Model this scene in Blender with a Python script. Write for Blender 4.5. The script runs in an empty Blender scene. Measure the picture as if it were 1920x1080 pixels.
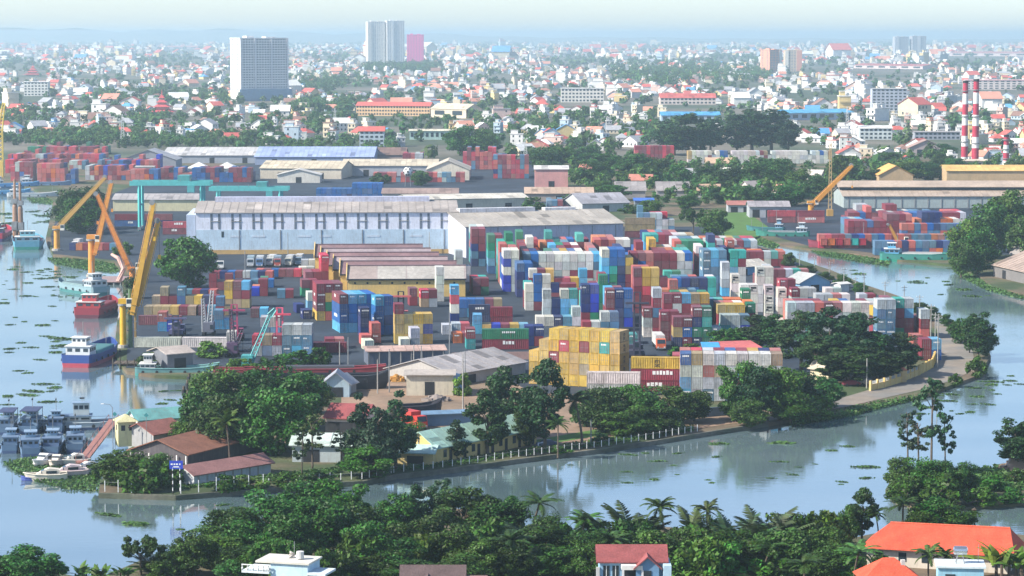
import bpy, math, random
import numpy as np
from mathutils import Vector, Matrix
from mathutils.geometry import tessellate_polygon

SC = bpy.context.scene
COL = SC.collection
R = math.radians
LAND = 0.8            # height of the banks above the river
# ---------------------------------------------------------------- camera
F = 5000.0            # focal length in pixels of a 1920 wide frame
HZ = 66.0             # row of the true horizon
CAM = Vector((0.0, 0.0, 82.0 + LAND))
PITCH = math.atan((540.0 - HZ) / F)
cam_data = bpy.data.cameras.new('camera')
cam_data.sensor_width = 36.0
cam_data.lens = F * 36.0 / 1920.0
cam_data.clip_start = 1.0
cam_data.clip_end = 200000.0
cam = bpy.data.objects.new('camera', cam_data)
COL.objects.link(cam)
cam.location = CAM
cam.rotation_euler = (math.pi / 2 - PITCH, 0.0, 0.0)
SC.camera = cam
# ---------------------------------------------------------------- sky and sun
SUN_AZ = R(-109.0)     # measured from +Y (view direction) towards +X; negative = from the river side
SUN_EL = R(38.0)
world = bpy.data.worlds.new('World')
SC.world = world
world.use_nodes = True
wn = world.node_tree
wn.nodes.clear()
w_out = wn.nodes.new('ShaderNodeOutputWorld')
w_bg = wn.nodes.new('ShaderNodeBackground')
w_sky = wn.nodes.new('ShaderNodeTexSky')
w_sky.sky_type = 'NISHITA'
w_sky.sun_disc = False
w_sky.sun_elevation = SUN_EL
w_sky.sun_rotation = SUN_AZ
w_sky.altitude = 0.0
w_sky.air_density = 0.66
w_sky.dust_density = 0.7
w_sky.ozone_density = 1.0
w_bg.inputs['Strength'].default_value = 0.125
wn.links.new(w_sky.outputs[0], w_bg.inputs['Color'])
wn.links.new(w_bg.outputs[0], w_out.inputs['Surface'])
sun_data = bpy.data.lights.new('sun', 'SUN')
sun_data.energy = 4.3
sun_data.angle = R(0.6)
sun_data.color = (1.0, 0.93, 0.80)
sun = bpy.data.objects.new('sun', sun_data)
COL.objects.link(sun)
sun_dir = Vector((math.sin(SUN_AZ) * math.cos(SUN_EL), math.cos(SUN_AZ) * math.cos(SUN_EL), math.sin(SUN_EL)))
sun.rotation_euler = sun_dir.to_track_quat('Z', 'Y').to_euler()
sun.location = (0, 0, 400)
SC.view_settings.view_transform = 'Standard'
SC.view_settings.look = 'None'
SC.view_settings.gamma = 1.0
SC.view_settings.use_curve_mapping = False
SC.view_settings.exposure = 0.95
SC.render.engine = 'CYCLES'
SC.cycles.use_denoising = True
SC.cycles.max_bounces = 6
SC.cycles.diffuse_bounces = 2
SC.cycles.glossy_bounces = 3
SC.cycles.transmission_bounces = 3
SC.cycles.volume_bounces = 1
SC.cycles.caustics_reflective = False
SC.cycles.caustics_refractive = False
HAZE_DENSITY = 0.92e-4
HAZE_COLOR = (0.66, 0.87, 1.0)

rnd = random.Random(7)
# ---------------------------------------------------------------- pixel <-> world
CP, SP = math.cos(PITCH), math.sin(PITCH)

def G(px, py, z=LAND):
    """Point of the plane at height z that the 1920x1080 picture shows at (px, py)."""
    u = (px - 960.0) / F
    v = (540.0 - py) / F
    dx, dy, dz = u, CP + v * SP, -SP + v * CP
    t = (z - CAM.z) / dz
    return Vector((dx * t, dy * t, z))

def S(py):
    """Picture pixels per metre for things standing on the land at row py."""
    g = G(960, py)
    return F / (g.y * CP + (CAM.z - LAND) * SP)

def project(p):
    """World points (n x 3 array) -> picture pixels and depth."""
    p = np.asarray(p, dtype=float) - np.array(CAM)
    depth = p[:, 1] * CP - p[:, 2] * SP
    up = p[:, 1] * SP + p[:, 2] * CP
    return np.stack([960 + F * p[:, 0] / depth, 540 - F * up / depth], axis=1), depth

# ---------------------------------------------------------------- materials
MATS = {}

def nd(nt, kind, **kw):
    n = nt.nodes.new(kind)
    for k, v in kw.items():
        setattr(n, k, v)
    return n

def make_mat(name, color=(0.5, 0.5, 0.5), src='rgb', rough=0.6, var=0.25, var_scale=0.6, fine=0.0, fine_scale=8.0,
             streak=0.0, dirt=(0.10, 0.07, 0.05), bump=0.0, bump_scale=3.0, metallic=0.0, wave=0.0, wave_scale=4.0,
             island=0.0, translucent=0.0, spec=0.4, color2=None, mix_scale=0.05):
    m = bpy.data.materials.new(name)
    m.use_nodes = True
    nt = m.node_tree
    nt.nodes.clear()
    L = nt.links.new
    out = nd(nt, 'ShaderNodeOutputMaterial')
    bs = nd(nt, 'ShaderNodeBsdfPrincipled')
    bs.inputs['Roughness'].default_value = rough
    bs.inputs['Metallic'].default_value = metallic
    bs.inputs['Specular IOR Level'].default_value = spec
    geo = nd(nt, 'ShaderNodeNewGeometry')
    if src == 'object':
        c = nd(nt, 'ShaderNodeObjectInfo').outputs['Color']
    elif src == 'attr':
        c = nd(nt, 'ShaderNodeAttribute', attribute_name='Col').outputs['Color']
    else:
        rgb = nd(nt, 'ShaderNodeRGB')
        rgb.outputs[0].default_value = (*color, 1)
        c = rgb.outputs[0]
        if color2 is not None:
            nz = nd(nt, 'ShaderNodeTexNoise')
            nz.inputs['Scale'].default_value = mix_scale
            nz.inputs['Detail'].default_value = 6
            L(geo.outputs['Position'], nz.inputs['Vector'])
            rp = nd(nt, 'ShaderNodeValToRGB')
            rp.color_ramp.elements[0].position = 0.42
            rp.color_ramp.elements[1].position = 0.58
            rp.color_ramp.elements[0].color = (*color, 1)
            rp.color_ramp.elements[1].color = (*color2, 1)
            L(nz.outputs['Fac'], rp.inputs['Fac'])
            c = rp.outputs['Color']

    def scale_by(c, fac, lo, hi):
        mr = nd(nt, 'ShaderNodeMapRange')
        mr.inputs['To Min'].default_value = lo
        mr.inputs['To Max'].default_value = hi
        mr.inputs['From Min'].default_value = 0.25
        mr.inputs['From Max'].default_value = 0.75
        L(fac, mr.inputs['Value'])
        hs = nd(nt, 'ShaderNodeVectorMath', operation='SCALE')
        L(c, hs.inputs[0])
        L(mr.outputs[0], hs.inputs['Scale'])
        return hs.outputs[0]
    if var:
        nz = nd(nt, 'ShaderNodeTexNoise')
        nz.inputs['Scale'].default_value = var_scale
        nz.inputs['Detail'].default_value = 4
        L(geo.outputs['Position'], nz.inputs['Vector'])
        c = scale_by(c, nz.outputs['Fac'], 1 - var, 1 + var * 0.6)
    if fine:
        nz = nd(nt, 'ShaderNodeTexNoise')
        nz.inputs['Scale'].default_value = fine_scale
        nz.inputs['Detail'].default_value = 3
        L(geo.outputs['Position'], nz.inputs['Vector'])
        c = scale_by(c, nz.outputs['Fac'], 1 - fine, 1 + fine * 0.6)
    if island:
        mr = nd(nt, 'ShaderNodeMapRange')
        mr.inputs['To Min'].default_value = 1 - island
        mr.inputs['To Max'].default_value = 1 + island
        L(geo.outputs['Random Per Island'], mr.inputs['Value'])
        hs = nd(nt, 'ShaderNodeVectorMath', operation='SCALE')
        L(c, hs.inputs[0])
        L(mr.outputs[0], hs.inputs['Scale'])
        hv = nd(nt, 'ShaderNodeHueSaturation')
        mr2 = nd(nt, 'ShaderNodeMapRange')
        mr2.inputs['To Min'].default_value = 0.475
        mr2.inputs['To Max'].default_value = 0.515
        L(geo.outputs['Random Per Island'], mr2.inputs['Value'])
        L(mr2.outputs[0], hv.inputs['Hue'])
        L(hs.outputs[0], hv.inputs['Color'])
        c = hv.outputs['Color']
    if streak:
        mp = nd(nt, 'ShaderNodeMapping')
        mp.inputs['Scale'].default_value = (1.6, 1.6, 0.22)
        L(geo.outputs['Position'], mp.inputs['Vector'])
        nz = nd(nt, 'ShaderNodeTexNoise')
        nz.inputs['Scale'].default_value = 1.3
        nz.inputs['Detail'].default_value = 7
        nz.inputs['Roughness'].default_value = 0.65
        L(mp.outputs[0], nz.inputs['Vector'])
        mr = nd(nt, 'ShaderNodeMapRange')
        mr.inputs['From Min'].default_value = 0.50
        mr.inputs['From Max'].default_value = 0.72
        mr.inputs['To Max'].default_value = streak
        L(nz.outputs['Fac'], mr.inputs['Value'])
        mx = nd(nt, 'ShaderNodeMix', data_type='RGBA')
        L(mr.outputs[0], mx.inputs['Factor'])
        L(c, mx.inputs['A'])
        mx.inputs['B'].default_value = (*dirt, 1)
        c = mx.outputs['Result']
    L(c, bs.inputs['Base Color'])
    h = None
    if wave:
        tc = nd(nt, 'ShaderNodeTexCoord')
        wv = nd(nt, 'ShaderNodeTexWave')
        wv.inputs['Scale'].default_value = wave_scale
        L(tc.outputs['Object'], wv.inputs['Vector'])
        h = wv.outputs['Fac']
        bp = nd(nt, 'ShaderNodeBump')
        bp.inputs['Strength'].default_value = wave
        bp.inputs['Distance'].default_value = 0.05
        L(h, bp.inputs['Height'])
        L(bp.outputs[0], bs.inputs['Normal'])
    elif bump:
        nz = nd(nt, 'ShaderNodeTexNoise')
        nz.inputs['Scale'].default_value = bump_scale
        nz.inputs['Detail'].default_value = 5
        L(geo.outputs['Position'], nz.inputs['Vector'])
        bp = nd(nt, 'ShaderNodeBump')
        bp.inputs['Strength'].default_value = bump
        bp.inputs['Distance'].default_value = 0.2
        L(nz.outputs['Fac'], bp.inputs['Height'])
        L(bp.outputs[0], bs.inputs['Normal'])
    if translucent:
        tr = nd(nt, 'ShaderNodeBsdfTranslucent')
        L(c, tr.inputs['Color'])
        ms = nd(nt, 'ShaderNodeMixShader')
        ms.inputs[0].default_value = translucent
        L(bs.outputs[0], ms.inputs[1])
        L(tr.outputs[0], ms.inputs[2])
        L(ms.outputs[0], out.inputs['Surface'])
    else:
        L(bs.outputs[0], out.inputs['Surface'])
    MATS[name] = m
    return m

make_mat('paint', src='object', rough=0.5, var=0.30, var_scale=0.35, fine=0.22, fine_scale=2.0, streak=0.6)
make_mat('paint_mass', src='attr', rough=0.6, var=0.22, var_scale=0.35, fine=0.12, fine_scale=2.5, streak=0.45)
make_mat('plain', src='object', rough=0.5, var=0.12, var_scale=0.8, streak=0.12)
make_mat('plaster', src='object', rough=0.85, var=0.14, var_scale=0.25, fine=0.10, fine_scale=1.5, streak=0.35, dirt=(0.22, 0.20, 0.18))
make_mat('plaster_mass', src='attr', rough=0.85, var=0.18, var_scale=0.10, fine=0.12, fine_scale=0.6)
make_mat('sheet_roof', src='object', rough=0.6, var=0.30, var_scale=0.10, fine=0.22, fine_scale=0.9, streak=0.45, dirt=(0.20, 0.13, 0.09))
make_mat('tile_roof', src='object', rough=0.8, var=0.25, var_scale=0.5, fine=0.22, fine_scale=3.0, bump=0.4, bump_scale=4.0)
make_mat('glass', color=(0.03, 0.045, 0.06), rough=0.15, var=0.3, var_scale=0.6, spec=0.6)
make_mat('dim_glass', color=(0.15, 0.18, 0.23), rough=0.3, var=0.3, var_scale=0.3, spec=0.5)
make_mat('dark', color=(0.02, 0.022, 0.028), rough=0.8, var=0.3)
make_mat('steel', color=(0.25, 0.26, 0.27), rough=0.5, var=0.25, streak=0.3)
make_mat('mossy_stone', color=(0.10, 0.11, 0.075), rough=0.95, var=0.35, var_scale=0.15, fine=0.3, fine_scale=0.9, color2=(0.17, 0.16, 0.13), mix_scale=0.12, bump=0.5)
make_mat('concrete', color=(0.36, 0.35, 0.33), rough=0.9, var=0.25, var_scale=0.2, fine=0.2, fine_scale=2.0, streak=0.3, bump=0.2)
make_mat('asphalt', color=(0.018, 0.030, 0.050), rough=0.85, var=0.45, var_scale=0.07, fine=0.25, fine_scale=0.6, color2=(0.032, 0.046, 0.068), mix_scale=0.03)
make_mat('road', color=(0.20, 0.19, 0.175), rough=0.9, var=0.25, var_scale=0.10, fine=0.15, fine_scale=0.9, color2=(0.26, 0.22, 0.18), mix_scale=0.06)
make_mat('earth', color=(0.30, 0.20, 0.14), rough=0.95, var=0.30, var_scale=0.08, fine=0.2, fine_scale=0.8, color2=(0.22, 0.16, 0.11), mix_scale=0.05, bump=0.4)
make_mat('bank', color=(0.055, 0.085, 0.03), rough=0.95, var=0.3, var_scale=0.1, fine=0.25, fine_scale=0.9, color2=(0.16, 0.12, 0.08), mix_scale=0.035, bump=0.5)
make_mat('town_ground', color=(0.06, 0.085, 0.045), rough=0.95, var=0.3, var_scale=0.01, fine=0.25, fine_scale=0.05, color2=(0.17, 0.15, 0.12), mix_scale=0.004)
make_mat('lawn', color=(0.08, 0.17, 0.03), rough=0.95, var=0.25, var_scale=0.15, fine=0.25, fine_scale=1.5)
make_mat('leaf', src='object', rough=0.55, var=0.35, var_scale=0.35, island=0.55, translucent=0.2, spec=0.3)
make_mat('leaf_mass', src='attr', rough=0.6, var=0.3, var_scale=0.05, island=0.35, translucent=0.2, spec=0.2)
make_mat('bark', color=(0.11, 0.085, 0.065), rough=0.95, var=0.3, var_scale=1.5, bump=0.5)
make_mat('hyacinth', color=(0.07, 0.16, 0.035), rough=0.6, var=0.3, var_scale=0.4, island=0.4, translucent=0.2)
make_mat('white_print', color=(0.78, 0.78, 0.76), rough=0.6, var=0.1)
make_mat('dark_print', color=(0.03, 0.03, 0.035), rough=0.6, var=0.1)

def water_mat():
    m = bpy.data.materials.new('river_water')
    m.use_nodes = True
    nt = m.node_tree
    L = nt.links.new
    bs = nt.nodes['Principled BSDF']
    geo = nd(nt, 'ShaderNodeNewGeometry')
    nz = nd(nt, 'ShaderNodeTexNoise')
    nz.inputs['Scale'].default_value = 0.02
    nz.inputs['Detail'].default_value = 5
    mp0 = nd(nt, 'ShaderNodeMapping')
    mp0.inputs['Scale'].default_value = (0.5, 1.5, 1.0)
    L(geo.outputs['Position'], mp0.inputs['Vector'])
    L(mp0.outputs[0], nz.inputs['Vector'])
    rp = nd(nt, 'ShaderNodeValToRGB')
    rp.color_ramp.elements[0].position = 0.35
    rp.color_ramp.elements[1].position = 0.65
    rp.color_ramp.elements[0].color = (0.09, 0.145, 0.165, 1)
    rp.color_ramp.elements[1].color = (0.15, 0.21, 0.23, 1)
    L(nz.outputs['Fac'], rp.inputs['Fac'])
    L(rp.outputs[0], bs.inputs['Base Color'])
    bs.inputs['IOR'].default_value = 3.4
    bs.inputs['Specular IOR Level'].default_value = 0.9
    mr = nd(nt, 'ShaderNodeMapRange')
    mr.inputs['From Min'].default_value = 0.3
    mr.inputs['From Max'].default_value = 0.7
    mr.inputs['To Min'].default_value = 0.015
    mr.inputs['To Max'].default_value = 0.075
    L(nz.outputs['Fac'], mr.inputs['Value'])
    L(mr.outputs[0], bs.inputs['Roughness'])
    mp = nd(nt, 'ShaderNodeMapping')
    mp.inputs['Scale'].default_value = (0.35, 1.0, 1.0)
    L(geo.outputs['Position'], mp.inputs['Vector'])
    n2 = nd(nt, 'ShaderNodeTexNoise')
    n2.inputs['Scale'].default_value = 0.9
    n2.inputs['Detail'].default_value = 4
    L(mp.outputs[0], n2.inputs['Vector'])
    bp = nd(nt, 'ShaderNodeBump')
    bp.inputs['Strength'].default_value = 0.125
    bp.inputs['Distance'].default_value = 0.25
    L(n2.outputs['Fac'], bp.inputs['Height'])
    n3 = nd(nt, 'ShaderNodeTexNoise')
    n3.inputs['Scale'].default_value = 0.012
    n3.inputs['Detail'].default_value = 4
    mp3 = nd(nt, 'ShaderNodeMapping')
    mp3.inputs['Scale'].default_value = (0.45, 1.8, 1.0)
    L(geo.outputs['Position'], mp3.inputs['Vector'])
    L(mp3.outputs[0], n3.inputs['Vector'])
    m3 = nd(nt, 'ShaderNodeMapRange')
    m3.inputs['From Min'].default_value = 0.40
    m3.inputs['From Max'].default_value = 0.62
    m3.inputs['To Min'].default_value = 0.02
    m3.inputs['To Max'].default_value = 0.13
    L(n3.outputs['Fac'], m3.inputs['Value'])
    L(m3.outputs[0], bp.inputs['Strength'])
    L(bp.outputs[0], bs.inputs['Normal'])
    MATS['water'] = m
water_mat()

# ---------------------------------------------------------------- mesh building helpers
class MB:
    """Collects shapes; build() links them as ONE mesh object."""
    def __init__(s):
        s.v, s.f, s.m, s.c = [], [], [], []
        s.cur = 0
        s.col = None

    def add(s, vs, fs):
        o = len(s.v)
        s.v.extend([tuple(p) for p in vs])
        for f in fs:
            s.f.append([o + i for i in f])
            s.m.append(s.cur)
            s.c.append(s.col)
        return s

    def box(s, x0, x1, y0, y1, z0, z1):
        return s.add([(x0, y0, z0), (x1, y0, z0), (x1, y1, z0), (x0, y1, z0), (x0, y0, z1), (x1, y0, z1), (x1, y1, z1), (x0, y1, z1)],
                     [(0, 3, 2, 1), (4, 5, 6, 7), (0, 1, 5, 4), (1, 2, 6, 5), (2, 3, 7, 6), (3, 0, 4, 7)])

    def obox(s, cx, cy, z0, sx, sy, sz, rz=0.0):
        c, n = math.cos(rz), math.sin(rz)
        P = []
        for z in (z0, z0 + sz):
            for a, b in ((-1, -1), (1, -1), (1, 1), (-1, 1)):
                x, y = a * sx / 2, b * sy / 2
                P.append((cx + x * c - y * n, cy + x * n + y * c, z))
        return s.add(P, [(0, 3, 2, 1), (4, 5, 6, 7), (0, 1, 5, 4), (1, 2, 6, 5), (2, 3, 7, 6), (3, 0, 4, 7)])

    def tube(s, pts, rad, n=6, caps=True):
        """A tube through pts with radius rad (number or list)."""
        pts = [Vector(p) for p in pts]
        k = len(pts)
        rr = rad if isinstance(rad, (list, tuple)) else [rad] * k
        base = len(s.v)
        vs, fs = [], []
        for i, p in enumerate(pts):
            d = (pts[min(i + 1, k - 1)] - pts[max(i - 1, 0)])
            if d.length < 1e-9:
                d = Vector((0, 0, 1))
            d.normalize()
            a = d.cross(Vector((0, 0, 1)))
            if a.length < 1e-3:
                a = Vector((1, 0, 0))
            a.normalize()
            b = d.cross(a)
            for j in range(n):
                t = 2 * math.pi * j / n
                vs.append(p + (a * math.cos(t) + b * math.sin(t)) * rr[i])
        for i in range(k - 1):
            for j in range(n):
                j2 = (j + 1) % n
                fs.append((i * n + j, i * n + j2, (i + 1) * n + j2, (i + 1) * n + j))
        if caps:
            fs.append(tuple(range(n - 1, -1, -1)))
            fs.append(tuple((k - 1) * n + j for j in range(n)))
        return s.add(vs, fs)

    def beam(s, p, q, w, h=None):
        return s.tube([p, q], [(w + (h or w)) / 2 * 0.707] * 2, 4)

    def quad(s, a, b, c, d):
        return s.add([a, b, c, d], [(0, 1, 2, 3)])

    def prism(s, poly, z0, z1):
        """A vertical prism over the (x, y) polygon (either winding, may be concave)."""
        n = len(poly)
        area = sum(poly[i][0] * poly[(i + 1) % n][1] - poly[(i + 1) % n][0] * poly[i][1] for i in range(n))
        if area < 0:
            poly = poly[::-1]
        vs = [(p[0], p[1], z0) for p in poly] + [(p[0], p[1], z1) for p in poly]
        tri = tessellate_polygon([[Vector((p[0], p[1], 0)) for p in poly]])
        fs = []
        for t in tri:
            a, b, c = (poly[i] for i in t)
            if (b[0] - a[0]) * (c[1] - a[1]) - (c[0] - a[0]) * (b[1] - a[1]) < 0:
                t = t[::-1]
            fs.append(tuple(i + n for i in t))
        fs += [(i, (i + 1) % n, n + (i + 1) % n, n + i) for i in range(n)]
        return s.add(vs, fs)

    def loft(s, rings, closed=True, cap=True):
        n = len(rings[0])
        vs = [p for r in rings for p in r]
        fs = []
        for i in range(len(rings) - 1):
            for j in range(n if closed else n - 1):
                j2 = (j + 1) % n
                fs.append((i * n + j, i * n + j2, (i + 1) * n + j2, (i + 1) * n + j))
        if cap and closed:
            fs.append(tuple(range(n - 1, -1, -1)))
            fs.append(tuple((len(rings) - 1) * n + j for j in range(n)))
        return s.add(vs, fs)

    def mesh(s, name, mats=()):
        me = bpy.data.meshes.new(name)
        me.from_pydata(s.v, [], s.f)
        for m in mats:
            me.materials.append(MATS[m] if isinstance(m, str) else m)
        if any(s.m):
            me.polygons.foreach_set('material_index', s.m)
        if any(c is not None for c in s.c):
            at = me.color_attributes.new('Col', 'FLOAT_COLOR', 'CORNER')
            arr = []
            for f, c in zip(s.f, s.c):
                arr.extend((*(c or (0.5, 0.5, 0.5)), 1.0) * len(f))
            at.data.foreach_set('color', arr)
        me.update()
        return me

    def build(s, name, mats, parent=None, color=None, label=None, kind=None):
        if isinstance(mats, str):
            mats = [mats]
        return put(name, s.mesh(name, mats), parent, color, label, kind)

def put(name, me, parent=None, color=None, label=None, kind=None):
    o = bpy.data.objects.new(name, me)
    COL.objects.link(o)
    if parent is not None:
        o.parent = parent
    if color is not None:
        o.color = (*color, 1.0)
    if label:
        o['label'] = label
    if kind:
        o['kind'] = kind
    return o

def tag(o, label, cat, group=None, kind=None):
    o['label'] = label
    if cat:
        o['category'] = cat
    if group:
        o['group'] = group
    if kind:
        o['kind'] = kind
    return o

def thing(name, label, cat, loc, rz=0.0, group=None):
    o = bpy.data.objects.new(name, None)
    COL.objects.link(o)
    o.location = loc
    o.rotation_euler = (0, 0, rz)
    o.empty_display_size = 1.0
    return tag(o, label, cat, group)

def structure(name, mb, mats, label=None):
    o = mb.build(name, mats)
    o['kind'] = 'structure'
    if label:
        o['label'] = label
    return o

ORD = ['first', 'second', 'third', 'fourth', 'fifth', 'sixth', 'seventh', 'eighth', 'ninth', 'tenth', 'eleventh', 'twelfth', 'thirteenth', 'fourteenth', 'fifteenth', 'sixteenth', 'seventeenth', 'eighteenth', 'nineteenth', 'twentieth']
# ================================================================ the setting
def px_poly(pts, z=LAND):
    return [tuple(G(x, y, z)[:2]) for x, y in pts]

FAR = 60000.0
shore_right = [(1920, 552), (1860, 535), (1830, 514), (1795, 498), (1720, 490), (1660, 485), (1600, 475), (1520, 467), (1465, 458), (1425, 442),
               (1352, 428), (1346, 446), (1400, 456), (1455, 470), (1500, 487), (1560, 507), (1620, 533), (1680, 553), (1735, 576), (1775, 596), (1812, 612), (1848, 640),
               (1858, 668), (1842, 690), (1848, 698), (1820, 709), (1780, 723), (1740, 739), (1660, 753), (1600, 765), (1560, 776), (1500, 782), (1440, 793),
               (1300, 815), (1227, 827), (1130, 842), (960, 863), (850, 879), (740, 891), (680, 903), (600, 907), (480, 918), (330, 930), (185, 926)]
shore_left = [(188, 902), (212, 872), (240, 842), (290, 812), (330, 788), (350, 772), (355, 735), (358, 706), (290, 703), (238, 696), (224, 682), (214, 660), (220, 600),
              (232, 560), (230, 535), (226, 506), (214, 492), (160, 484), (100, 479), (86, 446), (94, 410), (100, 376), (60, 352), (0, 342)]
far_left_y = G(0, 342).y
right_y = G(1920, 552).y
main_poly = px_poly(shore_right + shore_left)
main_poly = [(FAR, FAR), (FAR, right_y)] + main_poly + [(-FAR, far_left_y), (-FAR, FAR)]
land = MB().prism(main_poly, -1.0, LAND)
structure('ground', land, ['bank'])
near_pts = [(-400, 1085), (0, 1068), (60, 1064), (140, 1080), (200, 1078), (260, 1052), (330, 1048), (380, 1042), (420, 1012), (500, 990), (620, 968), (700, 990),
            (760, 968), (850, 952), (930, 968), (1000, 990), (1060, 1012), (1120, 1002), (1250, 988), (1400, 1000), (1500, 1010), (1600, 1008), (1680, 992), (1800, 990), (1920, 1003), (2400, 1003)]
near_poly = px_poly(near_pts) + [(400.0, 120.0), (-400.0, 120.0)]
structure('terrain', MB().prism(near_poly, -1.0, LAND), ['bank'])
isl_pts = [(1660, 915), (1672, 895), (1700, 878), (1760, 872), (1830, 880), (1880, 872), (1920, 856), (2300, 830), (2300, 938), (1920, 940), (1850, 946), (1800, 950), (1720, 948), (1680, 936)]
structure('terrain', MB().prism(px_poly(isl_pts), -1.0, LAND - 0.3), ['bank'])
wm = MB()
wm.quad((-2500, 60, 0), (2500, 60, 0), (2500, 2300, 0), (-2500, 2300, 0))
structure('water', wm, ['water'])
# town ground beyond the port, laid over the bank soil
tg = MB()
a, b = G(960, 300).y, FAR - 500
tg.quad((-FAR + 500, a, LAND + 0.02), (FAR - 500, a, LAND + 0.02), (FAR - 500, b, LAND + 0.02), (-FAR + 500, b, LAND + 0.02))
structure('ground', tg, ['town_ground'])

def sheet(name, pts, dz, mat, kind='structure'):
    poly = px_poly(pts)
    n = len(poly)
    vs = [Vector((p[0], p[1], 0)) for p in poly]
    mb = MB()
    tri = tessellate_polygon([vs])
    fs = []
    for t in tri:
        a_, b_, c_ = (poly[i] for i in t)
        if (b_[0] - a_[0]) * (c_[1] - a_[1]) - (c_[0] - a_[0]) * (b_[1] - a_[1]) < 0:
            t = t[::-1]
        fs.append(tuple(t))
    mb.add([(p[0], p[1], LAND + dz) for p in poly], fs)
    return structure(name, mb, [mat])

sheet('pavement', [(236, 690), (240, 640), (250, 565), (262, 505), (300, 492), (420, 476), (880, 468), (1060, 425), (1330, 425), (1470, 482), (1560, 520), (1640, 550), (1705, 585),
                   (1735, 640), (1720, 672), (1600, 690), (1490, 705), (1300, 740), (1180, 742), (1000, 738), (930, 700), (700, 693), (480, 690), (380, 690)], 0.05, 'asphalt')
sheet('pavement', [(100, 476), (95, 440), (110, 400), (300, 330), (520, 300), (1000, 300), (1080, 380), (1060, 425), (880, 468), (420, 476), (300, 492), (262, 505), (214, 488)], 0.04, 'asphalt')
sheet('ground', [(640, 690), (700, 690), (1000, 692), (1010, 735), (1180, 745), (1300, 745), (1330, 770), (1460, 760), (1560, 752), (1440, 785), (1300, 805), (1130, 828), (1000, 845), (860, 862), (720, 872), (640, 850)], 0.045, 'earth')
sheet('pavement', [(1420, 400), (1560, 372), (1920, 372), (2300, 372), (2300, 470), (1790, 480), (1700, 482), (1600, 470), (1520, 462), (1440, 440)], 0.04, 'asphalt')
# bank road that curves along the river
road_in = [(1722, 565), (1748, 592), (1757, 620), (1762, 655), (1752, 688), (1700, 710), (1640, 728), (1560, 752), (1500, 770), (1440, 784)]
road_out = [(1440, 790), (1500, 778), (1560, 768), (1600, 760), (1660, 746), (1740, 728), (1780, 715), (1815, 700), (1828, 680), (1822, 650), (1800, 624), (1770, 600), (1735, 572)]
sheet('road', road_in + road_out, 0.06, 'road')
sheet('lawn', [(1110, 328), (1130, 318), (1150, 316), (1158, 328), (1130, 336)], 0.06, 'lawn')
sheet('lawn', [(1350, 400), (1400, 398), (1440, 425), (1430, 440), (1400, 452), (1350, 440)], 0.06, 'lawn')
sheet('lawn', [(1160, 252), (1220, 238), (1260, 240), (1240, 252)], 0.07, 'lawn')
sheet('lawn', [(1150, 800), (1250, 778), (1290, 782), (1180, 808), (1010, 836), (1000, 826)], 0.07, 'lawn')

# stone embankment along the near shore of the yard
emb_pts = [(185, 926), (330, 930), (480, 918), (600, 907), (680, 903), (740, 891), (850, 879), (960, 863), (1130, 842), (1227, 827), (1300, 815), (1440, 793)]
emb = MB()
pl = [G(x, y) for x, y in emb_pts]
for i in range(len(pl) - 1):
    d = (pl[i + 1] - pl[i]).normalized()
    nrm = Vector((d.y, -d.x, 0))
    a0, a1 = pl[i] - nrm * 0.6, pl[i + 1] - nrm * 0.6
    b0, b1 = pl[i] + nrm * 0.15, pl[i + 1] + nrm * 0.15
    emb.add([(a0.x, a0.y, LAND - 0.5), (a1.x, a1.y, LAND - 0.5), (a1.x, a1.y, LAND + 0.12), (a0.x, a0.y, LAND + 0.12),
             (b0.x, b0.y, -1.0), (b1.x, b1.y, -1.0), (b1.x, b1.y, LAND + 0.12), (b0.x, b0.y, LAND + 0.12)],
            [(4, 5, 6, 7), (7, 6, 2, 3), (0, 3, 2, 1), (0, 4, 7, 3), (1, 2, 6, 5)])
structure('embankment', emb, ['mossy_stone'])
# ================================================================ shipping containers
PAL = {'m': ('maroon', (0.23, 0.030, 0.050)), 'r': ('red', (0.52, 0.03, 0.065)), 's': ('brick red', (0.50, 0.12, 0.10)), 'o': ('orange', (0.62, 0.15, 0.03)),
       'y': ('ochre yellow', (0.58, 0.37, 0.05)), 't': ('tan', (0.38, 0.27, 0.13)), 'w': ('white', (0.62, 0.60, 0.55)), 'l': ('pale grey', (0.44, 0.49, 0.51)),
       'g': ('green', (0.012, 0.20, 0.10)), 'e': ('teal', (0.03, 0.36, 0.32)), 'b': ('blue', (0.010, 0.11, 0.36)), 'n': ('navy', (0.010, 0.025, 0.14)),
       'k': ('sky blue', (0.08, 0.36, 0.62)), 'u': ('steel blue', (0.08, 0.20, 0.32)), 'v': ('royal blue', (0.015, 0.04, 0.45))}
MIX = 'mmmmmmmmrrrssssooyywwlllgggeebbnnkuuu'
NUM = ['one', 'two', 'three', 'four', 'five', 'six', 'seven', 'eight', 'nine', 'ten', 'eleven', 'twelve', 'thirteen', 'fourteen', 'fifteen', 'sixteen', 'seventeen', 'eighteen']
CW, CH = 2.44, 2.59
CL = {20: 6.06, 40: 12.19}

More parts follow.
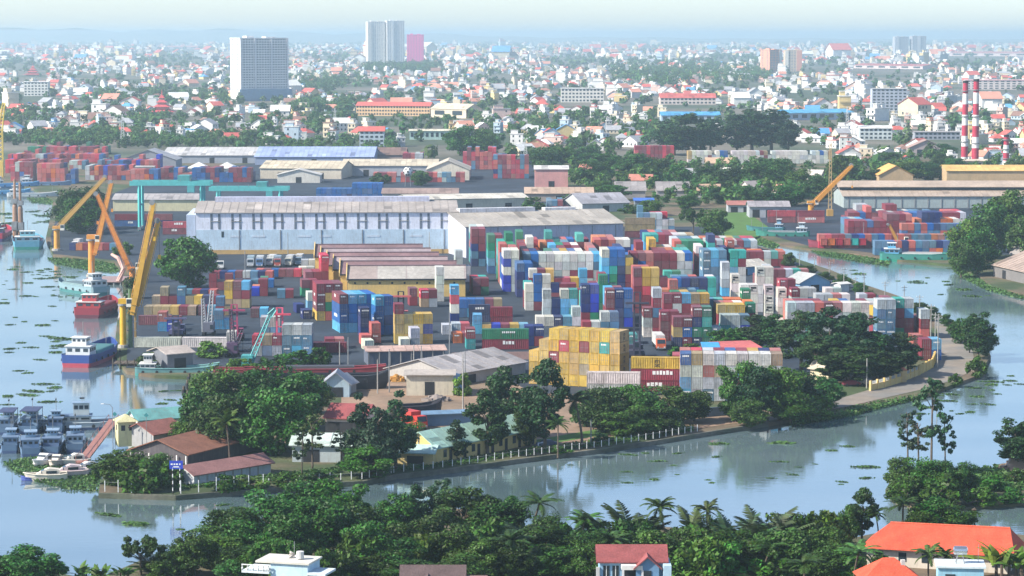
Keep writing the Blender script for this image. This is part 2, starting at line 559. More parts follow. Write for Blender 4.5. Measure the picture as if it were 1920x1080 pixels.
def container_mesh(L):
    mb = MB()
    p = 0.16
    for x in (0, CW - p):
        for y in (0, L - p):
            mb.box(x, x + p, y, y + p, 0, CH)
    for z0, z1 in ((0, 0.16), (CH - 0.12, CH)):
        mb.box(0, p, p, L - p, z0, z1)
        mb.box(CW - p, CW, p, L - p, z0, z1)
        mb.box(p, CW - p, L - p, L, z0, z1)
        mb.box(p, CW - p, 0, p, z0, z1)
    for x in (0, CW - .2):
        for y in (0, L - .2):
            mb.box(x, x + .2, y, y + .2, -.085, .0)
    # corrugated long sides, back wall and roof
    n = int(round((L - 2 * p) / 0.55))
    for side in (0, 1):
        xo, xi = (0.02, 0.075) if side == 0 else (CW - 0.02, CW - 0.075)
        pr = []
        for i in range(n):
            a = p + (L - 2 * p) * i / n
            w = (L - 2 * p) / n
            pr += [(xi, a), (xi, a + 0.25 * w), (xo, a + 0.42 * w), (xo, a + 0.83 * w)]
        pr.append((xi, L - p))
        vs = [(x, y, 0.16) for x, y in pr] + [(x, y, CH - 0.12) for x, y in pr]
        k = len(pr)
        fs = [(i, k + i, k + i + 1, i + 1) if side == 0 else (i, i + 1, k + i + 1, k + i) for i in range(k - 1)]
        mb.add(vs, fs)
    k = 5
    for i in range(k):
        w = (CW - 2 * p) / k
        a = p + w * i
        mb.add([(a, L - 0.08, 0.16), (a + w * .4, L - 0.03, 0.16), (a + w, L - 0.08, 0.16), (a, L - 0.08, CH - .12), (a + w * .4, L - 0.03, CH - .12), (a + w, L - 0.08, CH - .12)],
               [(0, 3, 4, 1), (1, 4, 5, 2)])
    m = max(4, n // 2)
    for i in range(m):
        a = p + (L - 2 * p) * i / m
        w = (L - 2 * p) / m
        mb.add([(p, a, CH - .06), (CW - p, a, CH - .06), (CW - p, a + w * .6, CH - .02), (p, a + w * .6, CH - .02), (CW - p, a + w, CH - .06), (p, a + w, CH - .06)],
               [(0, 1, 2, 3), (3, 2, 4, 5)])
    mb.add([(p, 0.10, 0.1), (CW - p, 0.10, 0.1), (CW - p, 0.10, CH - 0.1), (p, 0.10, CH - 0.1)], [(0, 1, 2, 3)])
    return mb.mesh('container', ['paint'])

def door_mesh(side):
    mb = MB()
    h = CW / 2
    x0, x1 = (0.17, h - 0.015) if side == 0 else (h + 0.015, CW - 0.17)
    mb.box(x0, x1, 0.045, 0.09, 0.17, CH - 0.13)
    for fx in (0.28, 0.72):
        x = x0 + (x1 - x0) * fx
        mb.cur = 1
        mb.box(x - 0.025, x + 0.025, 0.005, 0.045, 0.12, CH - 0.12)
        mb.box(x - 0.16, x + 0.16, 0.012, 0.045, 1.05, 1.13)
        mb.cur = 0
    return mb.mesh('door', ['paint', 'steel'])

def reefer_mesh():
    mb = MB()
    mb.box(0.25, CW - 0.25, -0.02, 0.09, 0.9, 2.3)
    mb.cur = 1
    mb.box(0.45, CW - 0.45, -0.05, -0.02, 1.45, 2.0)
    mb.box(0.3, 1.0, -0.04, -0.02, 0.95, 1.3)
    return mb.mesh('cooling_unit', ['paint', 'dark'])

CM = {20: container_mesh(CL[20]), 40: container_mesh(CL[40])}
DOORS = [door_mesh(0), door_mesh(1)]
REEFER = reefer_mesh()

boxes = []            # every container: dict(pos, yaw, L, col, label bits, front)
foot = []             # footprints taken, for the overlap test

def corners(x, y, yaw, w, L):
    c, s = math.cos(yaw), math.sin(yaw)
    return [(x + a * c - b * s, y + a * s + b * c) for a, b in ((0, 0), (w, 0), (w, L), (0, L))]

def sat(p, q):
    for poly in (p, q):
        for i in range(4):
            ax, ay = poly[i][1] - poly[(i + 1) % 4][1], poly[(i + 1) % 4][0] - poly[i][0]
            a = [ax * v[0] + ay * v[1] for v in p]
            b = [ax * v[0] + ay * v[1] for v in q]
            if max(a) <= min(b) + 0.02 or max(b) <= min(a) + 0.02:
                return False
    return True

def taken(poly, block):
    cx, cy = poly[0]
    if any(sat(poly, q) for q in KEEP):
        return True
    for b, q in foot:
        if b != block and abs(q[0][0] - cx) < 40 and abs(q[0][1] - cy) < 40 and sat(poly, q):
            return True
    return False

KEEP = []             # ground the sheds stand on
def keepout(p0, p1, D):
    a, b = G(*p0), G(*p1)
    d = (b - a).normalized()
    n = Vector((-d.y, d.x, 0)) * D
    KEEP.append([(p.x, p.y) for p in (a, b, b + n, a + n)])
for q_ in (((1352, 520), (1438, 513), 9), ((1500, 548), (1556, 545), 9), ((1576, 548), (1592, 547), 3.5), ((368, 477), (857, 475), 44), ((874, 484), (1168, 476), 46), ((690, 686), (834, 683), 9),
           ((850, 724), (985, 700), 20), ((314, 696), (362, 692), 9), ((212, 396), (372, 396), 22), ((1582, 390), (2080, 390), 40), ((1405, 408), (1480, 408), 14), ((768, 398), (990, 394), 24), ((1092, 398), (1180, 396), 26),
           ((488, 335), (640, 336), 38), ((642, 330), (820, 330), 36), ((800, 338), (880, 338), 40), ((305, 306), (490, 306), 60), ((225, 318), (330, 318), 30), ((1232, 672), (1252, 672), 16), ((1186, 676), (1203, 676), 9)):
    keepout(*q_)
for i_ in range(6):
    a_ = G(652, 557) + Vector((-3.3 * i_, 17.2 * i_, 0))
    KEEP.append([(a_.x - .6, a_.y), (a_.x + 37, a_.y + 1), (a_.x + 37, a_.y + 18), (a_.x - .6, a_.y + 17)])
nblock = 0
last_pick = ['m']
def run_pick(mix):
    if last_pick[0] not in mix or rnd.random() < 0.42:
        last_pick[0] = rnd.choice(mix)
    return last_pick[0]
def block(phrase, px, py, yaw, L, rows, cols, side_on=False, vary=1, reefer=False, mix=None):
    """A block of stacked containers: front corner nearest the river at picture point (px, py); cols hold colour letters from the ground up."""
    global nblock
    nblock += 1
    g = G(px, py)
    th = R(yaw)
    c, s = math.cos(th), math.sin(th)
    LL = CL[L]
    for r in range(rows):
        for i, st in enumerate(cols):
            if st == '':
                continue
            dx, dy = (i * (CW + 0.12), r * (LL + 0.45))
            if side_on:
                # the long side faces the front: turn the container a quarter
                dx, dy = i * (LL + 0.4), r * (CW + 0.12)
                x, y = g.x + dx * c - dy * s + CW * -s * 1.0, g.y + dx * s + dy * c + CW * c
                a = th - math.pi / 2
            else:
                x, y = g.x + dx * c - dy * s, g.y + dx * s + dy * c
                a = th
            poly = corners(x, y, a, CW, LL)
            if taken(poly, nblock):
                continue
            foot.append((nblock, poly))
            if r == 0:
                lv = st
            else:
                n = max(1, len(st) - (rnd.random() < 0.35) * vary + (rnd.random() < 0.12) * vary)
                lv = ''.join(run_pick(mix or MIX) for _ in range(n))
            for k, ch in enumerate(lv):
                if ch == '.':
                    continue
                j = rnd.uniform(-0.03, 0.03)
                boxes.append(dict(x=x + j * c, y=y + j * s, z=LAND + 0.14 + k * (CH + 0.09), yaw=a + rnd.uniform(-.004, .004), L=L, ch=ch, k=k, i=i, r=r, phrase=phrase,
                                  side=side_on, reefer=reefer, rows=rows, ncol=len(cols), top=(k == len(lv) - 1)))

def rcols(n, h, var=1, mix=MIX):
    return [''.join(run_pick(mix) for _ in range(max(1, h - (rnd.random() < 0.2) * var))) for _ in range(n)]

# --- refrigerated whites
block('white reefer stack', 1388, 604, 0, 20, 1, ['wwww', 'wwww'], reefer=True)
block('white reefer tower', 1371, 582, 0, 20, 1, ['wwww'], reefer=True)
block('tall white reefer stack', 1418, 586, 0, 20, 2, ['wwwww', 'wwwww'], reefer=True)
block('front white reefer tower', 1434, 606, 0, 20, 1, ['wwww'], reefer=True)
block('low white reefer row', 1420, 618, 0, 20, 1, ['w', 'w', 'w'], reefer=True)
block('end white reefer tower', 1458, 612, 0, 20, 1, ['wwww'], reefer=True)
# --- by the yellow sheds and the open lot
block('ochre cornered stack', 594, 602, 10, 40, 1, ['ymmm', 'sgym', 'smmm'])
block('tall blue stack', 637, 625, 14, 40, 1, ['kbbm', 'kbbk', 'ubbk', 'nbbb'])
block('pair of blue towers', 704, 629, 14, 20, 1, ['bbbk', 'bnbb'])
block('lone navy tower', 676, 633, 10, 20, 1, ['nnn'])
block('brick red tower', 697, 644, 10, 20, 1, ['ss'])
block('red box beside brick tower', 678, 648, 10, 20, 1, ['s'])
block('white box by long shed', 684, 658, 12, 20, 1, ['w'])
block('ochre stack by long shed', 740, 646, 6, 20, 1, ['yyym'[::1], 'yyy', 'tyy', 'yvy'])
block('white pair by ochre stack', 770, 654, 8, 20, 1, ['ll'])
block('low white box by ochre stack', 751, 655, 8, 20, 1, ['w'])
block('maroon stacks at shed gables', 566, 557, 10, 20, 1, ['gm', 'mm'])
block('red stacks at shed gables', 573, 541, 8, 40, 1, ['mm', 'mm', 'mmrr', 'mmm', 'mr'])
block('white boxes by shed gables', 562, 516, 8, 20, 1, ['w', 'l', 'w'])
block('white and teal pair', 577, 582, 10, 20, 1, ['kw'])
block('navy boxes on open lot', 568, 599, 12, 20, 1, ['n'])
block('navy box behind them', 556, 588, 14, 20, 1, ['n'])
block('white tower by yellow shed', 818, 566, 6, 20, 1, ['wwww'])
block('red row under white tower', 789, 577, 8, 20, 1, ['tr', 'lm'])
block('maroon box under white tower', 768, 574, 8, 20, 1, ['mm'])
block('red cluster behind white tower', 838, 545, 6, 20, 1, ['rr', 'mms'])
block('grey tower by yellow shed', 854, 530, 6, 20, 1, ['llll', 'll'])
block('banded tower', 845, 606, 4, 20, 1, ['nwrk'])
block('maroon and green pair', 887, 554, 6, 20, 2, ['mm', 'gm'])
block('maroon boxes behind pair', 866, 551, 6, 20, 1, ['m', 'm'])
block('dark blue run', 860, 596, 3, 20, 1, ['bb', 'kb', 'nb', 'mm', 'yt'])
block('navy long box in cluster', 879, 607, 3, 20, 1, ['nn'], side_on=True)
block('maroon box in cluster', 921, 612, 3, 20, 1, ['mm'], side_on=True)
block('ochre and navy run', 887, 627, 2, 20, 1, ['kk', 'y', 'v', 'm', 'y', 'k'])
block('green long box', 904, 656, 2, 40, 1, ['mg'], side_on=True)
block('grey box in front cluster', 847, 625, 4, 20, 1, ['l', 'r'])
block('pale box on open lot', 829, 628, 4, 20, 1, ['l'])
block('orange box in front cluster', 850, 644, 6, 20, 1, ['o', 'm'])
block('teal footed tower', 874, 655, 4, 20, 1, ['em'])
block('narrow ochre box', 892, 657, 2, 20, 1, ['y'])
block('navy pair behind green box', 984, 650, 2, 20, 1, ['nn', 'mn'])
# --- big block facing the alley
block('maroon tower at warehouse corner', 884, 500, 3, 40, 2, ['nunmm', 'unmmm'])
block('mixed alley tower', 915, 514, 3, 40, 1, ['bkegg', 'kmrrm'])
block('white and blue banded tower', 944, 548, 3, 40, 4, ['vvwvw', 'llllw'])
block('navy tower on alley', 969, 558, 3, 40, 1, ['nnnb', 'nnbb'])
block('white wall stack', 981, 538, 2, 40, 6, ['bbku', 'nnbb', 'lmww', 'lwww', 'mlww', 'lwww', 'wmww', 'mwww', 'wmww', 'lluk'])
block('ochre topped alley stack', 992, 571, 2, 20, 1, ['wmmw', 'mmsm', 'nyyy', 'mmm', 'mmr', 'yyy', 'kkkk'])
block('blue fronted alley stack', 1001, 583, 2, 20, 1, ['mbbb', 'llww', 'nmn', 'wmm', 'wmm', 'lw', 'we'])
block('pale tower at alley mouth', 985, 583, 3, 20, 2, ['www'])
block('white fronted alley stack', 1018, 595, 2, 20, 1, ['lll', 'nn', 'kkw', 'eke', 'mmm'])
block('white row at alley mouth', 1005, 612, 2, 20, 1, ['w', 'w', 'n', 'k', 'wl'])
block('green topped stack', 1090, 604, 2, 20, 2, ['mnnn', 'gvvv', 'ggggg', 'mmgg', 'ggg'])
block('blue and maroon stack', 1136, 614, 2, 20, 2, ['gmmm', 'nnnn', 'vbbb'])
block('low row behind yellow block', 1092, 622, 2, 20, 1, ['m', 'l', 'ul', 'uu'])
block('low white box behind yellow block', 1150, 626, 3, 20, 1, ['ww'[:1]])
block('teal box on lane', 1178, 646, 2, 20, 1, ['e'])
# --- rows across the lane
block('white footed stack', 1206, 633, 1, 20, 1, ['wlm', 'mmuml'])
block('tall maroon stack on lane', 1188, 588, 1, 20, 2, ['mmmmm', 'mmryy', 'tmyyy', 'mtmm'])
block('patchwork front stack', 1262, 652, 1, 20, 1, ['nym', 'mbm', 'ngnm', 'ggegu'[:4], 'uu'])
block('maroon stack behind patchwork', 1238, 640, 1, 20, 1, ['mmm', 'mmm'])
block('framed grey stack', 1334, 648, 1, 20, 1, ['uul', 'uel', 'ull', 'nvu'])
block('ochre row behind framed stack', 1345, 626, 1, 20, 2, ['mmy', 'mmy', 'msy'])
block('long red roofed stack', 1244, 624, 1, 20, 3, ['mmmm', 'lmlm', 'kmmk', 'mmst', 'mmmy', 'mmys', 'mmys', 'mmyy', 'mmys', 'mmg'])
block('navy row stack', 1262, 590, 1, 20, 2, ['nnbb', 'nnnn', 'nnbn', 'nbnn', 'eeee'])
block('green topped row', 1245, 575, 1, 20, 1, ['ggge', 'gggg'])
block('blue and white tower', 1128, 546, 2, 40, 2, ['kbkkw', 'ggebb', 'nnnbb', 'mmty'])
block('maroon wall stack', 1182, 536, 1, 40, 3, ['mmmm', 'mmbm', 'mmss', 'lmmm', 'mmmm', 'mmmm', 'mllw', 'bllb'])
block('green wall stack', 1264, 510, 1, 40, 2, ['bbgs', 'bbgg', 'bggg', 'bugg'])
block('white and maroon row', 1304, 520, 0, 40, 3, ['mmmw', 'lmmw', 'mmmm', 'mllm', 'mmmw', 'mumn', 'unmn'])
block('steel blue tower', 1318, 548, 2, 40, 1, ['uuuuu', 'uuukk', 'nuuuu'])
block('grey tower behind reefers', 1353, 556, 1, 20, 1, ['klll'])
block('teal tower behind reefers', 1369, 548, 1, 20, 1, ['lwkee', 'mlwme'])
block('maroon warehouse end stack', 1062, 482, 1, 40, 2, ['mmmm', 'mmmm', 'mrmr', 'mmmm', 'smmm', 'lug'])
block('teal fronted far stack', 1208, 496, 1, 40, 2, ['bkke', 'mmme', 'llmm', 'llmm', 'llmw', 'uumw', 'mmmt'])
block('mixed far stack', 1100, 507, 1, 40, 2, ['lmm', 'mmms', 'mmsm', 'msgs', 'mnsw', 'umnw'])
# --- thinner rows towards the channel bank
block('channel side mixed rows', 1392, 500, 0, 20, 2, ['mm', 'lm', 'sm', 'wl', 'me', 'ms'])
block('maroon and teal channel stack', 1444, 536, 2, 20, 2, ['mm', 'sm', 'ml', 'ee', 'ms'])
block('red channel boxes', 1462, 556, 4, 20, 1, ['rr', 'rm', 'm', 'l'])
block('grey channel row', 1484, 574, 2, 20, 1, ['lm', 'll', 'ul', 'm', 'lw', 'wl'])
block('pale channel row', 1530, 586, 2, 20, 1, ['ll', 'wl', 'ms', 'lw', 'l', 'wl', 'lm'])
block('back channel row', 1318, 478, 0, 40, 2, ['mm', 'sm', 'ml', 'lg', 'mw', 'sm', 'mu', 'wl'])
block('roadside maroon row', 1600, 606, 2, 20, 1, ['lm', 'ml', 'll', 'ul'])
# --- along the bank road
block('grey row behind the grove', 1476, 622, 0, 20, 2, ['lll', 'lml', 'egl', 'lls', 'lmm', 'lls', 'llw', 'www', 'lww', 'www'])
block('bluish tower by bank road', 1644, 636, 2, 20, 2, ['uuul', 'uuul'])
block('teal capped roadside tower', 1678, 634, 2, 20, 1, ['gmme', 'mmkl'])
block('royal blue roadside pair', 1708, 636, 2, 20, 2, ['nmv', 'sml'])
block('maroon tower by bank road', 1728, 676, 2, 20, 1, ['mm', 'bk'])
block('red topped box by bank road', 1712, 668, 4, 20, 1, ['ms'])
# --- towards the near bank
block('big yellow block', 992, 720, -24, 20, 1, ['yyy', 'yyyy', 'yymyy', 'yyymyy'[:0] + 'yyyry', 'yyyry'[:0] + 'yyyyy', 'ytymy', 'yyyyy', 'yyyey', 'yyyyy'])
block('white long box in trees', 1100, 742, -4, 40, 1, ['lw'], side_on=True)
block('long ochre box on maroon ones', 1183, 735, -6, 40, 1, ['mmy'], side_on=True)
block('maroon pair at its end', 1260, 730, -4, 20, 1, ['mmr'])
block('white and blue patch wall', 1275, 752, -3, 20, 2, vary=0, cols=['kkwb', 'llwt', 'ulsw', 'lltl', 'bwlw', 'lskw', 'umlw', 'llww', 'wklt'])
block('maroon low pair on lane', 1176, 676, 2, 20, 1, ['m', 'm'])
# --- left of the open lot
block('ochre and maroon quay stack', 421, 578, 0, 20, 1, ['tyy', 'tmm', 'tmk'])
block('blue boxes on quay', 472, 556, 4, 20, 2, ['v', 'mm'])
block('red line along quay lot', 398, 524, 0, 20, 1, ['m', 'n', 'b', 'm', 'l', 'u', 'n', 's'])
block('red line behind open lot', 480, 520, 0, 20, 1, ['s', 'm', 'b', 'm', 'm', 'r'])
block('grey wall by lattice crane', 473, 668, 0, 20, 1, ['lr', 'ut', 'lm', 'uul', 'kul', 'kul'])
block('maroon long box by hedge', 561, 662, 0, 40, 1, ['m'], side_on=True)
block('white box on grey wall', 489, 652, 3, 20, 1, ['uul', 'kkw'])
block('teal pair on quay lot', 402, 618, 4, 20, 1, ['ku', 'k'])
block('white box by lattice crane', 425, 662, 3, 20, 1, ['lw'])
block('white long box on the quay', 252, 652, -2, 40, 1, ['w', 'w', 'w'][:2], side_on=True)
block('maroon box on the quay', 260, 610, 0, 40, 1, ['m'], side_on=True)
block('ochre boxes on the quay', 270, 592, 0, 20, 1, ['t', 't', 't', 'y', 'm', 't'])
block('blue pair on the quay', 296, 622, 2, 20, 1, ['ks', 'v'])
block('mixed quay rows', 285, 572, 2, 20, 1, ['t', 'mt', 'm', 'bu', 't', 'y', 'n', 'm'])
block('boxes beside quay cranes', 372, 592, 3, 20, 1, ['m', 'u', 'mu', 't'])
block('low quay line', 345, 560, 0, 20, 1, ['u', 'm', 'n', 's'])
block('boxes before pale warehouse', 470, 596, 2, 20, 1, ['m', 'k'])
block('red line on open lot', 440, 540, 2, 20, 1, ['s', 'm', 'u', 'm', 'b'])
block('brick boxes by box trucks', 520, 560, 4, 20, 1, ['u', 'm'])
block('pale boxes by plinth', 565, 502, 4, 20, 1, ['l', 'w'])
block('maroon boxes at quay tree', 392, 545, 3, 20, 1, ['mm', 'm', 'nm'])
block('low red boxes before open shed', 610, 655, 6, 20, 1, ['m', 's'])
block('red row behind quay tree', 305, 440, 0, 40, 1, ['mr', 'rr'], side_on=True)
block('navy row behind quay tree', 215, 425, 0, 40, 1, ['bm', 'nm'], side_on=True)
block('pale pair behind cranes', 142, 431, 0, 40, 1, ['ll'], side_on=True)
block('quay mixed low row', 130, 470, 0, 20, 1, ['n', 'o', 'm', 'b', 's', 'm', 'u'])
# --- second yard across the channel
block('red far yard row', 1535, 466, 0, 20, 1, ['rs', 'sr', 'mm', 'rm', 'su', 'sn', 'mb', 'ms', 'uu', 'bb', 'ns', 'vm', 'ms', 'sm', 'bu', 'nu', 'nu', 'so', 'us', 'nu', 'mb'])
block('maroon far yard terrace', 1590, 452, 0, 40, 2, ['mmm', 'mmm', 'smm', 'nmb', 'umm', 'bmm', 'mmmm', 'mmmm', 'smmm', 'mmms'])
block('orange framed far yard stack', 1716, 448, 1, 40, 1, ['ooo', 'nnnn', 'nnnn', 'nnnn', 'ooo', 'soo', 'lww', 'lw'])
block('maroon row under long warehouse', 1590, 422, 0, 40, 2, ['mm', 'sm', 'mb', 'mms', 'sm', 'mm', 'tm', 'tl', 'mm', 'mm', 'bb', 'bb', 'nb', 'bv', 'bb', 'bn', 'mm', 'mm', 'lm', 'wl'])
block('far yard edge row', 1640, 479, 0, 20, 1, ['uu', 'bu', 'nb', 'us', 'nn', 'ms', 'bu', 'uu', 'su', 'on', 'ub', 'uk', 'ns'])
block('blue far yard terrace', 1690, 458, 0, 20, 1, ['mbs', 'vms', 'bbu', 'mss', 'bub', 'nun', 'usb', 'osu', 'lnb', 'nuu'])
block('low rows by far bank crane', 1440, 418, 0, 40, 1, ['mr', 'sm'], side_on=True)
# --- far port beside the other reach of the river
def far_rows(phrase, x0, x1, y, h, L=40, mix='mmmmssssrrrobbnulv', rows=2):
    n = max(2, int((x1 - x0) / S(y) / (CW + 0.12)))
    block(phrase, x0, y, 0, L, rows, rcols(n, h, 1, mix), mix=mix)
far_rows('far port front row', 20, 66, 340, 4, rows=1)
far_rows('far port orange row', 70, 125, 343, 4, mix='sssomsr', rows=1)
far_rows('far port blue row', 124, 148, 345, 3, mix='bbnb', rows=1)
far_rows('far port red terrace', 10, 120, 325, 3)
far_rows('far port maroon row', 160, 245, 338, 3)
far_rows('far port long row', 300, 480, 342, 3, mix='mmmmssbbn')
far_rows('far port gantry rows', 215, 300, 326, 3)
far_rows('far port orange edge row', 245, 300, 345, 3, mix='sssobnm', rows=1)
far_rows('far port back rows', 15, 205, 305, 2)
far_rows('far port middle rows', 130, 330, 318, 2)
far_rows('far port roof line row', 45, 200, 290, 2, mix='mmsrbg')
block('blue stack behind warehouse', 593, 374, 0, 40, 1, ['bb', 'bb', 'bb', 'bb', 'bb', 'bb', 'nb', 'bbb', 'bbb', 'bbb', 'bbb', 'bbb', 'bbb'])
far_rows('red rows behind white sheds', 755, 800, 312, 3, mix='mmrsml')
far_rows('red towers behind white sheds', 868, 935, 318, 5, mix='rrrmsu', rows=2)
far_rows('purple towers behind white sheds', 925, 1000, 335, 5, mix='rmmsun', rows=2)
far_rows('low maroon rows by trees', 700, 880, 342, 2, mix='mmmsul', rows=1)
far_rows('red stack beyond the trees', 1190, 1270, 305, 4, mix='rrrmm', rows=1)
far_rows('pale row beyond the trees', 1290, 1560, 307, 3, mix='wwlwwtmb', rows=1)
block('tan warehouse end pair', 1172, 446, 0, 40, 1, ['mtt', 'mtt'][:1], side_on=True)
block('grey rows behind warehouse end', 1196, 436, 0, 20, 2, ['nuu', 'buu', 'uul', 'lll', 'lw', 'ul'])
far_rows('crates behind second warehouse', 1025, 1110, 398, 2, mix='mmluwur')

# --- which ones the picture shows largest: a small id buffer of all container faces
def face_polys(b):
    L = CL[b['L']]
    c, s = math.cos(b['yaw']), math.sin(b['yaw'])
    P = []
    for z in (b['z'], b['z'] + CH):
        for a, d in ((0, 0), (CW, 0), (CW, L), (0, L)):
            P.append((b['x'] + a * c - d * s, b['y'] + a * s + d * c, z))
    return P
W2, H2 = 1920, 1080
idb = np.full((H2, W2), -1, dtype=np.int32)
allp = np.array([face_polys(b) for b in boxes])
pp, dep = project(allp.reshape(-1, 3))
pp = pp.reshape(-1, 8, 2)
dep = dep.reshape(-1, 8)
order = np.argsort(-dep.mean(axis=1))
for bi in order:
    q = pp[bi]
    for f in ((4, 5, 6, 7), (0, 1, 5, 4), (1, 2, 6, 5), (3, 0, 4, 7), (2, 3, 7, 6)):
        t = q[list(f)]
        ar = sum(t[i][0] * t[(i + 1) % 4][1] - t[(i + 1) % 4][0] * t[i][1] for i in range(4))
        if ar >= 0:      # turned away (rows grow downwards)
            continue
        x0, x1 = int(max(0, t[:, 0].min())), int(min(W2 - 1, t[:, 0].max())) + 1
        y0, y1 = int(max(0, t[:, 1].min())), int(min(H2 - 1, t[:, 1].max())) + 1
        if x1 <= x0 or y1 <= y0:
            continue
        X, Y = np.meshgrid(np.arange(x0, x1) + 0.5, np.arange(y0, y1) + 0.5)
        ins = np.ones(X.shape, bool)
        for i in range(4):
            a_, b_ = t[i], t[(i + 1) % 4]
            ins &= ((b_[0] - a_[0]) * (Y - a_[1]) - (b_[1] - a_[1]) * (X - a_[0])) <= 0
        idb[y0:y1, x0:x1][ins] = bi
seen = np.bincount(idb[idb >= 0].ravel(), minlength=len(boxes))
solo = set(int(i) for i in np.argsort(-seen)[:300] if seen[i] > 30)

mass = MB()
for bi, b in enumerate(boxes):
    name, col = PAL[b['ch']]
    j = rnd.uniform(0.82, 1.15)
    fade, gy = rnd.random() ** 2 * .38, sum(col) / 3 * .8 + .08
    col = tuple(min(0.8, (v * (1 - fade) + gy * fade) * j * rnd.uniform(0.93, 1.07)) for v in col)
    if bi in solo:
        o = put('shipping_container', CM[b['L']], None, col)
        o.location = (b['x'], b['y'], b['z'])
        o.rotation_euler = (0, 0, b['yaw'])
        single = b['ncol'] == 1 and b['rows'] == 1
        lab = f"{name} container, level {NUM[b['k']]}"
        if b['ncol'] > 1:
            lab += f", column {NUM[b['i']]} from river"
        if b['rows'] > 1:
            lab += f", row {NUM[b['r']]}"
        lab += f", {b['phrase']}"
        if len(lab.replace(',', '').split()) > 16:
            print('LONG', lab)
        tag(o, lab, 'container', 'shipping containers stacked in the port')
        b['obj'] = o
        if b['reefer']:
            put('cooling_unit', REEFER, o, col)
        elif not b['side']:
            put('door', DOORS[0], o, col)
            put('door', DOORS[1], o, col)
    else:
        P = face_polys(b)
        mass.col = col
        mass.add(P, [(4, 5, 6, 7), (0, 1, 5, 4), (1, 2, 6, 5), (2, 3, 7, 6), (3, 0, 4, 7)])
mo = mass.build('container_mass', 'paint_mass')
tag(mo, 'remaining stacked shipping containers deeper in the port yards', None, None, 'stuff')
MARKS = []
for v in range(4):
    mb = MB()
    x = 0.0
    rr = random.Random(v)
    for j in range(rr.randint(3, 6)):
        w = rr.uniform(.16, .34)
        mb.box(x, x + w, -.012, .0, 0, rr.uniform(.30, .42))
        x += w + .09
    MARKS.append(mb.mesh('lettering', ['white_print']))
for bi in solo:
    b = boxes[bi]
    if b['ch'] in 'wlty' or rnd.random() < .45:
        continue
    if not b['side'] and not b['reefer']:
        q = put('lettering', MARKS[bi % 4], b['obj'])
        q.location = (rnd.uniform(.3, .5), 0.0, rnd.uniform(1.6, 1.9))
    q = put('lettering', MARKS[(bi + 1) % 4], b['obj'])
    k_ = 2.4 if b['L'] == 40 else 1.7
    q.scale = (k_, 1, k_)
    if b['side']:
        q.location = (CW + .012, CL[b['L']] * rnd.uniform(.3, .5), 1.3)
        q.rotation_euler = (0, 0, R(90))
    else:
        q.location = (-.012, CL[b['L']] * rnd.uniform(.6, .7), 1.3)
        q.rotation_euler = (0, 0, R(-90))
print('containers', len(boxes), 'solo', len(solo), 'smallest px', sorted(seen)[-300:][0])
# ================================================================ buildings
def frame(p0, p1):
    """Location, turn and length of a front edge given by two picture points on the ground."""
    a, b = G(*p0), G(*p1)
    d = b - a
    return a, math.atan2(d.y, d.x), d.length

def gable_mesh(L, D, e, r, along, over=0.5, t=0.18):
    """(walls, roof) of a gabled hall: L along x, D along y, eaves e, ridge r; the ridge runs along x or y."""
    w = MB()
    if along == 'x':
        w.add([(0, 0, 0), (L, 0, 0), (L, D, 0), (0, D, 0), (0, 0, e), (L, 0, e), (L, D, e), (0, D, e), (0, D / 2, r - .05), (L, D / 2, r - .05)],
              [(0, 1, 5, 4), (2, 3, 7, 6), (3, 0, 4, 8, 7), (1, 2, 6, 9, 5)])
        k = over * (r - e) / (D / 2)
        prof = [(-over, e - k), (D / 2, r), (D + over, e - k), (D + over, e - k + t), (D / 2, r + t), (-over, e - k + t)]
        ro = MB()
        ro.loft([[(-over, y, z) for y, z in prof], [(L + over, y, z) for y, z in prof]], cap=False)
        for x in (-over, L + over):
            ro.add([(x, y, z) for y, z in prof], [(0, 1, 4, 5), (1, 2, 3, 4)])
    else:
        w.add([(0, 0, 0), (L, 0, 0), (L, D, 0), (0, D, 0), (0, 0, e), (L, 0, e), (L, D, e), (0, D, e), (L / 2, 0, r - .05), (L / 2, D, r - .05)],
              [(0, 1, 5, 8, 4), (2, 3, 7, 9, 6), (3, 0, 4, 7), (1, 2, 6, 5)])
        k = over * (r - e) / (L / 2)
        prof = [(-over, e - k), (L / 2, r), (L + over, e - k), (L + over, e - k + t), (L / 2, r + t), (-over, e - k + t)]
        ro = MB()
        ro.loft([[(x, -over, z) for x, z in prof], [(x, D + over, z) for x, z in prof]], cap=False)
        for y in (-over, D + over):
            ro.add([(x, y, z) for x, z in prof], [(0, 1, 4, 5), (1, 2, 3, 4)])
    return w, ro

def pane(parent, x0, x1, z0, z1, y=-0.05, name='window', mat='glass', depth=0.05):
    o = MB().box(x0, x1, y, y + depth, z0, z1).build(name, mat, parent)
    return o

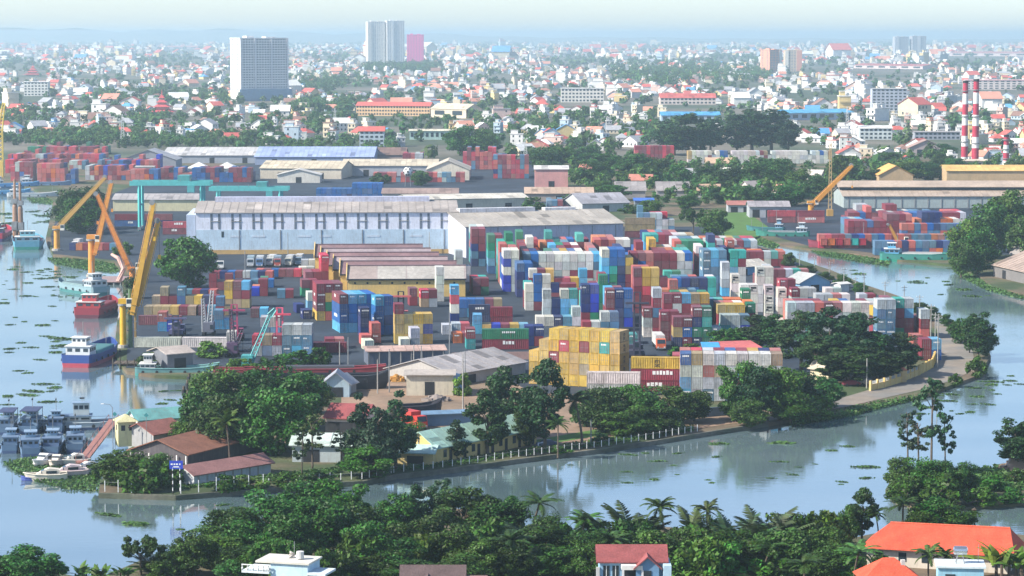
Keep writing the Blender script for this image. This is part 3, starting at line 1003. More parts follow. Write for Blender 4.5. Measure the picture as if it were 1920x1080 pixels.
def hall(name, label, p0, p1, D, e, r, wall, roof, along='x', over=0.6, cat='warehouse', roofmat='sheet_roof', base_dz=0.0, group=None):
    a, rz, L = frame(p0, p1)
    t = thing(name, label, cat, (a.x, a.y, LAND + base_dz), rz, group)
    w, ro = gable_mesh(L, D, e, r, along, over)
    wo = w.build('wall', 'plaster', t, wall)
    rf = ro.build('roof', roofmat, t, roof)
    if roofmat == 'sheet_roof' and along == 'x' and L > 12:
        sl = (r - e) / (D / 2)
        ribs = MB()
        n = int(L / 3.0)
        for i in range(1, n):
            x = L * i / n
            z0, z1 = e - over * .9 * sl + .18, r + .18
            ribs.add([(x - .07, -over * .9, z0), (x + .07, -over * .9, z0), (x + .07, D / 2, z1), (x - .07, D / 2, z1), (x - .07, -over * .9, z0 + .09), (x + .07, -over * .9, z0 + .09), (x + .07, D / 2, z1 + .09), (x - .07, D / 2, z1 + .09)],
                     [(4, 5, 6, 7), (0, 1, 5, 4), (1, 2, 6, 5), (3, 0, 4, 7)])
        ribs.build('seam_ribs', roofmat, t, tuple(v * .8 for v in roof))
        for q in range(min(14, 2 + int(L / 9))):
            i = rnd.randrange(max(1, n))
            x0, x1 = L * i / max(1, n) + .12, L * (i + 1) / max(1, n) - .12
            y0 = D / 2 * rnd.choice((.02, .25, .5))
            y1 = y0 + D / 2 * rnd.choice((.22, .45))
            k_ = rnd.choice((.55, .7, .8, 1.18, 1.28))
            z0, z1 = e + y0 * sl + .185 + q * .002, e + y1 * sl + .185 + q * .002
            MB().add([(x0, y0, z0), (x1, y0, z0), (x1, y1, z1), (x0, y1, z1), (x0, y0, z0 + .03), (x1, y0, z0 + .03), (x1, y1, z1 + .03), (x0, y1, z1 + .03)],
                     [(4, 5, 6, 7), (0, 1, 5, 4), (1, 2, 6, 5), (2, 3, 7, 6), (3, 0, 4, 7)]).build('roof_patch', roofmat, t, tuple(min(.78, v * k_) for v in roof))
    return t, L, wo, rf

# --- the long lavender warehouse with pairs of slit windows
t, L, wo, rf = hall('long_warehouse', 'long pale lavender warehouse with paired slit windows and ridge vent', (368, 477), (857, 475), 44, 15.6, 18.6, (0.72, 0.75, 0.86), (0.40, 0.36, 0.33))
MB().box(0.0, L, -0.12, -0.02, 1.7, 9.2).build('lower_cladding', 'plaster', t, (0.50, 0.64, 0.76))
MB().box(-0.3, L, -0.45, -0.13, 0.0, 1.6).build('plinth', 'plaster', t, (0.55, 0.36, 0.14))
MB().box(6, L - 10, 19.5, 24.5, 18.2, 20.3).build('ridge_vent', 'sheet_roof', t, (0.50, 0.52, 0.66))
MB().box(-3.6, -0.2, 0.5, 40, 0, 14.8).build('side_annex', 'plaster', t, (0.48, 0.56, 0.70))
k = L / 489.0
slit_hi, slit_lo = MB().box(-.42, .42, -0.08, 0, 0, 2.6).mesh('window', ['dim_glass']), MB().box(-.42, .42, -0.08, 0, 0, 3.4).mesh('window', ['dim_glass'])
sill_me = MB().box(-1.95, 1.95, -0.22, 0, 0, 0.22).mesh('window_sill', ['concrete'])
for i in range(12):
    for dx in (0, 14.5):
        x = (397 + 39.2 * i + dx - 368) * k
        for me, z in ((slit_hi, 12.6), (slit_lo, 9.4)):
            o = put('window', me, t)
            o.location = (x, 0, z)
    o = put('window_sill', sill_me, t)
    o.location = ((397 + 39.2 * i + 7.2 - 368) * k, 0, 12.3)
for i in range(6):
    MB().box(16 + i * 15.4, 16.3 + i * 15.4, -0.3, -0.12, 1.6, 9.1).build('downpipe', 'steel', t)
for x, w in ((13, 4), (21, 5), (38, 5), (46, 4.5), (64, 5), (80, 5)):
    MB().box(x, x + w, -0.20, -0.12, 6.3, 7.1).build('lettering', 'plaster', t, (0.55, 0.64, 0.74))
pane(t, 9.5, 10.4, 6.4, 8.6, y=-0.18)

# --- second warehouse behind the container yard
t, L, wo, rf = hall('pale_warehouse', 'pale warehouse with beige roof rising behind the container yard', (874, 484), (1168, 476), 46, 11.5, 15.5, (0.52, 0.53, 0.62), (0.40, 0.37, 0.33))
MB().box(4, L * 0.55, 21, 25, 15.2, 16.9).build('ridge_vent', 'sheet_roof', t, (0.62, 0.62, 0.66))
MB().box(L * 0.62, L * 0.82, 22, 26, 15.0, 16.5).build('ridge_vent', 'sheet_roof', t, (0.66, 0.66, 0.68))
for i in range(7):
    MB().box(3 + i * (L - 6) / 6 - .15, 3 + i * (L - 6) / 6 + .15, -0.12, -0.02, 0, 11).build('downpipe', 'steel', t)
pane(t, -0.12, -0.02, 0, 0.1)

# --- six yellow sheds, roofs in a saw-tooth
for i in range(6):
    a = G(652, 557) + Vector((-3.3 * i, 17.2 * i, 0))
    t = thing('yellow_shed', ['yellow walled shed, first in the saw-tooth row, open to the lot', 'second yellow shed behind the foremost one', 'third yellow shed in the saw-tooth row',
                              'fourth yellow shed in the saw-tooth row', 'fifth yellow shed in the saw-tooth row', 'sixth yellow shed, last before the long lavender warehouse'][i],
              'shed', (a.x, a.y, LAND), R(2), 'yellow sheds with saw-tooth roofs')
    L = 37.0
    w, ro = gable_mesh(L, 17.0, 5.6, 9.0, 'x', 0.3)
    w.build('wall', 'plaster', t, (0.66, 0.46, 0.16))
    ro.build('roof', 'sheet_roof', t, [(0.34, 0.29, 0.28), (0.22, 0.13, 0.14), (0.36, 0.29, 0.30), (0.25, 0.15, 0.16), (0.34, 0.28, 0.30), (0.22, 0.14, 0.15)][i])  # roof tones differ; the dark ones also paint in shade bands between ridges
    if i == 0:
        for j, c in enumerate(((0.34, 0.28, 0.26), (0.40, 0.38, 0.35), (0.42, 0.40, 0.37), (0.40, 0.38, 0.35))):
            x0 = 0.2 + j * 9.2
            sl = (9.0 - 5.6) / 8.5
            mb = MB()
            pts = [(x0, -0.2, 5.6 - 0.2 * sl + .21), (x0 + 8.9, -0.2, 5.6 - .2 * sl + .21), (x0 + 8.9, 8.3, 9.0 - .2 * sl + .21), (x0, 8.3, 9.0 - .2 * sl + .21)]
            mb.add(pts + [(p[0], p[1], p[2] - 0.15) for p in pts], [(0, 1, 2, 3), (0, 4, 5, 1), (1, 5, 6, 2), (2, 6, 7, 3), (3, 7, 4, 0)])
            mb.build('roof_panel', 'sheet_roof', t, c)
        for j in range(9):
            pane(t, 2.0 + j * 3.9, 2.6 + j * 3.9, 4.1, 4.7, name='vent_opening', mat='dark')
    MB().box(-.3, L + .3, 8.1, 8.9, 9.02, 9.42).build('ridge_cap', 'sheet_roof', t, (0.16, 0.11, 0.13))
    MB().box(-.3, L + .3, -.55, -.15, 5.3, 5.75).build('gutter', 'dark', t)
    MB().loft([[(x, -.4, 5.0), (x, -.4, 6.2), (x, 8.5, 10.1), (x, 17.4, 6.2), (x, 17.4, 5.0), (x, 8.5, 8.6)] for x in (-.55, -.25)], cap=False).build('gable_parapet', 'plaster', t, (0.70, 0.50, 0.20))
    MB().add([(-.57, -.4, 5.0), (-.57, -.4, 6.2), (-.57, 8.5, 10.1), (-.57, 17.4, 6.2), (-.57, 17.4, 5.0), (-.57, 8.5, 8.6)], [(0, 1, 2, 5), (5, 2, 3, 4)]).build('gable_face', 'plaster', t, (0.70, 0.50, 0.20))
    MB().box(-0.35, -0.05, 5.5, 11.5, 0, 4.2).build('gate', 'plaster', t, (0.20, 0.16, 0.12))
    MB().box(-0.38, -0.05, 7.4, 9.6, 5.4, 6.4).build('window', 'dark', t)

# --- halls around and behind
def simple(name, label, p0, p1, D, e, r, wall, roof, along='x', cat='shed', doors=2, roofmat='sheet_roof', over=0.6):
    t, L, wo, rf = hall(name, label, p0, p1, D, e, r, wall, roof, along, over, cat, roofmat)
    for i in range(doors):
        x = L * (i + 0.5) / doors
        pane(t, x - 1.6, x + 1.6, 0.0, min(e * 0.72, 3.6), name='door', mat='dark')
    return t, L

CR, WH, GY, TN = (0.62, 0.55, 0.38), (0.72, 0.70, 0.64), (0.34, 0.34, 0.35), (0.46, 0.36, 0.27)
simple('cream_shed', 'low cream walled shed with grey roof behind the teal gantry', (212, 396), (372, 396), 22, 5.4, 7.5, (0.60, 0.56, 0.36), (0.38, 0.36, 0.36), doors=0)
simple('grey_roof_shed', 'grey roofed shed with dark gable among far port stacks', (225, 318), (330, 318), 30, 6, 12, (0.30, 0.31, 0.36), (0.40, 0.40, 0.42), 'y', doors=1)
simple('pale_block', 'small grey windowless block at the far port edge', (255, 342), (288, 342), 10, 8.5, 9.0, (0.42, 0.43, 0.40), (0.4, 0.4, 0.38), doors=0)
simple('white_roof_shed', 'broad white roofed shed at the back of the port', (305, 306), (490, 306), 60, 5, 9, (0.33, 0.36, 0.42), (0.58, 0.57, 0.56), doors=3)
simple('blue_roof_shed', 'broad shed with periwinkle blue roof behind cream sheds', (478, 309), (700, 309), 70, 5, 10, (0.30, 0.36, 0.50), (0.36, 0.45, 0.74), doors=3)
simple('brown_roof_shed', 'brown roofed shed at the end of the periwinkle roof', (700, 302), (760, 302), 40, 4, 8, (0.4, 0.3, 0.26), (0.24, 0.15, 0.12), doors=0)
simple('cream_roof_shed', 'long cream roofed shed below the periwinkle roof', (488, 335), (640, 336), 38, 6, 9.5, (0.58, 0.52, 0.42), (0.62, 0.54, 0.40), doors=2)
simple('cream_roof_shed', 'wide cream roofed shed behind the ball shaped tank', (642, 330), (820, 330), 36, 6, 9, (0.40, 0.42, 0.46), (0.58, 0.51, 0.39), doors=2)
simple('cream_gable_shed', 'cream gabled shed beside the red container towers', (800, 338), (880, 338), 40, 6, 11, (0.70, 0.64, 0.52), (0.54, 0.48, 0.38), 'y', doors=1)
simple('white_gable_shed', 'small white gabled shed in front of cream sheds', (520, 343), (600, 343), 14, 4.5, 7.5, (0.66, 0.63, 0.56), (0.6, 0.58, 0.54), 'y', doors=1)
for i, (x, lab) in enumerate(((352, 'white hip roofed kiosk among far port rows'), (405, 'second white hip roofed kiosk nearer the gantry'))):
    a = G(x, 330)
    t = thing('white_kiosk', lab, 'kiosk', (a.x, a.y, LAND), 0, 'white kiosks in the far port')
    MB().box(0, 12, 0, 10, 0, 4.5).build('wall', 'plaster', t, WH)
    MB().add([(-1, -1, 4.52), (13, -1, 4.52), (13, 11, 4.52), (-1, 11, 4.52), (6, 5, 8.0)], [(0, 1, 4), (1, 2, 4), (2, 3, 4), (3, 0, 4)]).build('roof', 'sheet_roof', t, (0.75, 0.75, 0.74))
simple('pale_long_shed', 'pale shed with stepped front just behind the lavender warehouse', (768, 398), (990, 394), 24, 5.8, 7.4, (0.60, 0.56, 0.44), (0.60, 0.57, 0.50), doors=3)
simple('brown_long_shed', 'long rusty roofed shed in front of the ball shaped tank', (717, 380), (858, 380), 20, 4.5, 6.5, (0.5, 0.46, 0.4), (0.33, 0.24, 0.21), doors=2)
simple('tan_roof_shed', 'tan roofed shed beside trees behind second warehouse', (985, 378), (1112, 378), 20, 4, 6.5, (0.36, 0.30, 0.26), (0.50, 0.37, 0.28), doors=1)
simple('grey_roof_house', 'grey roofed building between second warehouse and trees', (1092, 398), (1180, 396), 26, 4, 8, (0.45, 0.47, 0.48), (0.34, 0.34, 0.38), doors=1)
simple('white_red_depot', 'white and red two storey depot beside lawn and trees', (1003, 352), (1065, 352), 18, 10, 11.5, (0.62, 0.30, 0.28), (0.70, 0.68, 0.66), doors=1, cat='building')
simple('grey_hip_barn', 'grey roofed barn half hidden in trees, nearer the lawn', (1155, 372), (1210, 372), 16, 4, 8, (0.32, 0.30, 0.30), (0.30, 0.28, 0.28), doors=0, cat='barn')
simple('grey_hip_barn', 'second grey roofed barn half hidden in trees', (1232, 372), (1292, 372), 16, 4, 8, (0.32, 0.30, 0.30), (0.28, 0.26, 0.26), doors=0, cat='barn')
simple('blue_roof_stall', 'blue roofed stall among trees by the channel head', (1190, 388), (1225, 388), 8, 3, 4, (0.2, 0.25, 0.3), (0.05, 0.16, 0.55), doors=0, cat='stall')
simple('pale_villa', 'cream house with tan roof below pale container row', (1325, 318), (1378, 318), 14, 4, 7, (0.62, 0.52, 0.42), (0.55, 0.38, 0.26), doors=1, cat='house', roofmat='tile_roof')
simple('boat_shed', 'low red roofed boat shed at the channel head', (1365, 398), (1412, 398), 10, 3.5, 5, (0.4, 0.42, 0.45), (0.45, 0.18, 0.15), doors=2)
simple('bank_workshop', 'grey walled workshop with dark openings on the channel bank', (1405, 408), (1480, 408), 14, 5, 7, (0.36, 0.38, 0.42), (0.34, 0.32, 0.34), doors=3, cat='workshop')
# two-tier warehouse over the far bank yard
t, L, wo, rf = hall('two_tier_warehouse', 'long grey warehouse with two-tier brown roof above far bank yard', (1582, 390), (2080, 390), 40, 5.6, 9.2, (0.34, 0.40, 0.40), (0.46, 0.37, 0.30))
MB().box(-0.5, L, 11.5, 30, 8.0, 9.7).build('clerestory', 'glass', t)
w, ro = gable_mesh(L + 1, 19, 9.6, 11.8, 'x', 1.2)
o = ro.build('upper_roof', 'sheet_roof', t, (0.48, 0.38, 0.30))
o.location = (-0.5, 11.2, 0)
for i in range(20):
    MB().box(i * L / 20 + 2, i * L / 20 + 2.5, -0.2, -0.02, 0, 5.4).build('column', 'steel', t)
simple('orange_roof_depot', 'orange gabled depot roof just behind two-tier warehouse', (1648, 345), (1712, 345), 30, 5, 10, (0.5, 0.35, 0.2), (0.75, 0.42, 0.12), 'y', doors=0)
simple('long_orange_depot', 'long orange roofed depot behind two-tier warehouse near chimneys', (1775, 344), (2050, 344), 30, 7, 9.5, (0.5, 0.35, 0.2), (0.76, 0.48, 0.16), doors=0)
# sheds at the river edge on the far bank
simple('river_shed', 'brown roofed river shed on stilts at far bank', (1862, 518), (2040, 560), 26, 4, 9, (0.18, 0.17, 0.17), (0.40, 0.31, 0.26), doors=4)
simple('steep_grey_barn', 'steep grey gabled barn at far bank behind stilt shed', (1896, 500), (2010, 505), 22, 5, 15, (0.22, 0.25, 0.32), (0.36, 0.33, 0.32), doors=0, cat='barn')

# --- buildings near the embankment
t, L = simple('open_shed', 'long low open shed with pinkish roof facing the earth lot', (690, 686), (834, 683), 9, 3.6, 4.3, (0.10, 0.12, 0.17), (0.52, 0.36, 0.31), doors=0)  # near-black wall colour stands in for the shaded interior behind the open front
for i in range(8):
    MB().box(i * L / 7.2, i * L / 7.2 + .25, -0.5, -0.25, 0, 3.4).build('post', 'concrete', t)
simple('grey_roof_hall', 'broad grey roofed hall beside the yellow container block', (850, 724), (985, 700), 20, 2.8, 5.6, (0.42, 0.40, 0.38), (0.36, 0.34, 0.34), doors=2, cat='hall')
t, L = simple('weathered_store', 'weathered cream store with big dark doorway on earth lot', (762, 742), (850, 742), 8, 4.8, 5.4, (0.60, 0.54, 0.42), (0.42, 0.38, 0.34), doors=0, cat='store')
pane(t, 4.2, 6.4, 0, 3.2, name='door', mat='dark')
simple('blue_annex', 'small blue walled annex attached beside weathered store', (848, 738), (868, 734), 5, 3.4, 4, (0.25, 0.45, 0.62), (0.35, 0.5, 0.6), doors=0, cat='annex')
t, L = simple('red_roof_house', 'red roofed house with veranda behind the tall trees', (612, 812), (682, 815), 9, 3.4, 5.6, (0.62, 0.58, 0.52), (0.28, 0.07, 0.075), doors=3, cat='house', roofmat='tile_roof')
# yellow house with mint roof: the gable end looks at the river bend
t, L, wo, rf = hall('mint_roof_school', 'long yellow house with mint green roof along the embankment', (818, 870), (1006, 832), 8.0, 3.3, 5.8, (0.68, 0.50, 0.20), (0.36, 0.56, 0.48), cat='house')
for i in range(7):
    pane(t, 2.2 + i * 4.4, 3.2 + i * 4.4, 1.0, 2.5)
    pane(t, 4.0 + i * 4.4, 4.9 + i * 4.4, 0.0, 2.3, name='door', mat='dark')
MB().box(-0.06, 0.0, 3.0, 4.2, 0, 2.3).build('door', 'dark', t)
simple('mint_roof_porch', 'low mint roofed porch building with small yellow rooms', (745, 872), (812, 874), 5, 2.6, 3.6, (0.60, 0.46, 0.20), (0.42, 0.60, 0.56), doors=1, cat='house')
simple('pale_green_shed', 'long pale green roofed shed under the big tree clump', (548, 866), (690, 868), 8, 3.4, 5, (0.42, 0.48, 0.50), (0.50, 0.60, 0.56), doors=2)
simple('grey_cottage', 'small grey roofed blue cottage beside earth lot', (605, 745), (655, 745), 7, 3.2, 5.6, (0.40, 0.52, 0.60), (0.33, 0.35, 0.40), 'y', doors=1, cat='cottage')
simple('grey_lean_to', 'tilted grey sheet lean-to next to grey cottage', (652, 740), (668, 734), 5, 2.4, 4.2, (0.3, 0.32, 0.35), (0.36, 0.38, 0.42), doors=0)
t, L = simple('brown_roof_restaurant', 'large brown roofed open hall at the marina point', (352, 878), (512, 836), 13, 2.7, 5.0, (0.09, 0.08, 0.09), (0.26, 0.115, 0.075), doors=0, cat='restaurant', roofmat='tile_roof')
for i in range(7):
    MB().box(-0.5, -0.3, i * 2.1, i * 2.1 + .2, 0, 2.4).build('post', 'white_print', t)
t, L = simple('rusty_roof_house', 'long white house with mottled rusty roof at the embankment', (364, 912), (508, 888), 5.5, 2.2, 3.5, (0.55, 0.58, 0.62), (0.30, 0.15, 0.14), doors=0, cat='house', roofmat='tile_roof')
for i in range(8):
    MB().box(1 + i * 2.1, 1.25 + i * 2.1, -0.12, -0.02, 0, 2.1).build('pilaster', 'concrete', t)
simple('red_roof_hut', 'small dark red roofed hut behind marina restaurant', (288, 842), (345, 832), 8, 3, 4.8, (0.35, 0.35, 0.36), (0.30, 0.12, 0.10), doors=0, cat='hut', roofmat='tile_roof')
simple('teal_dome_hall', 'white walled hall with arched teal roof beside guard house', (258, 812), (342, 806), 6, 2.8, 4.4, (0.66, 0.66, 0.62), (0.16, 0.40, 0.40), doors=0, cat='hall')
a = G(222, 838)
t = thing('guard_house', 'pale yellow two storey guard house with pyramid roof at marina', 'guard house', (a.x, a.y, LAND), R(18))
MB().box(0, 3.6, 0, 3.6, 0, 5.0).build('wall', 'plaster', t, (0.62, 0.60, 0.34))
MB().add([(-.5, -.5, 5.0), (4.1, -.5, 5.0), (4.1, 4.1, 5.0), (-.5, 4.1, 5.0), (1.8, 1.8, 6.4)], [(0, 1, 4), (1, 2, 4), (2, 3, 4), (3, 0, 4), (3, 2, 1, 0)]).build('roof', 'tile_roof', t, (0.55, 0.52, 0.30))
pane(t, 0.6, 1.4, 3.2, 4.3); pane(t, 2.2, 3.0, 3.2, 4.3)
MB().box(-0.05, 0, 1.2, 2.2, 3.2, 4.3).build('window', 'glass', t)
simple('quay_hut', 'grey hut with sloped tan roof on the quay', (314, 696), (362, 692), 9, 4.2, 5.4, (0.16, 0.17, 0.20), (0.44, 0.38, 0.34), doors=1, cat='hut')
simple('lane_office', 'low office with beige roof and blue walls among containers', (1352, 520), (1438, 513), 9, 3, 4.8, (0.24, 0.50, 0.72), (0.55, 0.52, 0.46), doors=3, cat='office')
simple('blue_gable_house', 'blue gabled house behind trees by the channel bank', (1500, 548), (1556, 545), 9, 3, 5.6, (0.22, 0.42, 0.60), (0.40, 0.42, 0.42), 'y', doors=1, cat='house')
simple('white_shack', 'small white shack beside power poles on channel bank', (1576, 548), (1592, 547), 3.5, 2.6, 3, (0.7, 0.7, 0.68), (0.7, 0.7, 0.68), doors=0, cat='shack')
simple('cream_cottage', 'cream cottage gable peeking out of the grove', (1553, 716), (1588, 712), 6, 3, 5.4, (0.62, 0.54, 0.38), (0.5, 0.44, 0.36), 'y', doors=1, cat='cottage')
simple('blue_wall_panel_shed', 'low blue walled shed in front of earth lot, red truck beside it', (795, 800), (890, 796), 3, 2.6, 3.0, (0.14, 0.26, 0.42), (0.16, 0.28, 0.42), doors=0)

# --- towers on the horizon
def tower(name, label, px, py, h, w, d, yaw, col, floors, bays, cat='tower block', strips=(), wf=0.36):
    a = G(px, py)
    t = thing(name, label, cat, (a.x, a.y, LAND), R(yaw))
    MB().box(0, w, 0, d, 0, h).build('wall', 'plaster', t, col)
    fh = h / floors
    lm, gm = MB(), MB()
    for i in range(floors):
        for j in range(bays):
            x = w * (j + 0.5) / bays
            gm.box(x - w / bays * wf, x + w / bays * wf, -0.25, -0.05, i * fh + fh * 0.34, i * fh + fh * 0.74)
    for i in range(floors):
        for y in (0.25, 0.75):
            gm.box(-0.25, -0.05, d * y - 1.6, d * y + 1.6, i * fh + fh * .30, i * fh + fh * .85)
    gm.build('window_grid', 'dim_glass', t, kind='stuff')
    for (x0, x1, c) in strips:
        MB().box(w * x0, w * x1, -1.6, -0.3, h * 0.02, h * 0.99).build('balcony_shaft', 'plaster', t, c)
    MB().box(w * 0.2, w * 0.35, d * .3, d * .7, h, h + 3.2).build('lift_house', 'plaster', t, col)
    MB().box(w * 0.6, w * 0.8, d * .3, d * .7, h, h + 2.2).build('lift_house', 'plaster', t, col)
    MB().box(-.4, w + .4, -.4, d + .4, h - .6, h + .8).build('parapet', 'plaster', t, col)
    return t
tower('white_apartment_tower', 'tall white apartment tower, the broadest slab over the town', 451, 190, 78, 64, 34, 27, (0.80, 0.80, 0.80), 25, 18, wf=.30,
      strips=((0.0, 0.03, (0.76, 0.76, 0.78)), (0.30, 0.33, (0.76, 0.77, 0.8)), (0.64, 0.67, (0.76, 0.77, 0.8)), (0.97, 1.0, (0.76, 0.77, 0.8))))
pod = bpy.data.objects['white_apartment_tower']
MB().box(-2, 68, -4, -1.7, 0, 15).build('podium', 'plaster', pod, (0.22, 0.33, 0.46))
tower('distant_white_tower', 'distant pale twin tower on the skyline beside the pink block', 690, 125, 117, 46, 36, 12, (0.80, 0.78, 0.74), 34, 8, strips=((0.0, 0.2, (.76, .74, .7)),), wf=.14)
tower('distant_white_tower', 'taller distant pale tower, second of the twin beside the pink block', 726, 125, 119, 46, 36, 12, (0.78, 0.78, 0.78), 34, 8, strips=((0.3, 0.42, (.6, .65, .7)),), wf=.14)
tower('pink_block', 'pink block standing beside the distant twin towers', 763, 124, 83, 44, 36, 0, (0.85, 0.14, 0.42), 20, 6, wf=.10)
tower('orange_white_block', 'orange and white apartment block on the skyline', 1443, 137, 50, 30, 40, 25, (0.72, 0.34, 0.22), 14, 4, strips=((0.8, 1.0, (.75, .72, .65)),))
tower('orange_white_block', 'cream and orange wing of the skyline apartment block', 1472, 134, 48, 38, 40, 0, (0.70, 0.55, 0.40), 14, 6, strips=((0.0, 0.2, (.75, .72, .65)), (0.7, 1.0, (.66, .3, .22))))
tower('grey_twin_block', 'grey block on the far skyline beyond the chimneys', 1678, 107, 76, 52, 40, 6, (0.46, 0.48, 0.54), 20, 8, strips=((0.1, 0.3, (.5, .52, .58)),))
tower('grey_twin_block', 'second grey block adjoining it on the far skyline', 1710, 107, 78, 54, 40, 6, (0.50, 0.50, 0.55), 20, 8, strips=((0.4, 0.6, (.55, .55, .58)),))

# --- striped power station chimneys
def chimney(px, py, h, r0, r1, bands, label):
    a = G(px, py)
    t = thing('striped_chimney', label, 'chimney', (a.x, a.y, LAND), 0, 'red and white striped chimneys')
    for i in range(bands):
        z0, z1 = h * i / bands, h * (i + 1) / bands
        ra, rb = r0 + (r1 - r0) * i / bands, r0 + (r1 - r0) * (i + 1) / bands
        red = (bands - 1 - i) % 2 == 0
        MB().tube([(0, 0, z0), (0, 0, z1)], [ra, rb], 20, caps=False).build('band', 'plain', t, (0.42, 0.03, 0.07) if red else (0.78, 0.76, 0.74))
    MB().tube([(0, 0, h), (0, 0, h + 1.4)], [r1 + .15, r1 + .15], 20).build('cap', 'dark', t)
    for k in range(3):
        z = h * (0.3 + 0.3 * k)
        MB().tube([(0, 0, z), (0, 0, z + .5)], [r0 + .35, r0 + .35], 20).build('ring_walkway', 'steel', t)
chimney(1808, 314, 52.5, 2.2, 1.6, 8, 'striped chimney of the pair, the one closer to the orange crane')
chimney(1828, 319, 54, 2.3, 1.65, 8, 'striped chimney of the pair, the one closer to the short chimney')
chimney(1886, 316, 19.5, 2.1, 1.5, 4, 'short striped chimney standing apart from the tall pair')

# --- ball shaped water tank painted like a football
a = G(765, 350)
t = thing('ball_tank', 'ball shaped white tank with black patches on legs', 'water tank', (a.x, a.y, LAND))
mb = MB()
rings = []
for i in range(13):
    ph = math.pi * i / 12
    rings.append([(2.6 * math.sin(ph) * math.cos(th), 2.6 * math.sin(ph) * math.sin(th), 8.2 - 2.6 * math.cos(ph)) for th in [2 * math.pi * j / 20 for j in range(20)]])
mb.loft(rings)
mb.build('ball', 'plain', t, (0.78, 0.78, 0.76))
for i, (az, el) in enumerate([(-90, 0), (-60, 35), (-120, 35), (-30, -8), (-150, -8), (-75, -38), (-110, -38), (-90, 68), (0, 30), (180, 30), (90, 0), (60, -35), (120, 40)]):
    d = Vector((math.cos(R(az)) * math.cos(R(el)), math.sin(R(az)) * math.cos(R(el)), math.sin(R(el))))
    u = d.cross(Vector((0, 0, 1))).normalized()
    v = d.cross(u)
    c = Vector((0, 0, 8.2)) + d * 2.58
    pts = [c + (u * math.cos(2 * math.pi * j / 5) + v * math.sin(2 * math.pi * j / 5)) * 0.62 for j in range(5)]
    MB().add(pts + [p + d * 0.09 for p in pts], [(5, 6, 7, 8, 9)] + [(j, (j + 1) % 5, 5 + (j + 1) % 5, 5 + j) for j in range(5)]).build('patch', 'dark_print', t)
for j in range(4):
    th = math.pi / 4 + j * math.pi / 2
    MB().tube([(2.2 * math.cos(th), 2.2 * math.sin(th), 0), (1.5 * math.cos(th), 1.5 * math.sin(th), 6.4)], .12, 6).build('leg', 'steel', t)
# ================================================================ cranes and masts
def V(px, py, Y):
    """Point of the upright plane at distance Y that the picture shows at (px, py)."""
    u = (px - 960.0) / F
    v = (540.0 - py) / F
    dx, dy, dz = u, CP + v * SP, -SP + v * CP
    k = Y / dy
    return Vector((dx * k, Y, CAM.z + dz * k))

YEL, ORG = (0.62, 0.36, 0.03), (0.66, 0.24, 0.04)

def box_boom(a, b, w0, w1):
    """A tapered box girder from a to b with raised flanges."""
    mb = MB()
    a, b = Vector(a), Vector(b)
    d = (b - a).normalized()
    u = d.cross(Vector((0, 1, 0))).normalized()
    v = d.cross(u)
    rings = []
    for t, w in ((0, w0 * .7), (0.18, w0), (0.6, (w0 + w1) / 2), (1, w1)):
        p = a + (b - a) * t
        rings.append([p + u * w * sx / 2 + v * w * sy / 2 for sx, sy in ((-1, -1), (1, -1), (1, 1), (-1, 1))])
    mb.loft(rings)
    n = 16
    for i in range(n):
        t = (i + .5) / n
        w = w0 + (w1 - w0) * t
        p = a + (b - a) * t
        mb.loft([[p + d * e + u * w * 1.12 * sx / 2 + v * w * 1.12 * sy / 2 for sx, sy in ((-1, -1), (1, -1), (1, 1), (-1, 1))] for e in (-.08, .08)])
    for s_ in (-1, 1):
        mb.tube([a + u * w0 * .75 * s_, b + u * w1 * .8 * s_], .06, 4)
    return mb

def lattice(a, b, w0, w1, n=10, r=0.09):
    mb = MB()
    a, b = Vector(a), Vector(b)
    d = (b - a).normalized()
    u = d.cross(Vector((0, 1, 0))).normalized()
    v = d.cross(u)
    P = []
    for i in range(n + 1):
        t = i / n
        w = w0 + (w1 - w0) * t
        p = a + (b - a) * t
        P.append([p + u * w * sx / 2 + v * w * sy / 2 for sx, sy in ((-1, -1), (1, -1), (1, 1), (-1, 1))])
    for j in range(4):
        mb.tube([P[0][j], P[-1][j]], r, 4)
        for i in range(n):
            mb.tube([P[i][j], P[i + 1][(j + 1) % 4]], r * .6, 3, caps=False)
    return mb

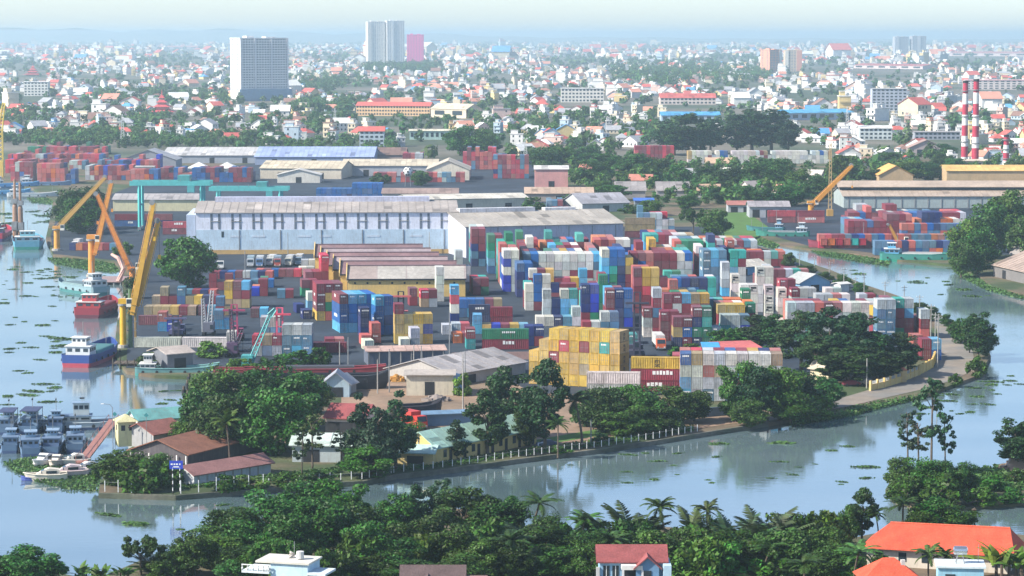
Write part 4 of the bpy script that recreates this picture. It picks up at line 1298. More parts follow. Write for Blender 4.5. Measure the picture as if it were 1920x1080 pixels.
def pedestal_crane(label, bx, by, ped_top, tips, w=1.6, color=YEL, boomcol=None, ped_r=1.3, foot=None, name='pedestal_crane'):
    """Column from (bx, by) up to row ped_top; tips = [(foot px, foot py, tip px, tip py)] booms in the same upright plane."""
    g = G(bx, by)
    t = thing(name, label, 'crane', (g.x, g.y, LAND))
    top = V(bx, ped_top, g.y).z - LAND
    MB().tube([(0, 0, 0), (0, 0, 0.8), (0, 0, 0.85)], [ped_r * 1.7, ped_r * 1.6, ped_r], 10).build('footing', 'concrete', t)
    MB().tube([(0, 0, 0.8), (0, 0, top * .86)], [ped_r, ped_r * .92], 14).build('pedestal', 'plain', t, color)
    MB().tube([(0, 0, top * .86), (0, 0, top * .9)], [ped_r * 1.5, ped_r * 1.5], 14).build('slew_ring', 'steel', t)
    MB().box(-ped_r * 1.2, ped_r * 1.3, -ped_r * 1.2, ped_r * 1.4, top * .9, top).build('machine_house', 'plain', t, color)
    cab = MB().box(ped_r * 1.3, ped_r * 1.3 + 1.5, -ped_r * 1.3, -ped_r * 1.3 + 1.5, top * .84, top * .84 + 2.2).build('cab', 'plain', t, (0.75, 0.72, 0.62))
    MB().box(ped_r * 1.3 + .1, ped_r * 1.3 + 1.4, -ped_r * 1.3 - .04, -ped_r * 1.3, top * .84 + .9, top * .84 + 2.0).build('window', 'glass', cab)
    for i, (fx, fy, tx, ty) in enumerate(tips):
        a = V(fx, fy, g.y) - Vector((g.x, g.y, LAND)) + Vector((0, -ped_r * .6 + 1.6 * i, 0))
        b = V(tx, ty, g.y) - Vector((g.x, g.y, LAND)) + Vector((0, -ped_r * .6 + 1.6 * i, 0))
        bo = box_boom(a, b, w, w * .62).build('boom', 'plain', t, boomcol or color)
        MB().tube([b + Vector((-.5, -.5, .1)), b + Vector((-.5, .5, .1))], w * .5, 10).build('sheave', 'steel', bo)
        MB().tube([b, b + Vector((0, 0, -9))], .05, 4).build('hook_cable', 'dark', bo)
        MB().box(b.x - .35, b.x + .35, b.y - .25, b.y + .25, b.z - 10, b.z - 8.9).build('hook_block', 'plain', bo, color)
        m = Vector((0, 0, top)) + Vector((-1.2, 0, 1.2))
        MB().tube([m, a + (b - a) * .55], .07, 4).build('stay', 'dark', t)
    return t

t = pedestal_crane('tall yellow quay crane with two booms beside the blue barge', 231, 652, 560, [(248, 590, 289, 380), (256, 575, 297, 415)], w=1.5, color=(0.66, 0.38, 0.02), boomcol=(0.64, 0.36, 0.05), ped_r=.85)
MB().tube([(1.9, .5, 0), (1.9, .5, 15.5)], [.6, .5], 10).build('support_column', 'plain', t, (0.10, 0.17, 0.09))
MB().tube([(3.2, .5, 0), (3.2, .5, 16.5)], [.35, .3], 10).build('support_column', 'plain', t, (0.42, 0.26, 0.10))
for i in range(6):
    MB().box(1.0, 3.6, .2, .8, 2 + i * 2.4, 2.3 + i * 2.4).build('tie_beam', 'steel', t)
pedestal_crane('orange quay crane on the brown wharf deck', 172, 519, 440, [(178, 478, 210, 342)], w=1.6, color=(0.70, 0.29, 0.05), ped_r=1.15)
pedestal_crane('orange crane whose boom crosses the wharf crane', 248, 530, 500, [(246, 508, 183, 364)], w=1.6, color=(0.66, 0.23, 0.04), ped_r=1.0)
pedestal_crane('small yellow crane with slanted boom by the pale containers', 107, 470, 424, [(107, 430, 199, 332)], w=1.6, color=(0.64, 0.30, 0.05), boomcol=(0.55, 0.32, 0.08), ped_r=1.2)
pedestal_crane('orange crane over the far bank yard', 1520, 415, 377, [(1519, 388, 1598, 310)], w=1.9, color=(0.66, 0.30, 0.04), ped_r=1.3)
pedestal_crane('small orange crane beside the green barge', 1690, 470, 452, [(1686, 458, 1667, 421)], w=1.0, color=(0.60, 0.30, 0.05), ped_r=.8)

# slender mast next to the far bank crane
g = G(1556, 405)
t = thing('signal_mast', 'slender tan lattice mast beside the far bank crane', 'mast', (g.x, g.y, LAND))
lattice((0, 0, 0), (0, 0, V(1556, 268, g.y).z - LAND), 1.6, .7, 16, .12).build('lattice', 'plain', t, (0.50, 0.36, 0.18))
MB().box(-1.4, 1.4, -1.4, 1.4, 0, 3.0).build('base', 'plain', t, (0.5, 0.3, 0.08))
# brown derrick masts on the river edge
for x, top, lab in ((29, 337, 'brown derrick mast rising behind moored boats, thinner tip'), (39, 343, 'second brown derrick mast, paler, beside the first')):
    g = G(x, 446)
    t = thing('derrick_mast', lab, 'mast', (g.x, g.y, 0.2), 0, 'brown derrick masts')
    H = V(x, top, g.y).z
    MB().tube([(0, 0, -.8), (0, 0, H * .55), (0, 0, H * .6), (0, 0, H)], [1.2, 1.0, .6, .45], 10).build('mast', 'plain', t, (0.34, 0.20, 0.13))
    MB().box(-1.3, 1.3, -1.3, 1.3, H * .16, H * .30).build('winch_house', 'steel', t)
    MB().box(-1.2, 1.2, -1.0, 1.0, H * .60, H * .68).build('crosstree', 'steel', t)
# yellow lattice tower at the picture edge
g = G(2, 332)
t = thing('yellow_lattice_crane', 'yellow lattice tower crane cut by the picture edge', 'crane', (g.x, g.y, LAND))
lattice((0, 0, 0), (0, 0, 26), 2.6, 2.4, 10, .3).build('tower', 'plain', t, (0.70, 0.52, 0.08))
lattice((0, 0, 26), (2.4, 0, 43), 2.4, 1.2, 8, .25).build('jib', 'plain', t, (0.70, 0.52, 0.08))
MB().box(-1.6, 1.6, -1.6, 1.6, 0, 9).build('base', 'plain', t, (0.68, 0.46, 0.08))

# teal gantries
def gantry(label, x0, x1, by, ty, col=(0.10, 0.46, 0.46)):
    a, b = G(x0, by), G(x1, by)
    t = thing('gantry_crane', label, 'gantry crane', (a.x, a.y, LAND), 0, 'teal gantry cranes')
    W = b.x - a.x
    H = V(x0, ty, a.y).z - LAND
    for x in (0, W):
        for y in (0, 9):
            MB().tube([(x, y, 0), (x, y, H)], .75, 4).build('leg', 'plain', t, col)
        MB().box(x - .6, x + .6, -1.5, 10.5, .3, 1.5).build('bogie', 'steel', t)
        MB().box(x - .5, x + .5, 0, 9, H * .55, H * .55 + .8).build('sill_beam', 'plain', t, col)
    for y in (0, 9):
        MB().box(-4, W + 4, y - .7, y + .7, H, H + 1.9).build('girder', 'plain', t, col)
    MB().box(W * .62, W * .62 + 5, 0, 9, H + 1.9, H + 4.2).build('trolley', 'plain', t, (0.07, 0.30, 0.30))
    MB().box(W * .78, W * .78 + 3, -1.5, 1.2, H - 2.8, H - .1).build('cab', 'plain', t, (0.09, 0.38, 0.40))
    for k in range(6):
        MB().box(W * k / 6, W * k / 6 + .15, -.9, -.75, H + 1.9, H + 3).build('railing_post', 'steel', t)
gantry('teal gantry crane with tall legs behind the quay cranes', 262, 378, 432, 348)
gantry('second teal gantry crane behind the lavender warehouse', 408, 525, 392, 358)

# lattice crawler cranes and stackers at the near quay
def crawler(label, bx, by, tips, color, boomcol, body=2.6):
    g = G(bx, by)
    t = thing('crawler_crane', label, 'crane', (g.x, g.y, LAND + .06))
    for sx in (-1, 1):
        MB().loft([[(sx * 1.3 + w, y, z) for y, z in ((-2.4, .2), (-2.1, 0), (2.1, 0), (2.4, .2), (2.4, .7), (2.0, .95), (-2.0, .95), (-2.4, .7))] for w in (-.35, .35)]).build('track', 'dark', t)
    MB().box(-1.4, 1.4, -1.8, 2.4, .95, .95 + body).build('machine_house', 'plain', t, color)
    cab = MB().box(.5, 1.5, -2.7, -1.75, 1.0, 3.2).build('cab', 'plain', t, color)
    MB().box(.6, 1.4, -2.74, -2.7, 1.8, 3.0).build('window', 'glass', cab)
    for fx, fy, tx, ty in tips:
        a, b = (V(px, py, g.y) - Vector((g.x, g.y, LAND)) for px, py in ((fx, fy), (tx, ty)))
        lattice(a, b, 1.3, .7, 12, .13).build('boom', 'plain', t, boomcol)
        MB().tube([b, Vector((0, 1.5, body + 1.5))], .06, 4).build('stay', 'dark', t)
        MB().tube([b, b + Vector((0, 0, -7))], .05, 4).build('hook_cable', 'dark', t)
    return t
crawler('teal lattice boom crane at the near quay', 464, 693, [(466, 688, 506, 592), (506, 592, 516, 580)], (0.06, 0.30, 0.30), (0.12, 0.45, 0.46))
crawler('dark lattice crane beside the white box at the quay', 436, 668, [(438, 660, 432, 580), (425, 690, 455, 620)], (0.10, 0.06, 0.12), (0.07, 0.06, 0.10))
crawler('grey lattice crane among quay equipment', 392, 628, [(392, 620, 398, 545), (384, 622, 380, 560)], (0.14, 0.15, 0.2), (0.40, 0.42, 0.45))

def stacker(label, px, py, h, color, rz=0.0, boom=None):
    g = G(px, py)
    t = thing('reach_stacker', label, 'stacker', (g.x, g.y, LAND + .06), rz, 'container stackers in the yard')
    MB().box(-1.9, 1.9, 0, 6.5, .7, 1.9).build('chassis', 'plain', t, color)
    MB().box(-1.8, 1.8, 4.2, 6.4, 1.9, 2.9).build('counterweight', 'plain', t, color)
    cab = MB().box(-.8, .8, 2.2, 4.0, 1.9, 3.9).build('cab', 'plain', t, color)
    MB().box(-.7, .7, 2.14, 2.2, 2.6, 3.7).build('window', 'glass', cab)
    for x in (-1.7, 1.7):
        for y in (1.0, 5.4):
            w = MB().tube([(x - .35, y, .75), (x + .35, y, .75)], .75, 12).build('wheel', 'dark', t)
    for x in (-.75, .75):
        MB().box(x - .22, x + .22, -.55, -.1, .3, h).build('mast_rail', 'plain', t, boom or (0.05, 0.05, 0.08))
    for k in range(5):
        MB().box(-.75, .75, -.45, -.2, .8 + k * (h - 1) / 4, 1.05 + k * (h - 1) / 4).build('mast_tie', 'plain', t, boom or (0.05, 0.05, 0.08))
    MB().box(-3.0, 3.0, -1.2, -.6, h * .82, h * .82 + .5).build('spreader', 'plain', t, color)
    return t
stacker('dark stacker with tall mast between container rows on lane', 1194, 672, 17, (0.05, 0.05, 0.08))
stacker('pink masted stacker on the open lot', 525, 655, 11, (0.60, 0.07, 0.12), boom=(0.70, 0.10, 0.18))
stacker('maroon masted stacker behind the white quay box', 440, 640, 10, (0.34, 0.05, 0.12), boom=(0.40, 0.06, 0.14))
stacker('red stacker lifting boxes beside the yellow shed', 752, 605, 9, (0.55, 0.12, 0.12), boom=(0.03, 0.03, 0.05))
stacker('navy stacker near the blue quay pair', 330, 632, 6, (0.10, 0.10, 0.2))
# ================================================================ boats and vehicles
def hull_mesh(L, B, H, draft=0.8, bow=0.35, rake=0.16, sheer=0.5, flat=False):
    """(upper hull, lower hull band, deck) along +x (bow), centre on the origin, waterline z = 0."""
    xs = [-0.5, -0.47, -0.3, 0.0, 0.5 - bow, 0.5 - bow * .45, 0.5 - bow * .12, 0.5]
    hb = [0.82, 0.92, 1.0, 1.0, 1.0, .78, .34, .04]
    if flat:
        hb = [0.92, 0.97, 1, 1, 1, .96, .86, .72]
    up, lo, dk = MB(), MB(), MB()
    U, M, W, D = [], [], [], []
    for x, h in zip(xs, hb):
        k = max(0, (x - (0.5 - bow)) / bow)
        z1 = H + sheer * H * k * k + (0.10 * H if x < -0.4 else 0)
        X = x * L
        U.append((X + rake * H * k, h * B / 2, z1)); M.append((X, h * B / 2 * .97, H * .38)); W.append((X - rake * H * k * 1.5, h * B / 2 * .88, -draft))
    def strip(mb, a, b):
        n = len(a)
        for s in (1, -1):
            vs = [(p[0], s * p[1], p[2]) for p in a] + [(p[0], s * p[1], p[2]) for p in b]
            fs = [(i, i + 1, n + i + 1, n + i) if s < 0 else (i + 1, i, n + i, n + i + 1) for i in range(n - 1)]
            mb.add(vs, fs)
        for i in (0, n - 1):
            mb.quad((a[i][0], a[i][1], a[i][2]), (a[i][0], -a[i][1], a[i][2]), (b[i][0], -b[i][1], b[i][2]), (b[i][0], b[i][1], b[i][2]))
    strip(up, U, M)
    strip(lo, M, W)
    n = len(U)
    vs = [(p[0], p[1] * .97, min(p[2], H * 1.02) - .45) for p in U] + [(p[0], -p[1] * .97, min(p[2], H * 1.02) - .45) for p in U]
    dk.add(vs, [(n + i, n + i + 1, i + 1, i) for i in range(n - 1)])
    # bulwark top rail
    for s in (1, -1):
        up.tube([(p[0], s * p[1], p[2]) for p in U], .12, 4)
    return up, lo, dk

def house(t, x0, x1, w, z0, z1, col, roof=None, windows=3, roofcol=(0.7, 0.7, 0.68)):
    b = MB().box(x0, x1, -w / 2, w / 2, z0, z1).build('deckhouse', 'plain', t, col)
    MB().box(x0 - .3, x1 + .3, -w / 2 - .3, w / 2 + .3, z1, z1 + .15).build('roof', 'plain', b, roofcol)
    hh = z1 - z0
    for k in range(windows):
        y = -w / 2 + w * (k + .5) / windows
        for x, s in ((x0, -1), (x1, 1)):
            MB().box(min(x, x + s * .04), max(x, x + s * .04), y - w / windows * .3, y + w / windows * .3, z0 + hh * .5, z0 + hh * .82).build('window', 'glass', b)
    for k in range(max(2, windows)):
        x = x0 + (x1 - x0) * (k + .5) / max(2, windows)
        for s in (-1, 1):
            MB().box(x - (x1 - x0) / 8, x + (x1 - x0) / 8, s * w / 2 - (.04 if s < 0 else 0), s * w / 2 + (.04 if s > 0 else 0), z0 + hh * .5, z0 + hh * .82).build('window', 'glass', b)
    return b

def boat(name, label, px, py, L, B, H, yaw, hull, low, cat='barge', deck=(0.20, 0.16, 0.14), stern_house=None, hold=None, flat=False, mast=True, group=None, z=0.0, cargo=None):
    """Centre at picture point (px, py) on the water; yaw = direction of the bow in degrees from +x."""
    g = G(px, py, z)
    t = thing(name, label, cat, (g.x, g.y, z), R(yaw), group)
    up, lo, dk = hull_mesh(L, B, H, flat=flat)
    up.build('hull', 'plain', t, hull)
    lo.build('hull_bottom', 'plain', t, low)
    dk.build('deck', 'plain', t, deck)
    if hold:
        MB().box(-L * .22, L * .28, -B * .36, B * .36, H - .5, H + .5).build('hold_coaming', 'plain', t, hold)
        MB().box(-L * .21, L * .27, -B * .33, B * .33, H + .5, H + .58).build('hatch', 'plain', t, tuple(v * .6 for v in hold))
    if stern_house:
        col, w, h = stern_house
        house(t, -L * .44, -L * .26, B * w, H - .4, H - .4 + h, col)
        house(t, -L * .40, -L * .30, B * w * .6, H - .2 + h, H + h + 1.7, col)
    if mast:
        x = -L * .28
        MB().tube([(x, 0, H), (x, 0, H + 8)], .09, 5).build('mast', 'steel', t)
        MB().tube([(L * .38, 0, H), (L * .38, 0, H + 3.5)], .08, 5).build('mast', 'steel', t)
    for i in range(5):
        for s in (-1, 1):
            x = -L * .4 + i * L * .17
            MB().tube([(x, s * (B / 2 + .12), H * .55), (x, s * (B / 2 + .34), H * .55)], .38, 8).build('tyre_fender', 'dark', t)
    return t

boat('river_barge', 'blue hulled barge with red bottom at the yellow crane', 175, 676, 30, 8.6, 2.9, 82, (0.03, 0.07, 0.26), (0.42, 0.06, 0.09), deck=(0.16, 0.2, 0.22), stern_house=((0.66, 0.68, 0.70), .72, 2.6), hold=(0.10, 0.30, 0.30))
boat('river_barge', 'maroon barge with red deckhouse moored off the quay', 186, 588, 28, 9.0, 2.8, 84, (0.26, 0.03, 0.05), (0.12, 0.03, 0.05), deck=(0.3, 0.06, 0.06), stern_house=((0.40, 0.05, 0.06), .8, 2.2), hold=(0.30, 0.05, 0.06))
boat('river_barge', 'grey green barge moored under the wharf deck', 152, 548, 27, 7.5, 2.6, 128, (0.22, 0.34, 0.38), (0.05, 0.20, 0.20), deck=(0.25, 0.28, 0.3), stern_house=((0.42, 0.48, 0.52), .75, 2.4), hold=(0.2, 0.3, 0.32))
boat('river_barge', 'teal edged barge with maroon hold by the small yellow crane', 54, 462, 34, 11.5, 3.0, 98, (0.10, 0.30, 0.42), (0.04, 0.26, 0.22), deck=(0.26, 0.05, 0.08), stern_house=((0.20, 0.46, 0.55), .8, 2.2), hold=(0.30, 0.04, 0.08))
boat('river_barge', 'red and navy barge cut by the picture edge', 0, 448, 32, 8.5, 3.2, 92, (0.36, 0.03, 0.06), (0.05, 0.03, 0.12), deck=(0.2, 0.05, 0.08), stern_house=((0.08, 0.06, 0.16), .8, 2.4))
boat('flat_barge', 'flat teal barge lying before the quay hut', 332, 702, 20, 6, 1.8, 2, (0.16, 0.34, 0.34), (0.10, 0.42, 0.38), deck=(0.4, 0.36, 0.3), stern_house=((0.62, 0.6, 0.58), .7, 1.4), flat=True, mast=False)
boat('cargo_barge', 'long green barge with pale cargo at the far bank', 1724, 490, 29, 7, 2.8, -8, (0.06, 0.28, 0.24), (0.05, 0.38, 0.26), deck=(0.5, 0.5, 0.48), stern_house=((0.12, 0.36, 0.58), .8, 2.2), hold=(0.55, 0.56, 0.55))
boat('cargo_barge', 'maroon barge loaded with orange red boxes at far yard', 1582, 468, 27, 8, 2.6, 176, (0.22, 0.04, 0.07), (0.14, 0.03, 0.06), deck=(0.3, 0.1, 0.1), stern_house=None)
boat('cargo_barge', 'green hulled boat on the narrow channel, closer to yard', 1468, 446, 22, 6, 2.4, 172, (0.05, 0.24, 0.20), (0.03, 0.16, 0.12), deck=(0.3, 0.3, 0.3), stern_house=((0.40, 0.5, 0.58), .8, 2.2), hold=(0.3, 0.34, 0.36))
boat('cargo_barge', 'small green boat on the narrow channel under the workshop', 1436, 436, 16, 5, 2, 168, (0.06, 0.22, 0.24), (0.03, 0.15, 0.12), deck=(0.3, 0.3, 0.3), stern_house=((0.2, 0.35, 0.5), .8, 2.0))
for i, (x, y, l, yw, lab, c) in enumerate(((28, 352, 26, 20, 'blue white boat moored at the far port, beside the picture edge', (0.12, 0.34, 0.62)), (85, 350, 28, 4, 'dark blue boat moored below the orange container row', (0.16, 0.26, 0.42)),
                                        (62, 371, 26, 6, 'pale boat with light blue stripe in the far inlet', (0.52, 0.56, 0.58)), (20, 366, 20, 15, 'small blue boat in the far inlet beside hyacinth', (0.14, 0.40, 0.66)))):
    boat('moored_boat', lab, x, y, l, 6.5, 2.4, yw, c, tuple(v * .5 for v in c), cat='boat', stern_house=((0.60, 0.64, 0.68), .75, 2.2), group='boats moored in the far inlet')
# orange red boxes riding on the maroon barge
g = G(1582, 468, 0)
k = 0
for i in range(6):
    for r in range(2):
        o = put('shipping_container', CM[20], None, [PAL['s'][1], PAL['r'][1], PAL['o'][1], PAL['e'][1]][(i * 2 + r) % 3 if i != 4 else 3])
        o.location = (g.x - 9.6 + i * 3.0, g.y - 3 + r * 3.0 - 3, 2.2)
        o.rotation_euler = (0, 0, rnd.uniform(-.08, .08))
        if r == 1:
            o.location.y += 3.4
        tag(o, f"{'teal' if i == 4 else 'orange red'} box on maroon barge, {ORD[i]} from its bow, {'landward' if r else 'channel'} side", 'container', 'boxes on the maroon barge')

# --- grey-blue patrol boats rafted at the marina
NAVY = (0.10, 0.17, 0.27)
specs = [(22, 842, 15, 6.0, 'grey blue patrol boat rafted at the marina, beside the picture edge'), (58, 846, 16, 6.0, 'second grey blue patrol boat in the marina raft'),
         (100, 843, 16, 6.0, 'third grey blue patrol boat in the marina raft'), (142, 838, 17, 6.0, 'patrol boat with pale bridge next to the red gangway'),
         (18, 808, 16, 6.0, 'rear patrol boat with dark awning, beside the picture edge'), (62, 806, 17, 6.4, 'rear patrol boat under a long dark awning'), (106, 806, 15, 6.0, 'rear patrol boat with round pale wheelhouse'),
         (158, 804, 22, 7.0, 'large pale grey ship with radar mast behind the raft')]
for i, (x, y, L, B, lab) in enumerate(specs):
    big = i == 7
    L, B = L * rnd.uniform(.7, .95), B * rnd.uniform(.82, 1.0)
    t = boat('patrol_boat', lab, x, y, L, B * .72, 1.6, [96, 100, 94, 98][i % 4] if i < 4 else [92, 90, 96][i - 4] if not big else 8, NAVY if not big else (0.40, 0.46, 0.50), (0.06, 0.10, 0.2), cat='patrol boat', deck=(0.16, 0.22, 0.32),
             mast=False, group='grey blue patrol boats at the marina')
    c = [(0.14, 0.22, 0.33), (0.20, 0.30, 0.42), (0.12, 0.18, 0.29), (0.30, 0.40, 0.48)][i % 4] if not big else (0.50, 0.55, 0.55)
    house(t, -L * .30, L * .08, B * .55, 1.3, 2.9, c, roofcol=(0.14, 0.21, 0.32))
    house(t, -L * .12, L * .06, B * .34, 3.1, 4.1 if not big else 5.6, (0.20, 0.32, 0.44) if not big else c, roofcol=(0.24, 0.34, 0.46))
    if i in (4, 5):
        MB().box(-L * .42, L * .16, -B * .3, B * .3, 4.6, 4.75).build('awning', 'plain', t, (0.05, 0.06, 0.13))
        for sx in (-.4, .14):
            for sy in (-.28, .28):
                MB().tube([(L * sx, B * sy, 1.8), (L * sx, B * sy, 4.6)], .07, 5).build('awning_post', 'steel', t)
    MB().tube([(-L * .02, 0, 4.0), (-L * .02, 0, 7 + 2 * big)], .06, 5).build('mast', 'steel', t)
    MB().box(-L * .02 - .5, -L * .02 + .5, -.1, .1, 6.4, 6.7).build('radar', 'dark', t)
    for s in (-1, 1):
        MB().tube([(-L * .45, s * B * .33, 2.3), (L * .3, s * B * .34, 2.3), (L * .45, 0, 2.7)], .035, 4).build('railing', 'steel', t)

# --- white motor cruisers among the hyacinth
def cruiser(label, px, py, L, B, yaw, col, tint):
    g = G(px, py, 0)
    t = thing('motor_cruiser', label, 'motor boat', (g.x, g.y, 0), R(yaw), 'motor cruisers moored at the marina')
    up, lo, dk = hull_mesh(L, B, 1.15, draft=.4, bow=.5, rake=.5, sheer=.35)
    up.build('hull', 'plain', t, col)
    lo.build('hull_bottom', 'plain', t, tint)
    dk.build('deck', 'plain', t, (0.6, 0.56, 0.5))
    rings = []
    for x, w, z in ((-.34, .80, .9), (-.30, .80, 2.05), (-.05, .76, 2.3), (.10, .66, 1.9), (.30, .40, 1.05)):
        rings.append([(x * L, w * B / 2, .7), (x * L, w * B / 2 * .86, z), (x * L, -w * B / 2 * .86, z), (x * L, -w * B / 2, .7)])
    cb = MB().loft(rings).build('cabin', 'plain', t, col)
    MB().loft([[(x * L, y, z) for y, z in ((w, z0), (w * .92, z1), (-w * .92, z1), (-w, z0))] for x, w, z0, z1 in ((.06, B * .31, 1.5, 2.02), (.14, B * .29, 1.35, 1.78))]).build('windscreen', 'glass', cb)
    for s in (-1, 1):
        MB().box(-L * .24, L * .02, s * B * .372 - .04, s * B * .372 + .04, 1.35, 1.85).build('window', 'glass', cb)
cruiser('white motor cruiser with dark oval screen, topmost at the marina', 82, 872, 6.5, 3.0, 250, (0.70, 0.71, 0.72), (0.6, 0.6, 0.6))
cruiser('small cream motor cruiser beside the white one', 106, 874, 5.0, 2.6, 262, (0.62, 0.55, 0.48), (0.5, 0.4, 0.36))
cruiser('cream cruiser with rounded canopy near the gangway foot', 138, 872, 6.4, 2.8, 200, (0.62, 0.60, 0.54), (0.35, 0.35, 0.32))
cruiser('cream motor boat lying lowest at the marina edge', 88, 900, 7.5, 2.8, 192, (0.68, 0.62, 0.52), (0.62, 0.55, 0.45))
cruiser('pinkish motor boat moored inside the lowest one', 128, 893, 7.5, 2.6, 196, (0.62, 0.50, 0.50), (0.3, 0.28, 0.3))
cruiser('white motor boat closest to the shore shrubs', 160, 888, 6.5, 2.6, 205, (0.68, 0.68, 0.66), (0.5, 0.5, 0.5))
g = G(56, 901, 0)
t = thing('rowing_boat', 'small blue rowing boat at the tip of the cruisers', 'boat', (g.x, g.y, 0), R(185))
up, lo, dk = hull_mesh(3.2, 1.3, .6, draft=.3, bow=.5)
up.build('hull', 'plain', t, (0.06, 0.10, 0.36)); lo.build('hull_bottom', 'plain', t, (0.05, 0.08, 0.3)); dk.build('deck', 'plain', t, (0.3, 0.32, 0.36))

# red gangway down to the raft
a, b = G(152, 876, 0), G(214, 826, 0)
t = thing('gangway', 'red brown gangway sloping down from the guard house', 'gangway', (a.x, a.y, 0))
d = Vector((b.x - a.x, b.y - a.y, 3.4))
n = Vector((-d.y, d.x, 0)).normalized() * 1.0
z0 = Vector((0, 0, 1.0))
MB().add([z0 - n, z0 + n, d + z0 + n, d + z0 - n, z0 - n - Vector((0, 0, .3)), z0 + n - Vector((0, 0, .3)), d + z0 + n - Vector((0, 0, .3)), d + z0 - n - Vector((0, 0, .3))],
         [(0, 1, 2, 3), (4, 5, 1, 0), (3, 2, 6, 7), (0, 3, 7, 4), (1, 5, 6, 2)]).build('ramp', 'plain', t, (0.34, 0.16, 0.13))
for s in (-1, 1):
    mb = MB()
    mb.tube([z0 + n * s + Vector((0, 0, 1)), d + z0 + n * s + Vector((0, 0, 1))], .07, 4)
    for k in range(7):
        p = z0 + n * s + d * (k / 6)
        mb.tube([p, p + Vector((0, 0, 1))], .05, 4)
    mb.build('handrail', 'plain', t, (0.36, 0.17, 0.14))

# --- hulls on land
boat('beached_hull', 'dark steel hull propped up on the earth lot', 780, 782, 11, 4.5, 2.6, 18, (0.035, 0.035, 0.05), (0.03, 0.03, 0.045), cat='ship hull', deck=(0.06, 0.06, 0.07), mast=False, z=LAND + .8)
boat('repair_barge', 'long red decked barge laid up in front of the quay hedge', 590, 700, 34, 5, 1.3, 3, (0.26, 0.045, 0.06), (0.05, 0.05, 0.08), deck=(0.26, 0.06, 0.07), mast=False, z=LAND + .8, flat=True, hold=(0.10, 0.09, 0.10))
boat('repair_barge', 'black barge with pale winch laid up beside the red one', 672, 722, 14, 5, 2.4, 6, (0.03, 0.035, 0.05), (0.02, 0.025, 0.04), deck=(0.12, 0.12, 0.13), stern_house=None, mast=False, z=LAND + .8)
boat('repair_barge', 'second low red barge behind the lattice crane foot', 478, 700, 20, 4, 1.2, 2, (0.26, 0.05, 0.06), (0.08, 0.04, 0.06), deck=(0.3, 0.07, 0.08), mast=False, z=LAND + .8, flat=True)

# --- trucks and cars
def truck(label, px, py, yaw, cabcol, boxcol=None, L=12.0, group='trucks'):
    g = G(px, py)
    t = thing('container_truck', label, 'truck', (g.x, g.y, LAND + .06), R(yaw), group)
    mb = MB()
    mb.loft([[(x, y, z) for y, z in ((0, .6), (2.1, .6), (2.1, 3.0), (.5, 3.0), (.05, 1.8))] for x in (-1.2, 1.2)])
    cb = mb.build('cab', 'plain', t, cabcol)
    MB().add([(-1.05, .02, 1.85), (1.05, .02, 1.85), (1.05, .44, 2.85), (-1.05, .44, 2.85)], [(0, 1, 2, 3)]).build('windscreen', 'glass', cb)
    for x in (-.85, .85):
        MB().box(x - .2, x + .2, -.05, .02, .8, 1.05).build('headlight', 'white_print', cb)
    MB().box(-1.15, 1.15, -.08, 0.05, .5, .75).build('bumper', 'steel', cb)
    MB().box(-.5, .5, 2.1, L, .85, 1.15).build('chassis', 'steel', t)
    if boxcol is not None:
        MB().box(-1.22, 1.22, 2.6, L, 1.16, 3.75).build('load_box', 'paint', t, boxcol)
    for y in (1.0, 3.4, L - 2.6, L - 1.2):
        for x in (-1.05, 1.05):
            MB().tube([(x - .16, y, .5), (x + .16, y, .5)], .5, 12).build('wheel', 'dark', t)
    return t
truck('orange cab truck carrying a white container on the lane', 1240, 658, 3, (0.65, 0.13, 0.05), (0.62, 0.62, 0.60))
truck('white truck parked beside the round quay tree', 413, 506, 4, (0.72, 0.72, 0.70), None, 8)
truck('white truck behind the wharf crane', 140, 468, -6, (0.70, 0.70, 0.70), (0.6, 0.6, 0.6), 8)
truck('bright red truck at the blue shed on the earth lot', 793, 808, 35, (0.60, 0.05, 0.04), (0.55, 0.06, 0.05), 7)
for i, x in enumerate((468, 486, 502, 520, 540, 556)):
    truck(f'parked box truck, {ORD[i]} in the line before the plinth', x + rnd.uniform(-3, 3), 500 + rnd.uniform(-2.5, 2.5), rnd.uniform(-7, 7), [(0.5, 0.55, 0.6), (.1, .2, .4), (.5, .5, .5), (.4, .08, .06), (.5, .5, .45), (.2, .3, .4)][i], [(0.30, 0.40, 0.46), (0.5, 0.54, 0.56), (0.6, 0.62, 0.62), (0.25, 0.34, 0.42), (0.5, 0.52, 0.54), (0.6, 0.6, 0.6)][i], 9, 'box trucks parked before the long warehouse')

def car(label, px, py, yaw, col):
    g = G(px, py)
    t = thing('parked_car', label, 'car', (g.x, g.y, LAND + .06), R(yaw), 'parked cars')
    prof = [(-2.1, .35), (-2.1, .85), (-1.3, .95), (-.8, 1.42), (.8, 1.42), (1.35, .98), (2.1, .85), (2.1, .35)]
    MB().loft([[(x, w * (1 if z < 1 else .86), z) for x, z in prof] for w in (-.85, .85)]).build('body', 'plain', t, col)
    for s in (-1, 1):
        MB().add([(-1.1, s * .80, .99), (1.15, s * .80, .99), (.75, s * .745, 1.36), (-.75, s * .745, 1.36)], [(0, 1, 2, 3) if s < 0 else (3, 2, 1, 0)]).build('window', 'glass', t)
    for x in (-1.3, 1.3):
        for s in (-1, 1):
            MB().tube([(x, s * .7, .33), (x, s * .9, .33)], .33, 10).build('wheel', 'dark', t)
car('dark blue car under trees by the embankment', 1026, 838, 20, (0.04, 0.07, 0.14))
car('maroon car parked behind the yellow road wall', 1596, 724, 10, (0.22, 0.03, 0.06))
car('pale car parked on the shaded lot of the grove', 1625, 722, 12, (0.4, 0.38, 0.36))
# ================================================================ trees and plants
NPR = np.random.default_rng(11)

